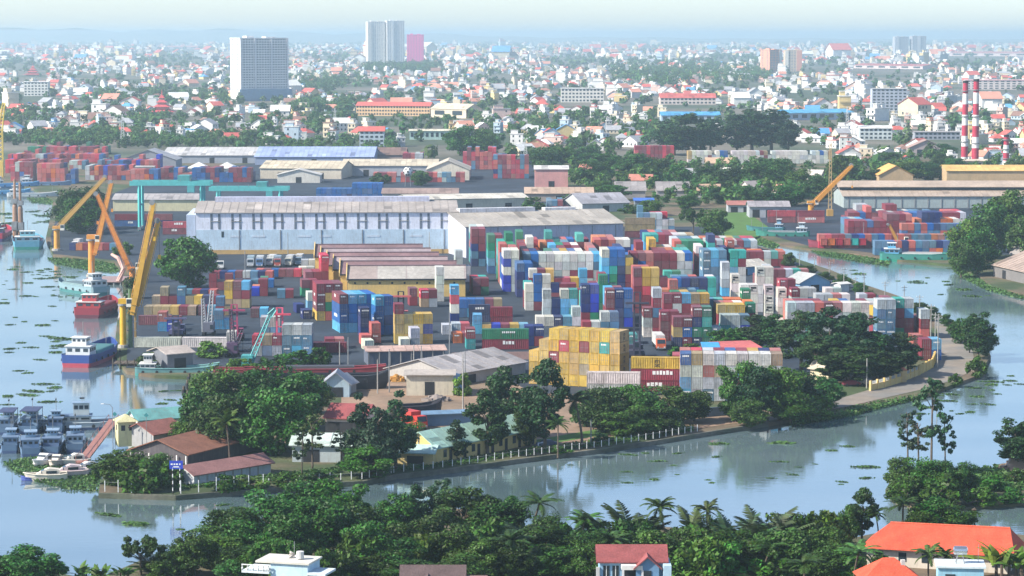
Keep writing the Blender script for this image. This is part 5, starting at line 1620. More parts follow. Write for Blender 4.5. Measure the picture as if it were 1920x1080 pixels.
def leaf_quads(centres, normals, size, rng, long=1.35):
    """Leaf cards: n quads (as arrays) at centres, facing normals."""
    n = len(centres)
    nrm = normals / np.maximum(1e-6, np.linalg.norm(normals, axis=1, keepdims=True))
    r = rng.normal(size=(n, 3))
    u = np.cross(nrm, r)
    u /= np.maximum(1e-6, np.linalg.norm(u, axis=1, keepdims=True))
    v = np.cross(nrm, u)
    s = size * rng.uniform(0.6, 1.3, (n, 1))
    a = u * s * 0.5
    b = v * s * 0.5 * long
    bend = nrm * s * 0.12
    q = np.stack([centres - b, centres + a * .9 - bend, centres + b, centres - a * .9 - bend], axis=1)
    return q

def quads_mesh(name, q, mat, smooth=False):
    n = len(q)
    me = bpy.data.meshes.new(name)
    me.vertices.add(n * 4)
    me.vertices.foreach_set('co', q.reshape(-1).astype(np.float32))
    me.loops.add(n * 4)
    me.loops.foreach_set('vertex_index', np.arange(n * 4, dtype=np.int32))
    me.polygons.add(n)
    me.polygons.foreach_set('loop_start', np.arange(0, n * 4, 4, dtype=np.int32))
    me.materials.append(MATS[mat])
    me.update(calc_edges=True)
    me.validate()
    return me

def crown_cloud(rng, shape, h0, h1, w, nclump, per, leaf, tight=1.0):
    """Leaf cards of a crown between heights h0 and h1 and of width w, as clumps spread over the crown's volume."""
    out = []
    cz, rz, rx = (h0 + h1) / 2, (h1 - h0) / 2, w / 2
    for k in range(nclump):
        for _ in range(30):
            d = rng.normal(size=3)
            d /= np.linalg.norm(d)
            rad = rng.uniform(0.45, 0.95)
            p = d * rad
            if shape == 'cone':
                lim = 1.0 - 0.78 * (p[2] + 1) / 2
                if math.hypot(p[0], p[1]) > lim:
                    continue
            if shape == 'spread' and p[2] < -0.25:
                continue
            if p[2] < -0.92:
                continue
            break
        c = np.array([p[0] * rx, p[1] * rx, cz + p[2] * rz])
        cr = rng.uniform(0.20, 0.36) * min(rx, rz * 1.1) * tight
        m = int(per * rng.uniform(0.7, 1.3))
        dd = rng.normal(size=(m, 3))
        dd /= np.linalg.norm(dd, axis=1, keepdims=True)
        rr = cr * rng.uniform(0.35, 1.0, (m, 1)) ** 0.6
        pts = c + dd * rr * np.array([1.15, 1.15, 0.8])
        nr = dd * 0.7 + rng.normal(size=(m, 3)) * 0.55 + np.array([0, 0, 0.45])
        out.append(leaf_quads(pts, nr, leaf, rng))
    return np.concatenate(out)

def trunk_mesh(rng, h, r, limbs, spread, top):
    mb = MB()
    lean = rng.normal(size=2) * h * 0.03
    pts = [(lean[0] * t * t, lean[1] * t * t, -0.3 + (h + 0.3) * t) for t in (0, .35, .7, 1)]
    mb.tube(pts, [r * 1.25, r, r * .8, r * .5], 7)
    for i in range(limbs):
        a = 2 * math.pi * (i + rng.uniform(-.3, .3)) / limbs
        z = h * rng.uniform(.55, .95)
        e = spread * rng.uniform(.5, .9)
        zt = z + (top - z) * rng.uniform(.4, .8)
        mb.tube([(lean[0] * .5, lean[1] * .5, z), (math.cos(a) * e * .5, math.sin(a) * e * .5, z + (zt - z) * .6), (math.cos(a) * e, math.sin(a) * e, zt)], [r * .5, r * .33, r * .12], 5)
    return mb.mesh('trunk', ['bark'])

PROTO = {}

def add_proto(kind, h, w, trunk, crown, fronds=False):
    PROTO.setdefault(kind, []).append((h, w, trunk, crown))

for s in range(5):
    g = np.random.default_rng(100 + s)
    h, w = 10.0, 8.6 + s * .3
    add_proto('round', h, w, trunk_mesh(g, 4.6, .26, 6, w * .36, 8.2), quads_mesh('crown', crown_cloud(g, 'round', 0.5, 10, w, 50, 165, .40, 1.05), 'leaf'))
for s in range(3):
    g = np.random.default_rng(200 + s)
    add_proto('tall', 14.0, 8.0, trunk_mesh(g, 8, .26, 7, 2.8, 12), quads_mesh('crown', crown_cloud(g, 'round', 1.6, 14, 8, 54, 135, .43, .92), 'leaf'))
for s in range(3):
    g = np.random.default_rng(300 + s)
    add_proto('cone', 14.0, 7.0, trunk_mesh(g, 11, .24, 8, 1.8, 12), quads_mesh('crown', crown_cloud(g, 'cone', 1.4, 14, 8.6, 52, 85, .48, .85), 'leaf'))
for s in range(2):
    g = np.random.default_rng(400 + s)
    add_proto('spread', 9.0, 14.0, trunk_mesh(g, 5, .34, 8, 5, 7), quads_mesh('crown', crown_cloud(g, 'spread', 2.4, 9, 14, 36, 110, .55, 1.0), 'leaf'))
for s in range(3):
    g = np.random.default_rng(500 + s)
    add_proto('thin', 14.0, 5.5, trunk_mesh(g, 12.5, .17, 10, 2.2, 13), quads_mesh('crown', crown_cloud(g, 'round', 4.0, 14, 5.4, 26, 42, .46, .7), 'leaf'))
for s in range(3):
    g = np.random.default_rng(600 + s)
    add_proto('bush', 3.2, 4.6, trunk_mesh(g, 1.4, .10, 6, 1.4, 2.6), quads_mesh('crown', crown_cloud(g, 'round', -.5, 3.2, 4.8, 22, 85, .36, 1.2), 'leaf'))

def frond(mb_pts, base, az, el, L, droop, rng, leaflet=.75, nl=15, width=.11):
    """One feather frond: rib plus leaflet quads appended to mb_pts."""
    d = np.array([math.cos(az), math.sin(az), 0])
    side = np.array([-math.sin(az), math.cos(az), 0])
    P = []
    e, p = el, np.array(base, float)
    st = L / nl
    for i in range(nl + 1):
        P.append(p.copy())
        p = p + (d * math.cos(e) + np.array([0, 0, math.sin(e)])) * st
        e -= droop / nl * (0.5 + 1.1 * i / nl)
    for i in range(1, nl + 1):
        f = i / nl
        l = leaflet * (math.sin(math.pi * min(1, f * .92 + .08)) ** .6) * rng.uniform(.85, 1.1)
        t = P[i] - P[i - 1]
        t /= np.linalg.norm(t)
        for sgn in (-1, 1):
            v = side * sgn * .75 + t * .75 + np.array([0, 0, -.42 + rng.uniform(-.1, .1)])
            v /= np.linalg.norm(v)
            wv = t * width * 2.2
            mb_pts.append([P[i] - wv * .5, P[i] + v * l * .55 - wv * .6, P[i] + v * l, P[i] + wv * .6 + v * l * .1])
    up = np.array([0, 0, .035])
    for i in range(nl):
        k = .05 * (1 - i / nl) + .012
        mb_pts.append([P[i] - side * k, P[i] + side * k, P[i + 1] + side * k * .8, P[i + 1] - side * k * .8])

for s in range(3):
    g = np.random.default_rng(700 + s)
    H = 8.0
    lean = g.normal(size=2) * .9
    mb = MB()
    mb.tube([(lean[0] * t * t, lean[1] * t * t, -.3 + (H + .3) * t) for t in (0, .3, .6, .85, 1)], [.26, .17, .15, .14, .16], 7)
    q = []
    for i in range(19):
        frond(q, (lean[0], lean[1], H), 2 * math.pi * i / 19 * 2.4 + g.uniform(-.2, .2), R(g.uniform(-20, 75)), g.uniform(3.0, 3.7), g.uniform(1.0, 1.7), g, .85, 14)
    add_proto('palm', 10.6, 6.4, mb.mesh('trunk', ['bark']), quads_mesh('crown', np.array(q), 'leaf'))
for s in range(2):
    g = np.random.default_rng(800 + s)
    mb = MB()
    mb.tube([(0, 0, -.3), (0, 0, .9)], [.5, .35], 7)
    q = []
    for i in range(20):
        b = g.normal(size=2) * .5
        frond(q, (b[0], b[1], .2), 2 * math.pi * i / 15 * 2.4, R(g.uniform(48, 84)), g.uniform(4.2, 6.4), g.uniform(.7, 1.5), g, 1.25, 24, .10)
    add_proto('nipa', 6.0, 5.0, mb.mesh('trunk', ['bark']), quads_mesh('crown', np.array(q), 'leaf'))
for s in range(2):
    g = np.random.default_rng(900 + s)
    mb = MB()
    for _ in range(3):
        b = g.normal(size=2) * .6
        mb.tube([(b[0], b[1], -.3), (b[0], b[1], 1.9)], [.16, .10], 6)
    q = []
    for i in range(20):
        az, el, L = 2 * math.pi * g.random(), R(g.uniform(35, 85)), g.uniform(2.0, 3.0)
        d = np.array([math.cos(az), math.sin(az), 0]); sd = np.array([-math.sin(az), math.cos(az), 0])
        p = np.array([g.normal() * .5, g.normal() * .5, 1.5])
        pts = []
        for k in range(6):
            pts.append(p.copy()); p = p + (d * math.cos(el) + np.array([0, 0, math.sin(el)])) * L / 5; el -= .22
        for k in range(5):
            w0, w1 = (.05, .28, .36, .34, .22)[k], (.28, .36, .34, .22, .04)[k]
            for sg in (-1, 1):
                q.append([pts[k], pts[k] + sd * sg * w0 - np.array([0, 0, .06]), pts[k + 1] + sd * sg * w1 - np.array([0, 0, .06]), pts[k + 1]])
    add_proto('banana', 4.4, 3.8, mb.mesh('trunk', ['bark']), quads_mesh('crown', np.array(q), 'leaf'))

GREENS = {'round': (0.040, 0.125, 0.014), 'tall': (0.026, 0.085, 0.020), 'cone': (0.020, 0.070, 0.022), 'spread': (0.040, 0.125, 0.016), 'thin': (0.040, 0.100, 0.034),
          'bush': (0.052, 0.150, 0.014), 'palm': (0.050, 0.110, 0.018), 'nipa': (0.036, 0.085, 0.022), 'banana': (0.085, 0.190, 0.022)}
WORDS = {'round': 'round leafy tree', 'tall': 'tall leafy tree', 'cone': 'slim pointed tree', 'spread': 'wide spreading tree', 'thin': 'thin sparse tree', 'bush': 'low bush', 'palm': 'coconut palm',
         'nipa': 'water palm clump', 'banana': 'banana plant'}
NAMES = {'round': 'leafy_tree', 'tall': 'tall_tree', 'cone': 'pointed_tree', 'spread': 'spreading_tree', 'thin': 'sparse_tree', 'bush': 'bush', 'palm': 'coconut_palm', 'nipa': 'water_palm', 'banana': 'banana_plant'}
tree_spots = []
n_tree = 0
def plant(kind, px, base, top, wid, label, group, tint=1.0, z=LAND, hue=None):
    """A tree with its foot at (px, base); its top reaches row top and its crown spans wid picture pixels."""
    global n_tree
    n_tree += 1
    h0, w0, tr, cr = PROTO[kind][n_tree % len(PROTO[kind])]
    g = G(px, base, z)
    s = S(base)
    hh = (base - top) / s * 1.0
    ww = wid / s
    t = thing(NAMES[kind], label, 'bush' if kind == 'bush' else 'palm' if kind in ('palm', 'nipa') else 'plant' if kind == 'banana' else 'tree', (g.x, g.y, z - .05), rnd.uniform(0, 6.28), group)
    k = rnd.uniform(.92, 1.08)
    t.scale = (ww / w0 * k, ww / w0 / k, hh / h0)
    c = GREENS[kind]
    j = rnd.uniform(.5, 1.2) * tint
    col = (c[0] * j * rnd.uniform(.75, 1.6), c[1] * j, c[2] * j * rnd.uniform(.7, 1.6)) if hue is None else hue
    if kind == 'bush' or True:
        put('trunk', tr, t)
    put('crown', cr, t, col)
    tree_spots.append((g.x, g.y, ww / 2))
    return t

def grove(phrase, group, items):
    """items: (kind, px, base, top, width[, tint]); labels count each kind from the river side."""
    seen_kind = {}
    tot = {}
    for it in items:
        tot[it[0]] = tot.get(it[0], 0) + 1
    for it in sorted(items, key=lambda q: q[1]):
        kind = it[0]
        i = seen_kind.get(kind, 0)
        seen_kind[kind] = i + 1
        if tot[kind] == 1:
            lab = f'single {WORDS[kind]} {phrase}'
        else:
            lab = f'{WORDS[kind]} {phrase}, {ORD[min(i, 19)]} from the wharf'
            if i >= 20:
                lab = f'{WORDS[kind]} {phrase}, {ORD[tot[kind] - i - 1]} from the road'
        plant(kind, it[1], it[2], it[3], it[4], lab, group, it[5] if len(it) > 5 else 1.0)

grove('at the near bank beside open water', 'trees at the near bank corner', [('round', 62, 1104, 1020, 135), ('round', 8, 1098, 1040, 90), ('banana', 152, 1096, 1046, 55), ('banana', 186, 1096, 1050, 55), ('spread', 264, 1078, 1002, 88),
      ('round', 332, 1080, 1022, 80), ('bush', 300, 1088, 1052, 60), ('banana', 232, 1092, 1050, 45), ('nipa', 290, 1075, 1030, 60)])
grove('in the dense near bank wood', 'dense wood on the near bank', [('round', 395, 1046, 985, 85), ('round', 432, 1034, 952, 115), ('round', 500, 1022, 922, 135), ('round', 568, 1004, 906, 120), ('round', 632, 1002, 892, 118), ('round', 600, 1042, 934, 130),
      ('round', 676, 1032, 942, 90), ('round', 750, 1012, 928, 92), ('tall', 782, 1008, 908, 60), ('tall', 826, 1004, 896, 62), ('round', 872, 1014, 914, 128), ('round', 930, 1018, 934, 110), ('round', 962, 1004, 922, 58, 1.5),
      ('round', 475, 1062, 970, 120), ('round', 545, 1060, 965, 110), ('round', 690, 1072, 980, 110), ('round', 790, 1065, 960, 120), ('round', 860, 1075, 985, 120)])
grove('in the near bank palm belt', 'palm belt on the near bank', [('palm', 996, 1018, 916, 92), ('palm', 1090, 1048, 952, 90), ('nipa', 1052, 1042, 962, 80), ('nipa', 1150, 1044, 936, 95), ('nipa', 1196, 1042, 924, 95), ('palm', 1250, 1048, 918, 76), ('palm', 1326, 1038, 926, 68),
      ('nipa', 1300, 1044, 936, 80), ('nipa', 1382, 1050, 944, 85), ('nipa', 1440, 1048, 930, 100), ('nipa', 1480, 1046, 946, 60), ('bush', 1552, 1044, 958, 95), ('bush', 1512, 1054, 968, 80), ('palm', 960, 1085, 985, 100),
      ('palm', 1150, 1085, 990, 95), ('palm', 1430, 1090, 1000, 90), ('round', 1020, 1070, 985, 110), ('round', 1110, 1080, 990, 110), ('round', 1210, 1078, 985, 110), ('round', 1290, 1075, 990, 105), ('round', 1370, 1080, 985, 110), ('round', 1470, 1085, 985, 110), ('round', 1545, 1080, 990, 100)])
grove('around the long orange roof', 'plants around the orange roofs', [('tall', 1616, 1016, 914, 62), ('round', 1590, 1024, 944, 52), ('palm', 1648, 1020, 944, 55), ('palm', 1692, 1004, 924, 78), ('round', 1722, 1010, 952, 70), ('round', 1790, 1004, 944, 92), ('round', 1752, 1004, 934, 92),
      ('palm', 1600, 1105, 1006, 95, 1.5), ('palm', 1508, 1112, 1036, 95), ('palm', 1740, 1110, 1010, 75, 1.5), ('banana', 1872, 1084, 1000, 85), ('banana', 1905, 1092, 1008, 75), ('palm', 1780, 1110, 1020, 60, 1.4), ('bush', 1660, 1085, 1040, 60)])
fill = []
for i in range(46):
    px = 370 + i * 27 + rnd.uniform(-12, 12)
    if 1110 < px < 1262:
        continue
    base = rnd.uniform(1070, 1098)
    fill.append((rnd.choice(['round', 'round', 'bush', 'bush', 'nipa' if px > 900 else 'round']), px, base, base - rnd.uniform(42, 88), rnd.uniform(70, 115), rnd.uniform(.7, 1.3)))
for i in range(20):
    px = 930 + i * 33 + rnd.uniform(-12, 12)
    base = rnd.uniform(1030, 1062)
    fill.append((rnd.choice(['bush', 'nipa', 'round']), px, base, base - rnd.uniform(50, 80), rnd.uniform(70, 100), rnd.uniform(.7, 1.2)))
grove('among the houses of the near bank', 'undergrowth trees between the near bank houses', fill)
grove('of the big marina clump', 'big tree clump behind the marina', [('round', 402, 806, 690, 112), ('round', 452, 796, 690, 120), ('round', 502, 804, 684, 132), ('round', 560, 806, 700, 120), ('round', 420, 850, 742, 122), ('round', 382, 832, 722, 82),
      ('round', 522, 852, 732, 142), ('round', 470, 842, 722, 122), ('round', 596, 774, 704, 62, 1.7), ('round', 348, 842, 786, 64), ('palm', 432, 892, 758, 74), ('thin', 586, 884, 770, 60), ('thin', 566, 895, 800, 40)])
grove('by the marina restaurant', 'shrubs at the marina restaurant', [('round', 236, 908, 846, 112), ('round', 290, 902, 848, 84), ('bush', 262, 920, 866, 96), ('bush', 322, 910, 864, 64), ('bush', 206, 906, 862, 64), ('bush', 420, 920, 892, 60), ('bush', 470, 915, 890, 70), ('bush', 540, 912, 885, 70), ('bush', 600, 905, 880, 60)])
grove('in front of the red roofed house', 'trees before the red roofed house', [('cone', 680, 882, 728, 78), ('cone', 742, 882, 726, 86), ('cone', 708, 892, 758, 64), ('round', 694, 894, 836, 112), ('round', 774, 854, 790, 64, 1.3), ('thin', 640, 880, 800, 44)])
grove('between mint roof and yellow containers', 'trees between mint roof and yellow containers', [('cone', 856, 862, 784, 48), ('tall', 914, 852, 730, 86), ('tall', 952, 824, 684, 92), ('tall', 1022, 842, 674, 96), ('round', 986, 836, 762, 62), ('palm', 1046, 856, 775, 52),
      ('palm', 1092, 838, 722, 84), ('bush', 870, 742, 700, 36, 1.4)])
grove('in the row behind the embankment', 'tree row behind the embankment', [('round', 1130, 812, 728, 92), ('round', 1170, 804, 718, 92), ('round', 1212, 808, 726, 100), ('round', 1182, 818, 758, 112), ('round', 1262, 794, 724, 82), ('round', 1302, 790, 730, 72), ('round', 1240, 812, 760, 82), ('round', 1100, 800, 735, 70),
      ('bush', 1130, 830, 812, 40), ('bush', 1050, 850, 835, 40)])
grove('before the white patch wall', 'trees before the white container wall', [('round', 1384, 788, 668, 84), ('tall', 1420, 792, 688, 76), ('round', 1462, 788, 684, 92), ('tall', 1502, 778, 692, 84), ('round', 1542, 766, 706, 76), ('round', 1404, 800, 750, 76), ('round', 1482, 792, 730, 90), ('bush', 1530, 780, 736, 66), ('thin', 1440, 790, 700, 40)])
grove('in the dark grove by the bank road', 'dark grove by the bank road', [('tall', 1422, 664, 590, 72), ('tall', 1456, 670, 588, 82), ('tall', 1502, 694, 580, 102), ('tall', 1552, 704, 574, 112), ('tall', 1602, 708, 588, 112), ('tall', 1642, 708, 620, 92), ('tall', 1682, 706, 624, 92), ('tall', 1702, 702, 640, 62),
      ('tall', 1590, 722, 650, 112), ('tall', 1650, 716, 650, 102), ('tall', 1530, 708, 630, 92), ('spread', 1366, 664, 616, 96), ('spread', 1394, 660, 612, 66), ('bush', 1300, 664, 645, 50), ('bush', 1270, 668, 650, 40), ('bush', 1230, 686, 672, 36, 1.4)])
grove('on the river edge of the bank road', 'trees on the river edge of the bank road', [('round', 1774, 612, 588, 26), ('round', 1802, 644, 598, 48), ('tall', 1834, 674, 584, 64), ('round', 1818, 662, 590, 40), ('round', 1848, 668, 614, 44), ('bush', 1832, 704, 668, 42, 1.3), ('bush', 1792, 720, 700, 28), ('bush', 1760, 728, 712, 26)])
grove('along the channel bank', 'bushes along the channel bank', [('round', 1510, 524, 496, 48), ('round', 1546, 530, 508, 38), ('round', 1580, 540, 514, 34), ('round', 1612, 552, 530, 32), ('bush', 1668, 570, 556, 26), ('round', 1726, 592, 564, 34), ('round', 1746, 602, 574, 34), ('round', 1480, 504, 474, 28), ('bush', 1630, 560, 545, 26)])
grove('on the quay', 'trees on the quay', [('round', 348, 540, 436, 112, 1.1), ('bush', 396, 670, 640, 64, 1.3), ('bush', 562, 684, 656, 62), ('bush', 600, 684, 652, 44), ('bush', 510, 694, 666, 60), ('bush', 452, 698, 672, 62), ('bush', 282, 690, 660, 50), ('bush', 250, 560, 520, 40), ('bush', 230, 478, 455, 40)])
grove('at the far inlet', 'trees at the far inlet', [('round', 130, 432, 354, 74), ('round', 168, 430, 352, 70), ('round', 150, 438, 372, 90)])
grove('above the stilt shed', 'big trees at the far bank', [('round', 1812, 504, 408, 84), ('round', 1852, 484, 384, 94), ('round', 1892, 474, 360, 104), ('round', 1922, 474, 378, 94), ('round', 1832, 514, 428, 74), ('round', 1802, 518, 452, 54), ('round', 1935, 500, 400, 80)])
grove('on the shrubby islet', 'plants on the shrubby islet', [('thin', 1746, 894, 698, 66), ('thin', 1702, 884, 758, 54), ('thin', 1772, 890, 768, 46), ('thin', 1722, 890, 780, 50), ('round', 1690, 922, 858, 74), ('round', 1732, 932, 858, 84), ('round', 1782, 932, 858, 74), ('bush', 1702, 938, 892, 74), ('bush', 1762, 944, 892, 94),
      ('round', 1812, 928, 868, 54), ('tall', 1904, 884, 782, 84), ('tall', 1935, 884, 778, 74), ('bush', 1840, 944, 915, 60), ('bush', 1890, 940, 915, 60), ('bush', 1860, 915, 890, 60, 1.5), ('bush', 1680, 935, 900, 50), ('bush', 1900, 905, 880, 50)])
grove('behind the cream sheds', 'trees behind the cream sheds', [('round', 868, 292, 236, 74), ('round', 902, 292, 242, 72), ('round', 918, 288, 258, 44), ('bush', 715, 344, 325, 40), ('round', 790, 348, 318, 40), ('bush', 735, 372, 358, 60)])
grove('in the high wood behind pale containers', 'high wood behind the pale container row', [('tall', 1248, 290, 224, 62), ('tall', 1290, 292, 214, 82), ('tall', 1332, 288, 222, 62), ('tall', 1382, 288, 216, 66), ('tall', 1410, 284, 204, 92), ('tall', 1446, 284, 204, 90), ('tall', 1478, 288, 226, 50), ('tall', 1265, 292, 235, 50), ('tall', 1312, 292, 230, 50)])
grove('in the belt between lawn and channel', 'tree belt between lawn and channel', [('round', x, b, tp, w) for x, b, tp, w in ((1022, 322, 278, 62), (1052, 312, 274, 52), (1092, 304, 272, 62), (1106, 340, 300, 72), (1132, 322, 288, 62), (1182, 336, 284, 74), (1208, 330, 292, 60), (1242, 342, 298, 66),
      (1272, 356, 310, 52), (1332, 352, 308, 62), (1372, 356, 308, 62), (1422, 356, 304, 74), (1462, 352, 298, 74), (1502, 368, 318, 74), (1582, 346, 288, 62), (1150, 376, 345, 56), (1130, 366, 338, 50))])
grove('by the channel head', 'trees by the channel head', [('round', 1340, 446, 394, 64), ('spread', 1300, 438, 388, 50), ('round', 1480, 386, 344, 84), ('round', 1530, 378, 330, 60), ('round', 1432, 388, 350, 54), ('round', 1392, 384, 346, 54), ('round', 1220, 404, 374, 50), ('round', 1350, 382, 350, 52), ('round', 1290, 392, 362, 46), ('bush', 1180, 400, 384, 40), ('bush', 1000, 398, 370, 44), ('bush', 1090, 384, 368, 36), ('bush', 1060, 380, 366, 30)])
grove('near the striped chimneys', 'trees near the striped chimneys', [('round', x, b, tp, w) for x, b, tp, w in ((1702, 340, 298, 72), (1742, 340, 304, 54), (1662, 312, 284, 54), (1762, 322, 288, 44), (1790, 325, 295, 44), (1852, 338, 308, 54), (1905, 338, 300, 60), (1640, 342, 318, 50), (1770, 300, 270, 50))])

# --- floating hyacinth
def clump_mesh(seed, n=110):
    g = np.random.default_rng(seed)
    a = g.uniform(0, 2 * np.pi, n)
    r = np.sqrt(g.random(n)) * (0.75 + 0.35 * np.sin(a * 2 + seed) + .2 * np.sin(a * 5))
    c = np.stack([r * np.cos(a) * 1.5, r * np.sin(a) * .9, .06 + .22 * g.random(n) * (1.1 - np.minimum(1, r))], axis=1)
    return quads_mesh('hyacinth_clump', leaf_quads(c, g.normal(size=(n, 3)) * .5 + np.array([0, 0, 1.0]), .36, g, 1.1), 'hyacinth')
CLUMPS = [clump_mesh(40 + i) for i in range(5)]
def drift(region, label, group, n, smin=.5, smax=1.6):
    (x0, x1, y0, y1) = region
    k = 0
    while k < n:
        px, py = rnd.uniform(x0, x1), y0 + (y1 - y0) * rnd.random() ** 1.0
        if not wet(px, py):
            continue
        g = G(px, py, 0)
        o = put('hyacinth_clump', CLUMPS[k % 5])
        o.location = (g.x, g.y, 0.02)
        s = rnd.uniform(smin, smax) * (1.0 if rnd.random() < .75 else 1.5)
        o.scale = (s * rnd.uniform(.8, 1.5), s, s * .7)
        o.rotation_euler = (0, 0, rnd.uniform(-.4, .4))
        tag(o, label, 'plant', group)
        k += 1
main_np = np.array(main_poly); near_np = np.array(near_poly); isl_np = np.array(px_poly(isl_pts))
def inside(p, poly):
    x, y = p[0], p[1]
    a, b = poly, np.roll(poly, -1, axis=0)
    c = ((a[:, 1] > y) != (b[:, 1] > y)) & (x < (b[:, 0] - a[:, 0]) * (y - a[:, 1]) / (b[:, 1] - a[:, 1] + 1e-12) + a[:, 0])
    return bool(c.sum() % 2)
def wet(px, py):
    g = G(px, py, LAND)
    return not (inside(g, main_np) or inside(g, near_np) or inside(g, isl_np))
drift((0, 120, 500, 800), 'small green hyacinth clump drifting on the broad river below the quay cranes', 'hyacinth clumps on the broad river', 55)
drift((40, 200, 500, 560), 'hyacinth clump in the drift line leading to the wharf deck', 'hyacinth clumps near the wharf deck', 34)
drift((0, 95, 380, 430), 'hyacinth clump in the far inlet among derrick masts', 'hyacinth clumps in the far inlet', 12, 1, 2.4)
drift((1680, 1920, 690, 780), 'hyacinth clump on open water below the bank road bend', 'hyacinth clumps below the road bend', 22)
drift((1600, 1920, 500, 560), 'hyacinth clump on the channel facing the far bank yard', 'hyacinth clumps on the channel', 18, .6, 2.0)
drift((1150, 1640, 830, 920), 'hyacinth clump on the bend facing the embankment', 'hyacinth clumps on the river bend', 26, .4, 1.2)
drift((180, 480, 935, 1000), 'hyacinth clump on still water off the marina point', 'hyacinth clumps off the marina point', 8, .5, 1.3)
drift((300, 360, 720, 760), 'hyacinth clump by the dark pilings of the tree clump', 'hyacinth clumps by the pilings', 5, .8, 1.6)

def mat_of(label, pts, n, z, leaf=.5, mat='hyacinth', name='hyacinth', hgt=.4):
    poly = px_poly(pts, z)
    a = np.array(poly)
    lo, hi = a.min(0), a.max(0)
    out = []
    g = np.random.default_rng(len(pts) * 7 + n)
    while len(out) < n:
        p = lo + (hi - lo) * g.random(2)
        if inside(p, a):
            out.append((p[0], p[1], z + .05 + hgt * g.random()))
    c = np.array(out)
    me = quads_mesh(name, leaf_quads(c, g.normal(size=(n, 3)) * .6 + np.array([0, 0, .9]), leaf, g, 1.3), mat)
    o = put(name, me)
    tag(o, label, None, None, 'stuff')
    return o
mat_of('thick green hyacinth mat between wharf crane and bank', [(88, 484), (140, 486), (214, 494), (226, 506), (215, 512), (160, 506), (105, 496)], 2600, 0, .8)
mat_of('green hyacinth mat under the marina cruisers', [(5, 868), (60, 858), (175, 866), (190, 890), (185, 922), (130, 920), (70, 905), (30, 888)], 3600, 0, .5)
mat_of('green hyacinth fringe along the far bank yard', [(1515, 468), (1560, 472), (1640, 480), (1670, 488), (1665, 500), (1600, 490), (1540, 480)], 2200, 0, .8)
mat_of('green hyacinth fringe at the far bank trees', [(1785, 502), (1830, 520), (1870, 538), (1920, 555), (1920, 562), (1850, 545), (1800, 520)], 1800, 0, .8)
mat_of('reedy green fringe below the bank road', [(1560, 778), (1610, 764), (1680, 752), (1745, 738), (1735, 746), (1660, 764), (1590, 782), (1480, 800), (1490, 790)], 2400, 0.1, .6, hgt=.8)
mat_of('green hyacinth filling the head of the channel', [(1352, 432), (1420, 444), (1462, 460), (1452, 468), (1400, 454), (1350, 444)], 1800, 0, .8)
mat_of('hyacinth patch in the far inlet', [(40, 362), (100, 372), (100, 384), (60, 380)], 700, 0, 1.0)
mat_of('long green grass on the islet', [(1800, 886), (1880, 878), (1920, 872), (1920, 920), (1820, 925)], 2600, LAND - .3, .7, hgt=.9, name='grass')
mat_of('grass strip along the embankment', [(740, 884), (860, 872), (960, 856), (1130, 836), (1300, 808), (1300, 798), (1130, 824), (960, 846), (860, 862), (740, 874)], 4200, LAND + .06, .4, hgt=.35, name='grass')
mat_of('overgrown grass before the rusty roofed house', [(200, 905), (330, 918), (480, 906), (640, 895), (640, 880), (510, 892), (360, 912), (240, 898)], 3200, LAND, .5, hgt=.5, name='grass')
print('trees', n_tree)
# ================================================================ the town beyond
WALLS = [('white', (0.80, 0.79, 0.76), 13), ('cream', (0.72, 0.62, 0.46), 5), ('pale blue', (0.48, 0.60, 0.70), 2), ('pink', (0.70, 0.50, 0.44), 2), ('yellow', (0.70, 0.55, 0.26), 2), ('grey', (0.48, 0.49, 0.50), 3)]
ROOFS = [('red', (0.56, 0.12, 0.10), 6), ('salmon', (0.62, 0.28, 0.20), 4), ('grey', (0.36, 0.37, 0.40), 4), ('white', (0.74, 0.74, 0.72), 4), ('blue', (0.10, 0.32, 0.60), 1), ('brown', (0.26, 0.15, 0.12), 2)]
def pick(tab):
    return rnd.choices(tab, weights=[t[2] for t in tab])[0]

def town_limit(px):
    return float(np.interp(px, [-100, 0, 200, 330, 480, 700, 760, 860, 1000, 1100, 1190, 1560, 1600, 1800, 2000], [262, 262, 264, 268, 270, 276, 292, 292, 300, 290, 272, 272, 318, 316, 316]))

SPECIAL = [(885, 284, 62), (885, 296, 62)]          # footprints (px, py, radius px) kept free of random houses
def special(name, label, p0, p1, D, e, r, wall, roof, floors=1, along='x', cat='building', roofmat='sheet_roof', bays=8):
    t, L, wo, rf = hall(name, label, p0, p1, D, e, r, wall, roof, along, .8, cat, roofmat)
    gm = MB()
    for f in range(floors):
        for j in range(bays):
            x = L * (j + .5) / bays
            gm.box(x - L / bays * .28, x + L / bays * .28, -.12, -.02, e * f / floors + e / floors * .32, e * f / floors + e / floors * .8)
    gm.build('window_grid', 'glass', t, kind='stuff')
    SPECIAL.append(((p0[0] + p1[0]) / 2, (p0[1] + p1[1]) / 2, abs(p1[0] - p0[0]) / 2 + 6))
    return t
OR, RD = (0.74, 0.48, 0.26), (0.58, 0.13, 0.11)
special('orange_school', 'long orange school with red roof beyond the periwinkle roof', (668, 217), (806, 218), 16, 10.5, 14, OR, RD, 3, bays=26, roofmat='tile_roof')
special('cream_barn', 'cream vaulted barn adjoining the orange school', (808, 220), (874, 222), 22, 9, 14, (0.70, 0.60, 0.44), (0.66, 0.58, 0.44), 1, bays=2)
special('white_office', 'white three storey office with flat roof, mid town', (1052, 192), (1132, 192), 18, 17, 17.6, (0.78, 0.74, 0.68), (0.74, 0.74, 0.72), 4, bays=12)
special('red_roof_factory', 'wide red roofed factory behind white office', (1238, 196), (1342, 196), 30, 8, 13, (0.70, 0.6, 0.55), RD, 2, bays=14)
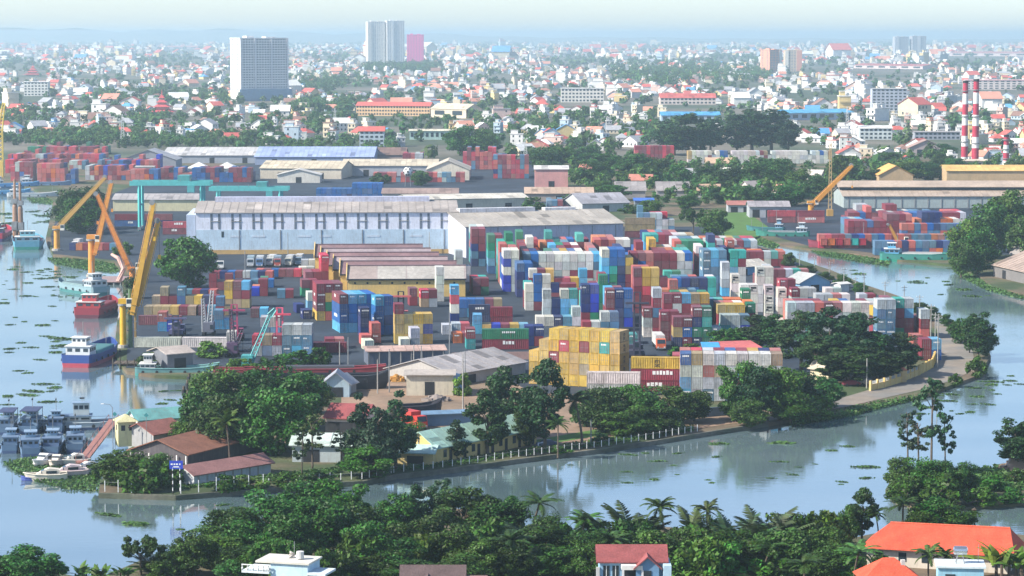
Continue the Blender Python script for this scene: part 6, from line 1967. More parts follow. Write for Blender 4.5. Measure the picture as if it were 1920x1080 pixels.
special('blue_roof_factory', 'bright blue roofed factory behind the high wood', (1240, 228), (1350, 228), 30, 6, 9, (0.4, 0.5, 0.6), (0.08, 0.36, 0.68), 1, bays=8)
special('blue_roof_factory', 'long blue roofed factory beside the high wood', (1466, 226), (1600, 224), 34, 7, 10, (0.4, 0.5, 0.6), (0.10, 0.40, 0.66), 1, bays=8)
special('pale_roof_factory', 'pale roofed factory with teal stripe before the big round tree', (768, 262), (862, 262), 16, 7, 8, (0.40, 0.56, 0.52), (0.74, 0.68, 0.52), 1, bays=10)
special('red_ridge_hall', 'long low red roofed hall below the grey skyline blocks', (1600, 128), (1730, 130), 60, 8, 12, (0.6, 0.5, 0.5), (0.58, 0.2, 0.2), 1, bays=6)
special('red_ridge_hall', 'far red roofed plant right under the horizon', (1780, 105), (1960, 106), 120, 12, 18, (0.6, 0.5, 0.5), (0.60, 0.28, 0.28), 1, bays=6)
special('red_ridge_hall', 'far red roofed hall over the white apartment tower', (275, 92), (370, 92), 150, 12, 20, (0.6, 0.5, 0.5), (0.62, 0.26, 0.22), 1, bays=6)
special('pink_white_flats', 'pink and white stacked flats near the striped chimneys', (1810, 168), (1960, 168), 24, 14, 15, (0.78, 0.66, 0.62), (0.7, 0.4, 0.4), 4, bays=14)
special('blue_grey_flats', 'blue grey flats standing among mid town houses', (1635, 208), (1700, 208), 16, 24, 24.6, (0.44, 0.48, 0.56), (0.5, 0.5, 0.5), 7, bays=8)
special('white_clinic', 'white flat roofed clinic near the picture edge', (45, 180), (90, 180), 18, 19, 19.6, (0.80, 0.78, 0.74), (0.76, 0.76, 0.76), 5, bays=7)
special('big_villa', 'big pale villa with terraces next to the pylon', (1612, 262), (1672, 262), 16, 9, 11, (0.62, 0.68, 0.68), (0.72, 0.72, 0.70), 3, bays=7)
special('grey_flats', 'grey balcony house rising behind cream sheds', (674, 276), (720, 276), 12, 12, 15, (0.46, 0.54, 0.60), RD, 4, bays=5, roofmat='tile_roof')
special('grey_barn', 'grey brown gabled barn before the striped chimneys', (1705, 296), (1770, 296), 14, 7, 12, (0.40, 0.33, 0.33), (0.42, 0.28, 0.24), 1, 'y', bays=1)
special('flat_grey_block', 'low dark grey block in front of the striped chimneys', (1715, 262), (1800, 262), 12, 6, 6.5, (0.34, 0.36, 0.42), (0.4, 0.38, 0.38), 2, bays=10)
special('tan_hall', 'tan hall behind the pair of striped chimneys', (1780, 322), (1856, 322), 12, 6.5, 7.2, (0.62, 0.50, 0.38), (0.6, 0.5, 0.4), 1, bays=10)
# red pagodas
for px, py, k, lab in ((304, 214, 1.0, 'red tiered pagoda roof with spire amid houses and trees'), (62, 142, 1.3, 'red pagoda roof of the distant temple')):
    g = G(px, py)
    t = thing('pagoda', lab, 'pagoda', (g.x, g.y, LAND), 0)
    z = 0
    for i, (w, h) in enumerate(((26, 6), (18, 5), (11, 5), (6, 5))):
        w *= k
        MB().box(-w * .38, w * .38, -w * .38, w * .38, z, z + h * .5).build('storey', 'plaster', t, (0.55, 0.30, 0.24))
        a, b, z1, z2 = w * .55, w * .22, z + h * .45, z + h
        MB().loft([[(s * a, q * a, z1) for s, q in ((-1, -1), (1, -1), (1, 1), (-1, 1))], [(s * (a + b) * .5, q * (a + b) * .5, z1 + (z2 - z1) * .35) for s, q in ((-1, -1), (1, -1), (1, 1), (-1, 1))],
                   [(s * b, q * b, z2) for s, q in ((-1, -1), (1, -1), (1, 1), (-1, 1))]]).build('roof', 'tile_roof', t, (0.55, 0.09, 0.10))
        z += h * .92
    MB().tube([(0, 0, z), (0, 0, z + 7)], [.8, .1], 6).build('spire', 'plain', t, (0.5, 0.1, 0.1))
    SPECIAL.append((px, py, 26))

def blocked(px, py, r=0):
    for x, y, q in SPECIAL:
        if abs(px - x) < q + r * .5 and -(3 + 14 * S(y)) < py - y < 4 + 12 * S(y) and not (py < y and y - py > 3 + 9 * S(y) * .3):
            return True
    return False

# --- single houses: shared prototypes with parts
HP = []
def house_proto(w, d, fl, kind, seed):
    g = random.Random(seed)
    H = fl * 3.3
    wl, rf, win = MB(), MB(), MB()
    if kind == 'gable':
        a, b = gable_mesh(w, d, H, H + min(w, d) * .32, g.choice('xy'), .5)
        wl, rf = a, b
    elif kind == 'hip':
        wl.box(0, w, 0, d, 0, H)
        m = min(w, d) * .36
        i = min(w, d) * .48
        rf.add([(-.5, -.5, H), (w + .5, -.5, H), (w + .5, d + .5, H), (-.5, d + .5, H), (i, d / 2, H + m), (w - i, d / 2, H + m)] if w >= d else
               [(-.5, -.5, H), (w + .5, -.5, H), (w + .5, d + .5, H), (-.5, d + .5, H), (w / 2, i, H + m), (w / 2, d - i, H + m)],
               [(0, 1, 5, 4), (1, 2, 5), (2, 3, 4, 5), (3, 0, 4)] if w >= d else [(0, 1, 4), (1, 2, 5, 4), (2, 3, 5), (3, 0, 4, 5)])
    else:
        wl.box(0, w, 0, d, 0, H)
        wl.box(w * .1, w * .55, d * .4, d * .95, H, H + 2.6)
        rf.box(-.3, w + .3, -.3, d + .3, H - .15, H + .35)
        rf.box(w * .06, w * .6, d * .36, d * .99, H + 2.6, H + 2.85)
        rf.tube([(w * .8, d * .6, H + .4), (w * .8, d * .6, H + 1.9)], .7, 8)
    nb = max(1, int(w / 2.6))
    for f in range(fl):
        for j in range(nb):
            if g.random() < .85:
                x = w * (j + .5) / nb
                win.box(x - .55, x + .55, -.06, -.01, f * 3.3 + 1.0, f * 3.3 + 2.4)
        for j in range(2):
            if g.random() < .6:
                y = d * (j + .5) / 2
                win.box(-.06, -.01, y - .5, y + .5, f * 3.3 + 1.0, f * 3.3 + 2.4)
        if f > 0 and kind == 'flat':
            wl.box(.2, w - .2, -1.0, -.02, f * 3.3 - .12, f * 3.3 + .75)
    return (wl.mesh('wall', ['plaster']), rf.mesh('roof', ['tile_roof'] if kind != 'flat' else ['plaster']), win.mesh('window_grid', ['glass']), kind, fl, w, d, wl, rf)
k = 0
for kind in ('gable', 'gable', 'gable', 'hip', 'hip', 'flat', 'flat', 'flat', 'flat', 'gable', 'hip', 'flat'):
    fl = {'gable': (1, 1, 2, 2), 'hip': (1, 2, 2, 3), 'flat': (2, 2, 2, 3, 3)}[kind]
    HP.append(house_proto(rnd.uniform(5, 8) if kind == 'flat' else rnd.uniform(7, 13), rnd.uniform(9, 15), rnd.choice(fl), kind, k))
    k += 1
REG = [(0, 'behind the far port'), (240, 'near the red pagoda'), (420, 'below the white tower'), (600, 'behind the cream sheds'), (860, 'past the big round tree'), (1020, 'above the lawn belt'), (1200, 'behind the high wood'), (1480, 'near the big pale villa'), (1690, 'around the striped chimneys')]
def region(px, py):
    r = [n for x, n in REG if px >= x]
    return (r[-1] if r else REG[0][1]) + (', front rows' if py > 245 else ', middle rows' if py > 205 else ', rear rows')
cand = []
for i in range(11000):
    dmin = 1640
    d = dmin + (21000 - dmin) * rnd.random() ** 1.35
    py = HZ + F * 82.0 / d / 1.0
    px = rnd.uniform(-60, 1980)
    if py > town_limit(px) or blocked(px, py, 4):
        continue
    cand.append((px, py))
# a little order: drop spots that crowd one another near the front
cand.sort(key=lambda q: -q[1])
kept = []
for px, py in cand:
    s = S(py)
    if py > 130 and any(abs(px - x) < 6.5 * s and abs(py - y) < 1.6 * s for x, y in kept[-260:]):
        continue
    if math.sin(px * .021 + 1) * math.sin(py * .11 + px * .004) > 0.33 and py > 105:
        continue
    kept.append((px, py))
tm = MB()
n_house = 0
seen_label = {}
for px, py in kept:
    hp = HP[rnd.randrange(len(HP))]
    g = G(px, py)
    wname, wcol, _ = pick(WALLS)
    rname, rcol, _ = pick(ROOFS)
    if hp[3] == 'flat' and rnd.random() < .7:
        rname, rcol = 'white', (0.70, 0.69, 0.66)
    j = rnd.uniform(.85, 1.08)
    wcol = tuple(min(.82, v * j) for v in wcol)
    yaw = rnd.choice([0, 0, 20, -15, 35, -40, 90, 70]) + rnd.uniform(-8, 8)
    sc = rnd.uniform(.85, 1.2) * (1.6 if rnd.random() < .10 and py < 235 else 1.0)
    if n_house < 300 and -10 < px < 1930:
        n_house += 1
        shape = {'gable': 'gabled', 'hip': 'hip roofed', 'flat': 'flat roofed'}[hp[3]]
        lab = f"{NUM[hp[4] - 1]} storey {wname} {shape} house, {rname} top, {region(px, py)}"
        t = thing('town_house', lab, 'house', (g.x, g.y, LAND), R(yaw), 'like houses: ' + lab)
        t.scale = (sc, sc, sc)
        put('wall', hp[0], t, wcol)
        put('roof', hp[1], t, rcol)
        put('window_grid', hp[2], t, kind='stuff')
    else:
        if py < 118 and rnd.random() < .35:
            sc *= rnd.uniform(1.4, 3.0)
        c, s = math.cos(R(yaw)), math.sin(R(yaw))
        for src, col in ((hp[7], wcol), (hp[8], rcol)):
            vs = [(g.x + (x * c - y * s) * sc, g.y + (x * s + y * c) * sc, LAND + z * sc) for x, y, z in src.v]
            tm.col = col
            tm.add(vs, src.f)
tw = tm.build('distant_houses', 'plaster_mass')
tag(tw, 'distant sea of small houses reaching to the horizon', None, None, 'stuff')
print('houses', len(kept), 'single', n_house)

# --- distant trees as one mass
g = np.random.default_rng(77)
qs, cols = [], []
nt = 0
for i in range(7000):
    d = 1560 + (24000 - 1560) * g.random() ** 1.35
    py = HZ + F * 82.0 / d
    px = g.uniform(-80, 2000)
    if py > town_limit(px) + (14 if px < 480 else 8) or blocked(px, py, 0) and g.random() < .8:
        continue
    m = math.sin(px * .021 + 1) * math.sin(py * .11 + px * .004)
    if m < 0.1 and g.random() < .5:
        continue
    p = G(px, py)
    sc = g.uniform(.7, 1.25) * (1 + max(0, (d - 5000) / 9000))
    H, W = 9 * sc * g.uniform(.8, 1.2), 9 * sc * g.uniform(.8, 1.4)
    n = 46 if d < 3200 else 26 if d < 7000 else 14
    dd = g.normal(size=(n, 3)); dd /= np.linalg.norm(dd, axis=1, keepdims=True)
    rr = g.uniform(.55, 1.0, (n, 1))
    c = np.array([p.x, p.y, LAND + H * .52]) + dd * rr * np.array([W / 2, W / 2, H * .5])
    q = leaf_quads(c, dd * .8 + g.normal(size=(n, 3)) * .4 + np.array([0, 0, .5]), W * (.30 if d < 3200 else .42 if d < 7000 else .6), g)
    j = g.uniform(.7, 1.35)
    qs.append(q)
    cols.append(np.tile(np.array([0.055 * j * g.uniform(.8, 1.5), 0.135 * j, 0.038 * j, 1.0]), (n * 4, 1)))
    nt += 1
# fuller trees in the green belts nearer the port
def belt(n, pts, hmin, hmax):
    global nt
    poly = np.array(px_poly(pts))
    k = 0
    while k < n:
        px, py = g.uniform(min(p[0] for p in pts), max(p[0] for p in pts)), g.uniform(min(p[1] for p in pts), max(p[1] for p in pts))
        p = G(px, py)
        k += 1
        if not inside((p.x, p.y), poly) or any((p.x - x) ** 2 + (p.y - y) ** 2 < (r * .8) ** 2 for x, y, r in tree_spots):
            continue
        H = g.uniform(hmin, hmax); W = H * g.uniform(.8, 1.3)
        m = 7
        cc = g.normal(size=(m, 3)); cc /= np.linalg.norm(cc, axis=1, keepdims=True)
        cc = cc * g.uniform(.3, .75, (m, 1)) * np.array([W / 2, W / 2, H * .45])
        j = g.uniform(.65, 1.4)
        for c0 in cc:
            n2 = 26 if py > 180 else 12
            dd = g.normal(size=(n2, 3)); dd /= np.linalg.norm(dd, axis=1, keepdims=True)
            c = np.array([p.x, p.y, LAND + H * .5]) + c0 + dd * W * .2 * g.uniform(.5, 1, (n2, 1))
            qs.append(leaf_quads(c, dd * .8 + g.normal(size=(n2, 3)) * .4 + np.array([0, 0, .5]), max(1.0, W * .13), g))
            cols.append(np.tile(np.array([0.056 * j * g.uniform(.8, 1.5), 0.145 * j, 0.030 * j, 1.0]), (n2 * 4, 1)))
        nt += 1
belt(210, [(1010, 305), (1190, 308), (1560, 312), (1640, 330), (1560, 372), (1430, 384), (1360, 392), (1200, 388), (1130, 372), (1070, 350), (1010, 330)], 6, 11)
belt(60, [(1000, 300), (1180, 280), (1190, 300), (1010, 318)], 6, 10)
belt(420, [(0, 248), (200, 250), (480, 258), (480, 280), (200, 278), (0, 274)], 6, 10)
belt(120, [(480, 268), (700, 272), (760, 284), (700, 290), (480, 284)], 5, 9)
belt(90, [(1600, 300), (1920, 300), (1920, 336), (1600, 336)], 6, 10)
belt(70, [(500, 225), (680, 222), (860, 226), (860, 246), (700, 250), (500, 252)], 8, 12)
belt(420, [(1130, 116), (1240, 108), (1340, 116), (1345, 160), (1240, 166), (1150, 150)], 14, 24)
belt(300, [(680, 124), (800, 122), (835, 128), (800, 136), (685, 136)], 14, 22)
belt(160, [(550, 140), (680, 140), (690, 165), (560, 170)], 10, 16)
belt(200, [(1340, 120), (1440, 126), (1440, 156), (1340, 150)], 10, 18)
belt(200, [(180, 172), (420, 178), (430, 196), (200, 196)], 9, 14)
belt(160, [(540, 188), (680, 186), (690, 210), (540, 214)], 9, 14)
belt(200, [(0, 205), (180, 215), (480, 222), (640, 226), (640, 246), (300, 250), (0, 244)], 8, 13)
belt(120, [(900, 210), (1150, 216), (1180, 250), (960, 262), (900, 240)], 8, 13)
belt(80, [(1150, 235), (1560, 225), (1560, 262), (1200, 268)], 8, 13)
q = np.concatenate(qs)
me = quads_mesh('distant_wood', q, 'leaf_mass')
at = me.color_attributes.new('Col', 'FLOAT_COLOR', 'CORNER')
at.data.foreach_set('color', np.concatenate(cols).astype(np.float32).reshape(-1))
o = put('distant_wood', me)
tag(o, 'far-off trees growing between the houses of the town', None, None, 'stuff')
print('far trees', nt, len(q))
# low wooded rise on the horizon
mb = MB()
N = 90
front, crest, back = [], [], []
for i in range(N + 1):
    x = -9000 + 18000 * i / N
    h = np.interp(x, [-9000, -3500, -1500, 500, 4000, 9000], [150, 140, 105, 60, 40, 30]) * (1 + .12 * math.sin(i * 1.7) + .09 * math.sin(i * .63 + 1))
    front.append((x * 1.0, 26000, LAND)); crest.append((x * 1.05, 28500, LAND + h)); back.append((x * 1.1, 33000, LAND))
mb.loft([front, crest, back], closed=False)
mb.f = [f[::-1] for f in mb.f]
structure('hills', mb, ['town_ground'])

# pylons over the town
for px, py, top, lab in ((628, 236, 202, 'thin white lattice pylon before the orange school'), (1588, 262, 200, 'thin lattice pylon beside the big pale villa'), (1601, 264, 214, 'second lattice pylon beside the big pale villa'),
                         (230, 272, 214, 'pale lattice mast over the far port'), (1105, 178, 140, 'thin mast on the white office'), (985, 300, 262, 'yellow lattice mast by houses past the big round tree')):
    g0 = G(px, py)
    t = thing('lattice_pylon', lab, 'pylon', (g0.x, g0.y, LAND), 0, 'lattice pylons over the town')
    H = V(px, top, g0.y).z - LAND
    lattice((0, 0, 0), (0, 0, H), 3.2, .6, 12, .16).build('lattice', 'plain', t, (0.62, 0.63, 0.64))
    MB().box(-2.2, 2.2, -.2, .2, H * .8, H * .8 + .3).build('cross_arm', 'plain', t, (0.6, 0.6, 0.6))
# ================================================================ near bank houses
def off(px, py):
    return G(px, py)
# blue and white roof-terrace house
a, rz, L = frame((508, 1150), (578, 1150))
t = thing('terrace_house', 'pale blue flat roofed house with rooftop tank at the near bank', 'house', (a.x, a.y, LAND), R(-16))
MB().box(0, 5.6, 0, 5.0, 0, 7.3).build('wall', 'plaster', t, (0.50, 0.68, 0.80))
MB().box(-2.2, 5.9, -.3, 5.3, 7.3, 7.55).build('roof_slab', 'plaster', t, (0.62, 0.60, 0.54))
MB().box(-4.2, -.02, -.6, 4.4, 5.8, 6.1).build('terrace', 'plaster', t, (0.62, 0.70, 0.74))
MB().box(5.62, 8.4, -.4, 4, 5.9, 6.2).build('terrace', 'plaster', t, (0.62, 0.70, 0.74))
for i in range(6):
    x = -4.1 + i * .8
    MB().tube([(x, -.5, 6.1), (x, -.5, 6.4), (x, -.5, 6.6), (x, -.5, 6.9)], [.08, .16, .08, .1], 8).build('baluster', 'plaster', t, (0.7, 0.72, 0.72))
MB().box(-4.2, -.05, -.62, -.4, 6.9, 7.02).build('handrail', 'plaster', t, (0.7, 0.72, 0.72))
tk = MB().tube([(3.6, 2.4, 7.7), (3.6, 2.4, 8.7)], .55, 12).build('water_tank', 'plain', t, (0.62, 0.62, 0.6))
MB().tube([(1.8, 3.0, 7.6), (2.2, 3.0, 8.2), (1.7, 3.4, 8.4)], [.5, .4, .1], 10).build('roof_drum', 'plain', t, (0.45, 0.42, 0.38))
MB().tube([(2.5, 3, 7.55), (2.5, 3, 10)], .04, 5).build('antenna', 'steel', t)
MB().box(1.2, 2.4, -.06, -.01, 3.5, 5.0).build('window', 'glass', t)
# brown roofed pair
t, L = simple('brown_roof_cottage', 'brown tile roofed cottage with pale blue walls at near bank', (760, 1165), (862, 1165), 7, 4.6, 7.2, (0.42, 0.60, 0.72), (0.11, 0.075, 0.075), doors=1, cat='cottage', roofmat='tile_roof', over=.9)
w, ro = gable_mesh(3.6, 4, 4.5, 6.4, 'y', .5)
o = w.build('porch_wall', 'plaster', t, (0.42, 0.60, 0.72)); o.location = (1.4, -3, 0)
o = ro.build('porch_roof', 'tile_roof', t, (0.12, 0.08, 0.08)); o.location = (1.4, -3, 0)
simple('brown_roof_shed', 'small brown tile roofed shed next to the brown roofed cottage', (874, 1165), (906, 1165), 5, 4.4, 5.9, (0.3, 0.36, 0.4), (0.18, 0.11, 0.1), doors=0, cat='shed', roofmat='tile_roof')
g0 = G(842, 1140)
t = thing('red_parasol', 'small red parasol in front of the brown roofed cottage', 'parasol', (g0.x, g0.y, LAND + 2.8))
MB().tube([(0, 0, -2.8), (0, 0, 2.6)], .05, 6).build('pole', 'steel', t)
MB().tube([(0, 0, 2.2), (0, 0, 2.75)], [1.0, .05], 10).build('canopy', 'plain', t, (0.7, 0.10, 0.05))
# blue house with maroon roof
a, rz, L = frame((1124, 1160), (1246, 1160))
t = thing('maroon_roof_house', 'blue two storey house with maroon roof and front gable', 'house', (a.x, a.y, LAND), 0)
w, ro = gable_mesh(L, 6.0, 8.3, 9.9, 'x', .5)
w.build('wall', 'plaster', t, (0.30, 0.50, 0.68))
rf = ro.build('roof', 'tile_roof', t, (0.27, 0.075, 0.075))
w, ro = gable_mesh(3.2, 4.0, 7.7, 9.1, 'y', .4)
o = w.build('gable_wall', 'plaster', t, (0.16, 0.30, 0.48)); o.location = (L - 4.1, -1.6, 0)
o = ro.build('gable_roof', 'tile_roof', t, (0.28, 0.08, 0.08)); o.location = (L - 4.1, -1.6, 0)
MB().box(L - .3, L + .8, -2.2, 4.0, 0, 8.0).build('side_screen', 'plaster', t, (0.46, 0.64, 0.76))
MB().box(3.0, 6.0, -1.7, 0, 7.3, 7.9).build('balcony', 'plaster', t, (0.74, 0.73, 0.70))
for x in (.5, 1.8):
    f = MB().box(x, x + .9, -.06, -.01, 5.6, 7.6).build('window', 'glass', t)
    MB().box(x - .1, x + 1.0, -.12, -.07, 5.45, 5.6).build('sill', 'white_print', f)
    MB().box(x + .4, x + .5, -.11, -.07, 5.6, 7.6).build('mullion', 'white_print', f)
f = MB().box(L - 3.2, L - 2.0, -1.68, -1.61, 5.6, 7.2).build('window', 'glass', t)
MB().box(L - 3.3, L - 1.9, -1.74, -1.69, 5.45, 5.6).build('sill', 'white_print', f)
MB().box(3.4, 5.6, -.08, -.02, 4.0, 7.2).build('door', 'dark', t)
for x in (3.1, 5.8):
    MB().box(x, x + .3, -1.7, -1.4, 0, 7.3).build('pillar', 'plaster', t, (0.7, 0.7, 0.7))
MB().box(-.5, 0.0, -.3, 0, 3.0, 7.4).build('downpipe', 'plaster', t, (.6, .6, .6))
# long orange roof
a, rz, L = frame((1616, 1060), (1898, 1078))
t = thing('orange_roof_hall', 'long hall with bright orange tile roof on the near bank', 'hall', (a.x, a.y, LAND), rz)
MB().box(.6, L - .6, .6, 10.4, 0, 2.9).build('wall', 'plaster', t, (0.62, 0.56, 0.48))
MB().add([(-.4, -.4, 2.8), (L + .4, -.4, 2.8), (L + .4, 11.4, 2.8), (-.4, 11.4, 2.8), (3.4, 5.5, 6.0), (L - 1.2, 5.5, 6.2)], [(0, 1, 5, 4), (1, 2, 5), (2, 3, 4, 5), (3, 0, 4), (3, 2, 1, 0)]).build('roof', 'tile_roof', t, (0.62, 0.09, 0.045))
MB().tube([(3.4, 5.5, 6.03), (L - 1.2, 5.5, 6.23)], .14, 6).build('ridge_tiles', 'tile_roof', t, (0.62, 0.12, 0.06))
for i in range(6):
    pane(t, 2 + i * 3.6, 3.2 + i * 3.6, .9, 2.3, y=.53)
a = G(1618, 1135)
t = thing('orange_roof_house', 'house with orange tile hip roof below the long orange hall', 'house', (a.x, a.y, LAND), R(4))
MB().box(.5, 8.2, .5, 6.4, 0, 3.6).build('wall', 'plaster', t, (0.6, 0.54, 0.48))
MB().add([(-.2, -.2, 3.5), (8.9, -.2, 3.5), (8.9, 7.1, 3.5), (-.2, 7.1, 3.5), (3.6, 3.4, 6.3), (5.2, 3.4, 6.3)], [(0, 1, 5, 4), (1, 2, 5), (2, 3, 4, 5), (3, 0, 4), (3, 2, 1, 0)]).build('roof', 'tile_roof', t, (0.62, 0.10, 0.05))
MB().box(6.0, 6.6, 2.2, 2.8, 4.2, 6.1).build('chimney', 'plaster', t, (0.65, 0.62, 0.58))
pane(t, 2.2, 3.6, 1.0, 2.5, y=.43)
# blue box with steel tank
a = G(1758, 1150)
t = thing('blue_box_house', 'blue flat roofed house carrying a steel water tank', 'house', (a.x, a.y, LAND), R(-6))
MB().box(0, 6.4, 0, 5, 0, 6.6).build('wall', 'plaster', t, (0.30, 0.55, 0.70))
MB().box(-.3, 6.7, -.3, 5.3, 6.6, 6.85).build('roof_slab', 'plaster', t, (0.62, 0.70, 0.74))
for x in (2.6, 3.8):
    for y in (1.8, 3.0):
        MB().tube([(x, y, 6.85), (x * .6 + 3.2 * .4, y * .6 + 2.4 * .4, 8.0)], .06, 5).build('tank_leg', 'steel', t)
make_mat('bright_steel', color=(0.62, 0.63, 0.64), rough=0.25, metallic=0.9, var=.15)
MB().tube([(2.2, 2.4, 8.7), (2.35, 2.4, 8.7), (4.1, 2.4, 8.7), (4.25, 2.4, 8.7)], [.35, .62, .62, .35], 14).build('water_tank', 'bright_steel', t)
pane(t, 1.0, 2.4, 4.4, 5.7, y=-.06)
MB().tube([(5.8, 3, 6.85), (5.8, 3, 9.5)], .04, 5).build('antenna', 'steel', t)

# ================================================================ walls, fences, poles, signs
def polyline_wall(name, label, pts, h, th, col, cat='wall', pillars=True, railing=False, mat='plaster'):
    P = [G(x, y) for x, y in pts]
    t = thing(name, label, cat, (P[0].x, P[0].y, LAND))
    for i in range(len(P) - 1):
        a, b = P[i] - P[0], P[i + 1] - P[0]
        d = b - a
        ang = math.atan2(d.y, d.x)
        m = (a + b) / 2
        MB().obox(m.x, m.y, 0, d.length, th, h, ang).build('wall_panel', mat, t, col)
        n = max(1, int(d.length / 3.2))
        for k in range(n + 1):
            p = a + d * (k / n)
            if pillars:
                MB().obox(p.x, p.y, 0, th * 2.2, th * 2.2, h + (.9 if railing else .25), ang).build('pillar', mat, t, tuple(min(.8, v * 1.1) for v in col))
        if railing:
            for k in range(int(d.length / .5)):
                p = a + d * (k * .5 / d.length)
                MB().obox(p.x, p.y, h, .07, .07, .75, ang).build('railing_bar', 'white_print', t)
    return t
polyline_wall('road_wall', 'ochre wall with white railing along the bank road', [(1632, 733), (1658, 727), (1690, 717), (1722, 704)], 1.5, .22, (0.66, 0.46, 0.18), railing=True)
polyline_wall('road_wall', 'plain ochre wall at the bend of the bank road', [(1724, 703), (1748, 690), (1757, 668)], 2.3, .22, (0.68, 0.48, 0.17))
polyline_wall('blue_wall', 'low slate blue wall behind the embankment tree row', [(1300, 784), (1392, 776)], 2.0, .2, (0.20, 0.29, 0.40), pillars=False)
polyline_wall('pink_wall', 'pinkish wall under the green long container', [(846, 676), (992, 674)], 2.0, .25, (0.48, 0.30, 0.26), pillars=False)
polyline_wall('quay_kerb', 'concrete kerb along the quay edge', [(222, 600), (234, 558)], .5, .5, (0.4, 0.38, 0.36), cat='kerb', pillars=False)
# gate post with red cap
g0 = G(1692, 716)
t = thing('gate_post', 'ochre gate post with red cap in the road wall', 'gate post', (g0.x, g0.y - .8, LAND))
MB().box(-.8, .8, -.4, .4, 0, 2.9).build('shaft', 'plaster', t, (0.62, 0.44, 0.22))
MB().loft([[(s * 1.1, q * .7, 2.9) for s, q in ((-1, -1), (1, -1), (1, 1), (-1, 1))], [(s * .2, q * .2, 3.6) for s, q in ((-1, -1), (1, -1), (1, 1), (-1, 1))]]).build('cap', 'tile_roof', t, (0.5, 0.16, 0.10))
# fences along the embankment
post_me = MB().box(-.07, .07, -.07, .07, 0, 1.35).mesh('post', ['white_print'])
def fence(label, pts, step, inset=1.2, hmul=1.0, rail=True):
    P = [G(x, y) + Vector((-.2, inset, 0)) for x, y in pts]
    t = thing('post_fence', label, 'fence', (P[0].x, P[0].y, LAND + .3))
    acc = []
    for i in range(len(P) - 1):
        d = P[i + 1] - P[i]
        n = max(1, int(d.length / step))
        acc += [P[i] + d * (k / n) for k in range(n)]
    acc.append(P[-1])
    for p in acc:
        o = put('post', post_me, t)
        o.location = (p.x - P[0].x, p.y - P[0].y, 0)
        o.scale = (1, 1, hmul * rnd.uniform(.9, 1.1))
    if rail:
        mb = MB()
        mb.tube([(p.x - P[0].x, p.y - P[0].y, 1.1 * hmul) for p in acc], .025, 3)
        mb.build('wire', 'steel', t)
fence('white post fence along the embankment past the mint roof', [(740, 891), (850, 879), (960, 863), (1130, 842), (1227, 827), (1310, 813)], 1.9)
fence('white post fence by the rusty roofed house', [(505, 916), (600, 907), (680, 903), (735, 892)], 1.9)
fence('tall white posts on the embankment below the restaurant', [(340, 930), (440, 922), (495, 917)], 2.6, .8, 1.7)
fence('white frame of posts at the marina point', [(198, 926), (248, 928)], 2.4, .5, 1.6)

def power_pole(label, px, base, top, group, arms=True, mat=None):
    g0 = G(px, base)
    t = thing('utility_pole', label, 'pole', (g0.x, g0.y, LAND), R(rnd.uniform(-30, 30)), group)
    H = V(px, top, g0.y).z - LAND
    MB().tube([(0, 0, -.2), (0, 0, H)], [.17, .11], 8).build('shaft', 'concrete' if mat is None else mat, t)
    if arms:
        MB().box(-1.0, 1.0, -.06, .06, H - .7, H - .55).build('cross_arm', 'steel', t)
        MB().box(-.7, .7, -.06, .06, H - 1.5, H - 1.36).build('cross_arm', 'steel', t)
        for x in (-.9, 0, .9):
            MB().tube([(x, 0, H - .55), (x, 0, H - .3)], .05, 6).build('insulator', 'white_print', t)
for i, (x, b, tp) in enumerate(((1499, 510, 474), (1527, 520, 479), (1555, 530, 490), (1582, 545, 502), (1604, 552, 519), (1620, 556, 512), (1659, 570, 527), (1695, 580, 535), (1724, 596, 553), (1745, 646, 570), (1753, 664, 586), (1758, 690, 592))):
    power_pole(f'power pole on the channel bank, {ORD[i]} from the yard end', x, b, tp, 'power poles along the channel')
for i, (x, b, tp, lab) in enumerate(((637, 690, 640, 'slim lamp pole before the tall blue stack'), (653, 688, 632, 'second slim lamp pole before the tall blue stack'), (708, 738, 674, 'grey pole on the earth lot beside black barge'), (730, 736, 654, 'leaning grey pole on the earth lot'),
                                     (776, 692, 646, 'pale pole in front of the open shed'), (790, 690, 648, 'second pale pole in front of the open shed'), (868, 775, 664, 'tall dark pole beside the weathered store'), (872, 730, 658, 'dark pole behind the weathered store'),
                                     (1625, 728, 672, 'pale lamp pole at the end of the ochre wall'), (843, 672, 582, 'lamp pole at the end of the open shed'), (942, 655, 620, 'lamp pole before the green long container'), (540, 478, 436, 'dark pole against the lavender warehouse'),
                                     (805, 476, 435, 'thin pole near the end of the lavender warehouse'), (1012, 470, 412, 'lamp pole before the pale warehouse'), (1154, 474, 416, 'lamp pole at the end of the pale warehouse'), (460, 545, 470, 'lamp pole over the quay lot'),
                                     (785, 866, 815, 'dark pole at the mint roofed house'), (1108, 832, 785, 'pale pole among embankment posts'), (1745, 1010, 965, 'bare leaning pole by the long orange roof'))):
    power_pole(lab, x, b, tp, 'single poles', arms=False, mat='steel' if i % 2 else 'concrete')
# bare palm stump pole on the water edge
g0 = G(1826, 1000)
t = thing('dead_palm', 'dead palm trunk with drooping fronds by the water', 'dead palm', (g0.x, g0.y, LAND - .3))
MB().tube([(0, 0, -.5), (.1, 0, 3), (.05, 0, 4.6)], [.13, .1, .12], 7).build('trunk', 'bark', t)
mb = MB()
for i in range(7):
    an = i * .9
    mb.tube([(.05, 0, 4.5), (.35 * math.cos(an), .35 * math.sin(an), 4.3), (.4 * math.cos(an), .4 * math.sin(an), 2.8)], [.06, .09, .03], 4)
mb.build('dry_fronds', 'bark', t)

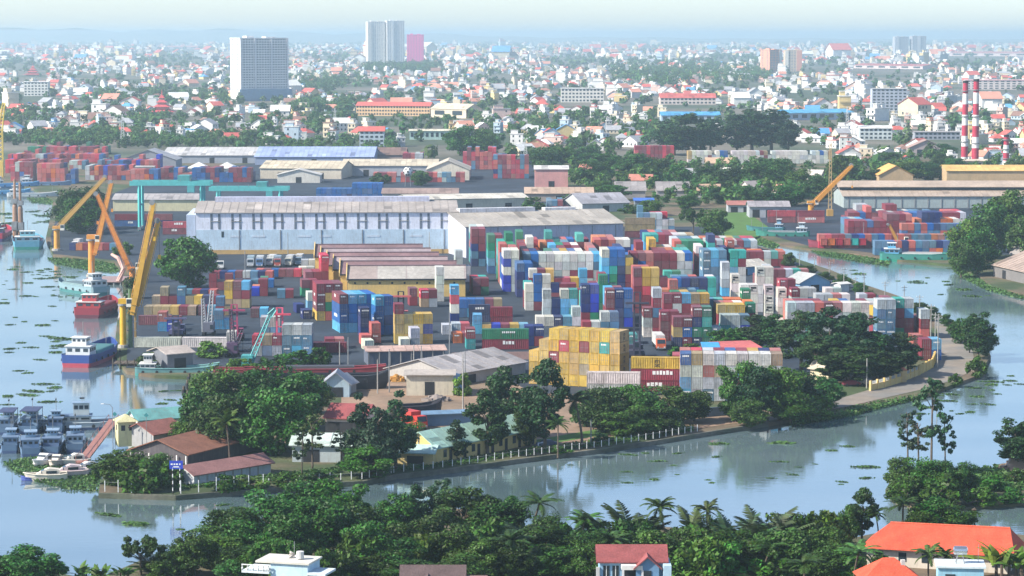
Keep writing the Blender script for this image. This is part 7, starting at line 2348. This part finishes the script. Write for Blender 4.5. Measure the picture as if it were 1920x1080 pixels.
# channel marker sign with striped posts
g0 = G(331, 927)
t = thing('river_sign', 'blue river sign with white marks on striped posts', 'sign', (g0.x, g0.y, LAND))
for x in (-.65, .65):
    for k in range(8):
        MB().tube([(x, 0, k * .62), (x, 0, k * .62 + .62)], .09, 8, caps=False).build('post_band', 'white_print' if k % 2 else 'dark_print', t)
pn = MB().box(-1.2, 1.2, -.08, .04, 4.6, 6.1).build('panel', 'plain', t, (0.03, 0.06, 0.45))
for x, w in ((-.8, .35), (-.3, .3), (.15, .35), (.65, .25)):
    MB().box(x - w / 2, x + w / 2, -.11, -.085, 5.35, 5.62).build('mark', 'white_print', pn)
MB().box(-.5, .5, -.11, -.085, 4.9, 5.1).build('mark', 'white_print', pn)
for px, py, top, lab in ((216, 842, 772, 'teal diamond marker beside the guard house'), (275, 842, 774, 'teal diamond marker above the teal roof')):
    g0 = G(px, py)
    t = thing('diamond_marker', lab, 'marker', (g0.x, g0.y, LAND), 0, 'teal diamond markers')
    H = V(px, top, g0.y).z - LAND
    MB().tube([(0, 0, 0), (0, 0, H - .8)], .06, 6).build('post', 'steel', t)
    MB().add([(-.5, -.03, H - .5), (0, -.03, H - 1), (.5, -.03, H - .5), (0, -.03, H), (-.5, .03, H - .5), (0, .03, H - 1), (.5, .03, H - .5), (0, .03, H)],
             [(0, 1, 2, 3), (7, 6, 5, 4), (0, 4, 5, 1), (1, 5, 6, 2), (2, 6, 7, 3), (3, 7, 4, 0)]).build('panel', 'plain', t, (0.05, 0.26, 0.28))
# street lamp over the raft
g0 = G(212, 842)
t = thing('curved_lamp', 'curved lamp post arching over the patrol boats', 'lamp post', (g0.x, g0.y, LAND))
H = V(212, 757, g0.y).z - LAND
MB().tube([(0, 0, 0), (0, 0, H - .8), (-.5, 0, H - .15), (-1.8, 0, H)], [.08, .07, .06, .05], 6).build('post', 'steel', t)
MB().box(-2.3, -1.7, -.12, .12, H - .08, H + .06).build('lamp_head', 'white_print', t)

# wharf deck with piles under the orange crane
a, b = G(150, 530, LAND), G(229, 528, LAND)
t = thing('wharf_deck', 'brown wharf deck on piles under the orange crane', 'wharf', (a.x, a.y, 0))
W = b.x - a.x
MB().box(0, W, 0, 22, 1.0, LAND + .12).build('deck', 'plain', t, (0.33, 0.22, 0.20))
for i in range(7):
    for j in range(2):
        MB().tube([(W * i / 6, .4 + j * 9, -1), (W * i / 6, .4 + j * 9, 1.0)], .25, 8).build('pile', 'concrete', t)
MB().tube([(W - 1, 2, LAND), (W + .5, 4, 5), (W - 1.5, 6, 8.5), (W - 4, 8, 9.6)], [.9, .8, .7, .5], 8).build('hopper_arm', 'plain', t, (0.50, 0.32, 0.28))
# timber jetty under the yellow crane
a = G(212, 692, 0)
t = thing('timber_jetty', 'dark timber jetty at the foot of the yellow crane', 'jetty', (a.x, a.y, 0))
for i in range(12):
    MB().box(i * .95, i * .95 + .85, -.5, 5.5, 1.25, 1.45).build('plank', 'bark', t)
for i in range(7):
    MB().tube([(i * 1.8, -.3, -1), (i * 1.8, -.3, 2.4 + rnd.random())], .16, 7).build('pile', 'bark', t)
# dark pilings beside the marina clump
for i, (x, y) in enumerate(((352, 738), (345, 750), (349, 764), (355, 725))):
    g0 = G(x, y, 0)
    t = thing('mooring_pile', f'mooring pile with dark collar, {ORD[i]} along the tree clump shore', 'mooring pile', (g0.x, g0.y, 0), 0, 'mooring piles')
    MB().tube([(0, 0, -1), (0, 0, 3.2)], .3, 8).build('shaft', 'bark', t)
    MB().tube([(0, 0, 1.2), (0, 0, 2.4)], .55, 8).build('collar', 'dark', t)
# scrap heaps
def heap(label, px, py, w, h, col, name='rubble_heap'):
    g0 = G(px, py)
    mb = MB()
    for i in range(60):
        a, r = rnd.uniform(0, 6.28), rnd.random() ** .5
        s = rnd.uniform(.25, .7)
        mb.obox(math.cos(a) * r * w / 2, math.sin(a) * r * w / 3, h * (1 - r) * rnd.uniform(.3, .9), s * 1.6, s, s, rnd.uniform(0, 3.1))
    mb.tube([(0, 0, -.1), (0, 0, h * .6), (0, 0, h)], [w * .42, w * .22, .2], 9)
    o = mb.build(name, 'plain', None, col)
    o.location = (g0.x, g0.y, LAND)
    tag(o, label, 'rubble', 'rubble heaps')
    o['kind'] = 'stuff'
    del o['category']
heap('grey rubble heap before the weathered store', 818, 752, 6, 1.6, (0.26, 0.22, 0.2))
heap('dark scrap heap by the dark hull', 700, 716, 7, 1.4, (0.10, 0.09, 0.09))
heap('orange scrap beside the weathered store', 745, 715, 4, 1.6, (0.5, 0.26, 0.06))
heap('brown earth mound at the islet edge', 1915, 882, 9, 4.5, (0.22, 0.16, 0.12))
heap('dark scrap heap on the quay', 318, 600, 7, 1.6, (0.10, 0.09, 0.12))

# sheet canopies over the back of the patch wall stack
for p0, p1, col, lab in (((1318, 726), (1352, 726), (0.05, 0.30, 0.62), 'blue sheet canopy on posts behind the patch wall stack'), ((1353, 725), (1432, 722), (0.52, 0.13, 0.12), 'red sheet canopy on posts behind the patch wall stack')):
    a, rz, L = frame(p0, p1)
    t = thing('sheet_canopy', lab, 'canopy', (a.x, a.y, LAND), rz, 'sheet canopies behind the patch wall')
    MB().add([(0, 0, 8.6), (L, 0, 8.6), (L, 9, 9.5), (0, 9, 9.5), (0, 0, 8.72), (L, 0, 8.72), (L, 9, 9.62), (0, 9, 9.62)], [(4, 5, 6, 7), (3, 2, 1, 0), (0, 1, 5, 4), (1, 2, 6, 5), (2, 3, 7, 6), (3, 0, 4, 7)]).build('roof_sheet', 'sheet_roof', t, col)
    for x in (.2, L / 2, L - .2):
        for y in (.2, 8.8):
            MB().tube([(x, y, 0), (x, y, 8.6 + y * .1)], .12, 6).build('post', 'steel', t)
for i, (px, py, w_, d_, col) in enumerate(((1180, 352, 12, 9, (.5, .2, .15)), (1262, 340, 14, 9, (.4, .4, .42)), (1308, 372, 11, 8, (.45, .3, .22)), (1345, 338, 13, 9, (.6, .58, .52)), (1405, 366, 12, 9, (.34, .3, .3)), (1452, 372, 12, 8, (.5, .26, .2)), (1500, 342, 12, 9, (.55, .5, .45)), (1085, 330, 12, 8, (.5, .2, .16)))):
    g0 = G(px, py)
    t = thing('belt_cottage', f'low cottage in the tree belt, {ORD[i]} counted from the lawn side', 'cottage', (g0.x, g0.y, LAND), R(rnd.uniform(-30, 30)), 'cottages in the tree belt')
    w, ro = gable_mesh(w_, d_, 4.2, 7.0, 'x', .6)
    w.build('wall', 'plaster', t, (.6, .56, .5))
    ro.build('roof', 'tile_roof', t, col)
    pane(t, 1.5, 3.0, 1.2, 2.6)
    pane(t, w_ - 3.2, w_ - 2, 0, 2.4, name='door', mat='dark')

# printed marks on containers
def letters(body, size):
    cu = bpy.data.curves.new('lettering', 'FONT')
    cu.body = body
    cu.size = size
    cu.align_x = 'CENTER'
    cu.align_y = 'CENTER'
    cu.extrude = .01
    return cu
cu_m = letters('m\nsc', 1.45)
cu_m.materials.append(MATS['dark_print'])
cu_m.space_line = .62
_q = bpy.data.objects.new('lettering', cu_m)
COL.objects.link(_q)
bpy.context.view_layer.update()
cu_m = bpy.data.meshes.new_from_object(_q.evaluated_get(bpy.context.evaluated_depsgraph_get()))
bpy.data.objects.remove(_q)
for b in boxes:
    o = b.get('obj')
    if o is None:
        continue
    if b['phrase'].startswith('long ochre') and b['k'] == 2:
        q = bpy.data.objects.new('lettering', cu_m); COL.objects.link(q); q.parent = o
        q.location = (CW + .03, CL[40] * .5, 1.35); q.rotation_euler = (R(90), 0, R(90))
        q.scale = (1.1, 1, 1)
    if b['phrase'] == 'big yellow block' and b['i'] == 8:
        q = bpy.data.objects.new('lettering', cu_m); COL.objects.link(q); q.parent = o
        q.location = (CW + .03, CL[20] * .5, 1.3); q.rotation_euler = (R(90), 0, R(90))
    if b['phrase'] == 'green long box' and b['ch'] == 'g':
        for j, w in enumerate((.35, .3, .4, .3, .35, .3, .4)):
            MB().box(CW + .01, CW + .03, 5.2 + j * .5, 5.2 + j * .5 + w, 1.55, 2.05).build('lettering', 'white_print', o)
# ================================================================ haze: one closed box of thin even air
hz = MB()
hz.box(-61000, 61000, -600, 61000, -2.0, 128.0)
hm = bpy.data.materials.new('haze_air')
hm.use_nodes = True
hm.node_tree.nodes.clear()
ho = hm.node_tree.nodes.new('ShaderNodeOutputMaterial')
hv = hm.node_tree.nodes.new('ShaderNodeVolumePrincipled')
hv.inputs['Color'].default_value = (*HAZE_COLOR, 1)
hv.inputs['Density'].default_value = HAZE_DENSITY
hv.inputs['Anisotropy'].default_value = 0.3
hm.node_tree.links.new(hv.outputs[0], ho.inputs['Volume'])
MATS['haze_air'] = hm
ob = hz.build('haze', ['haze_air'])
ob['kind'] = 'stuff'
ob['label'] = 'thin pale blue haze over the port and the town'
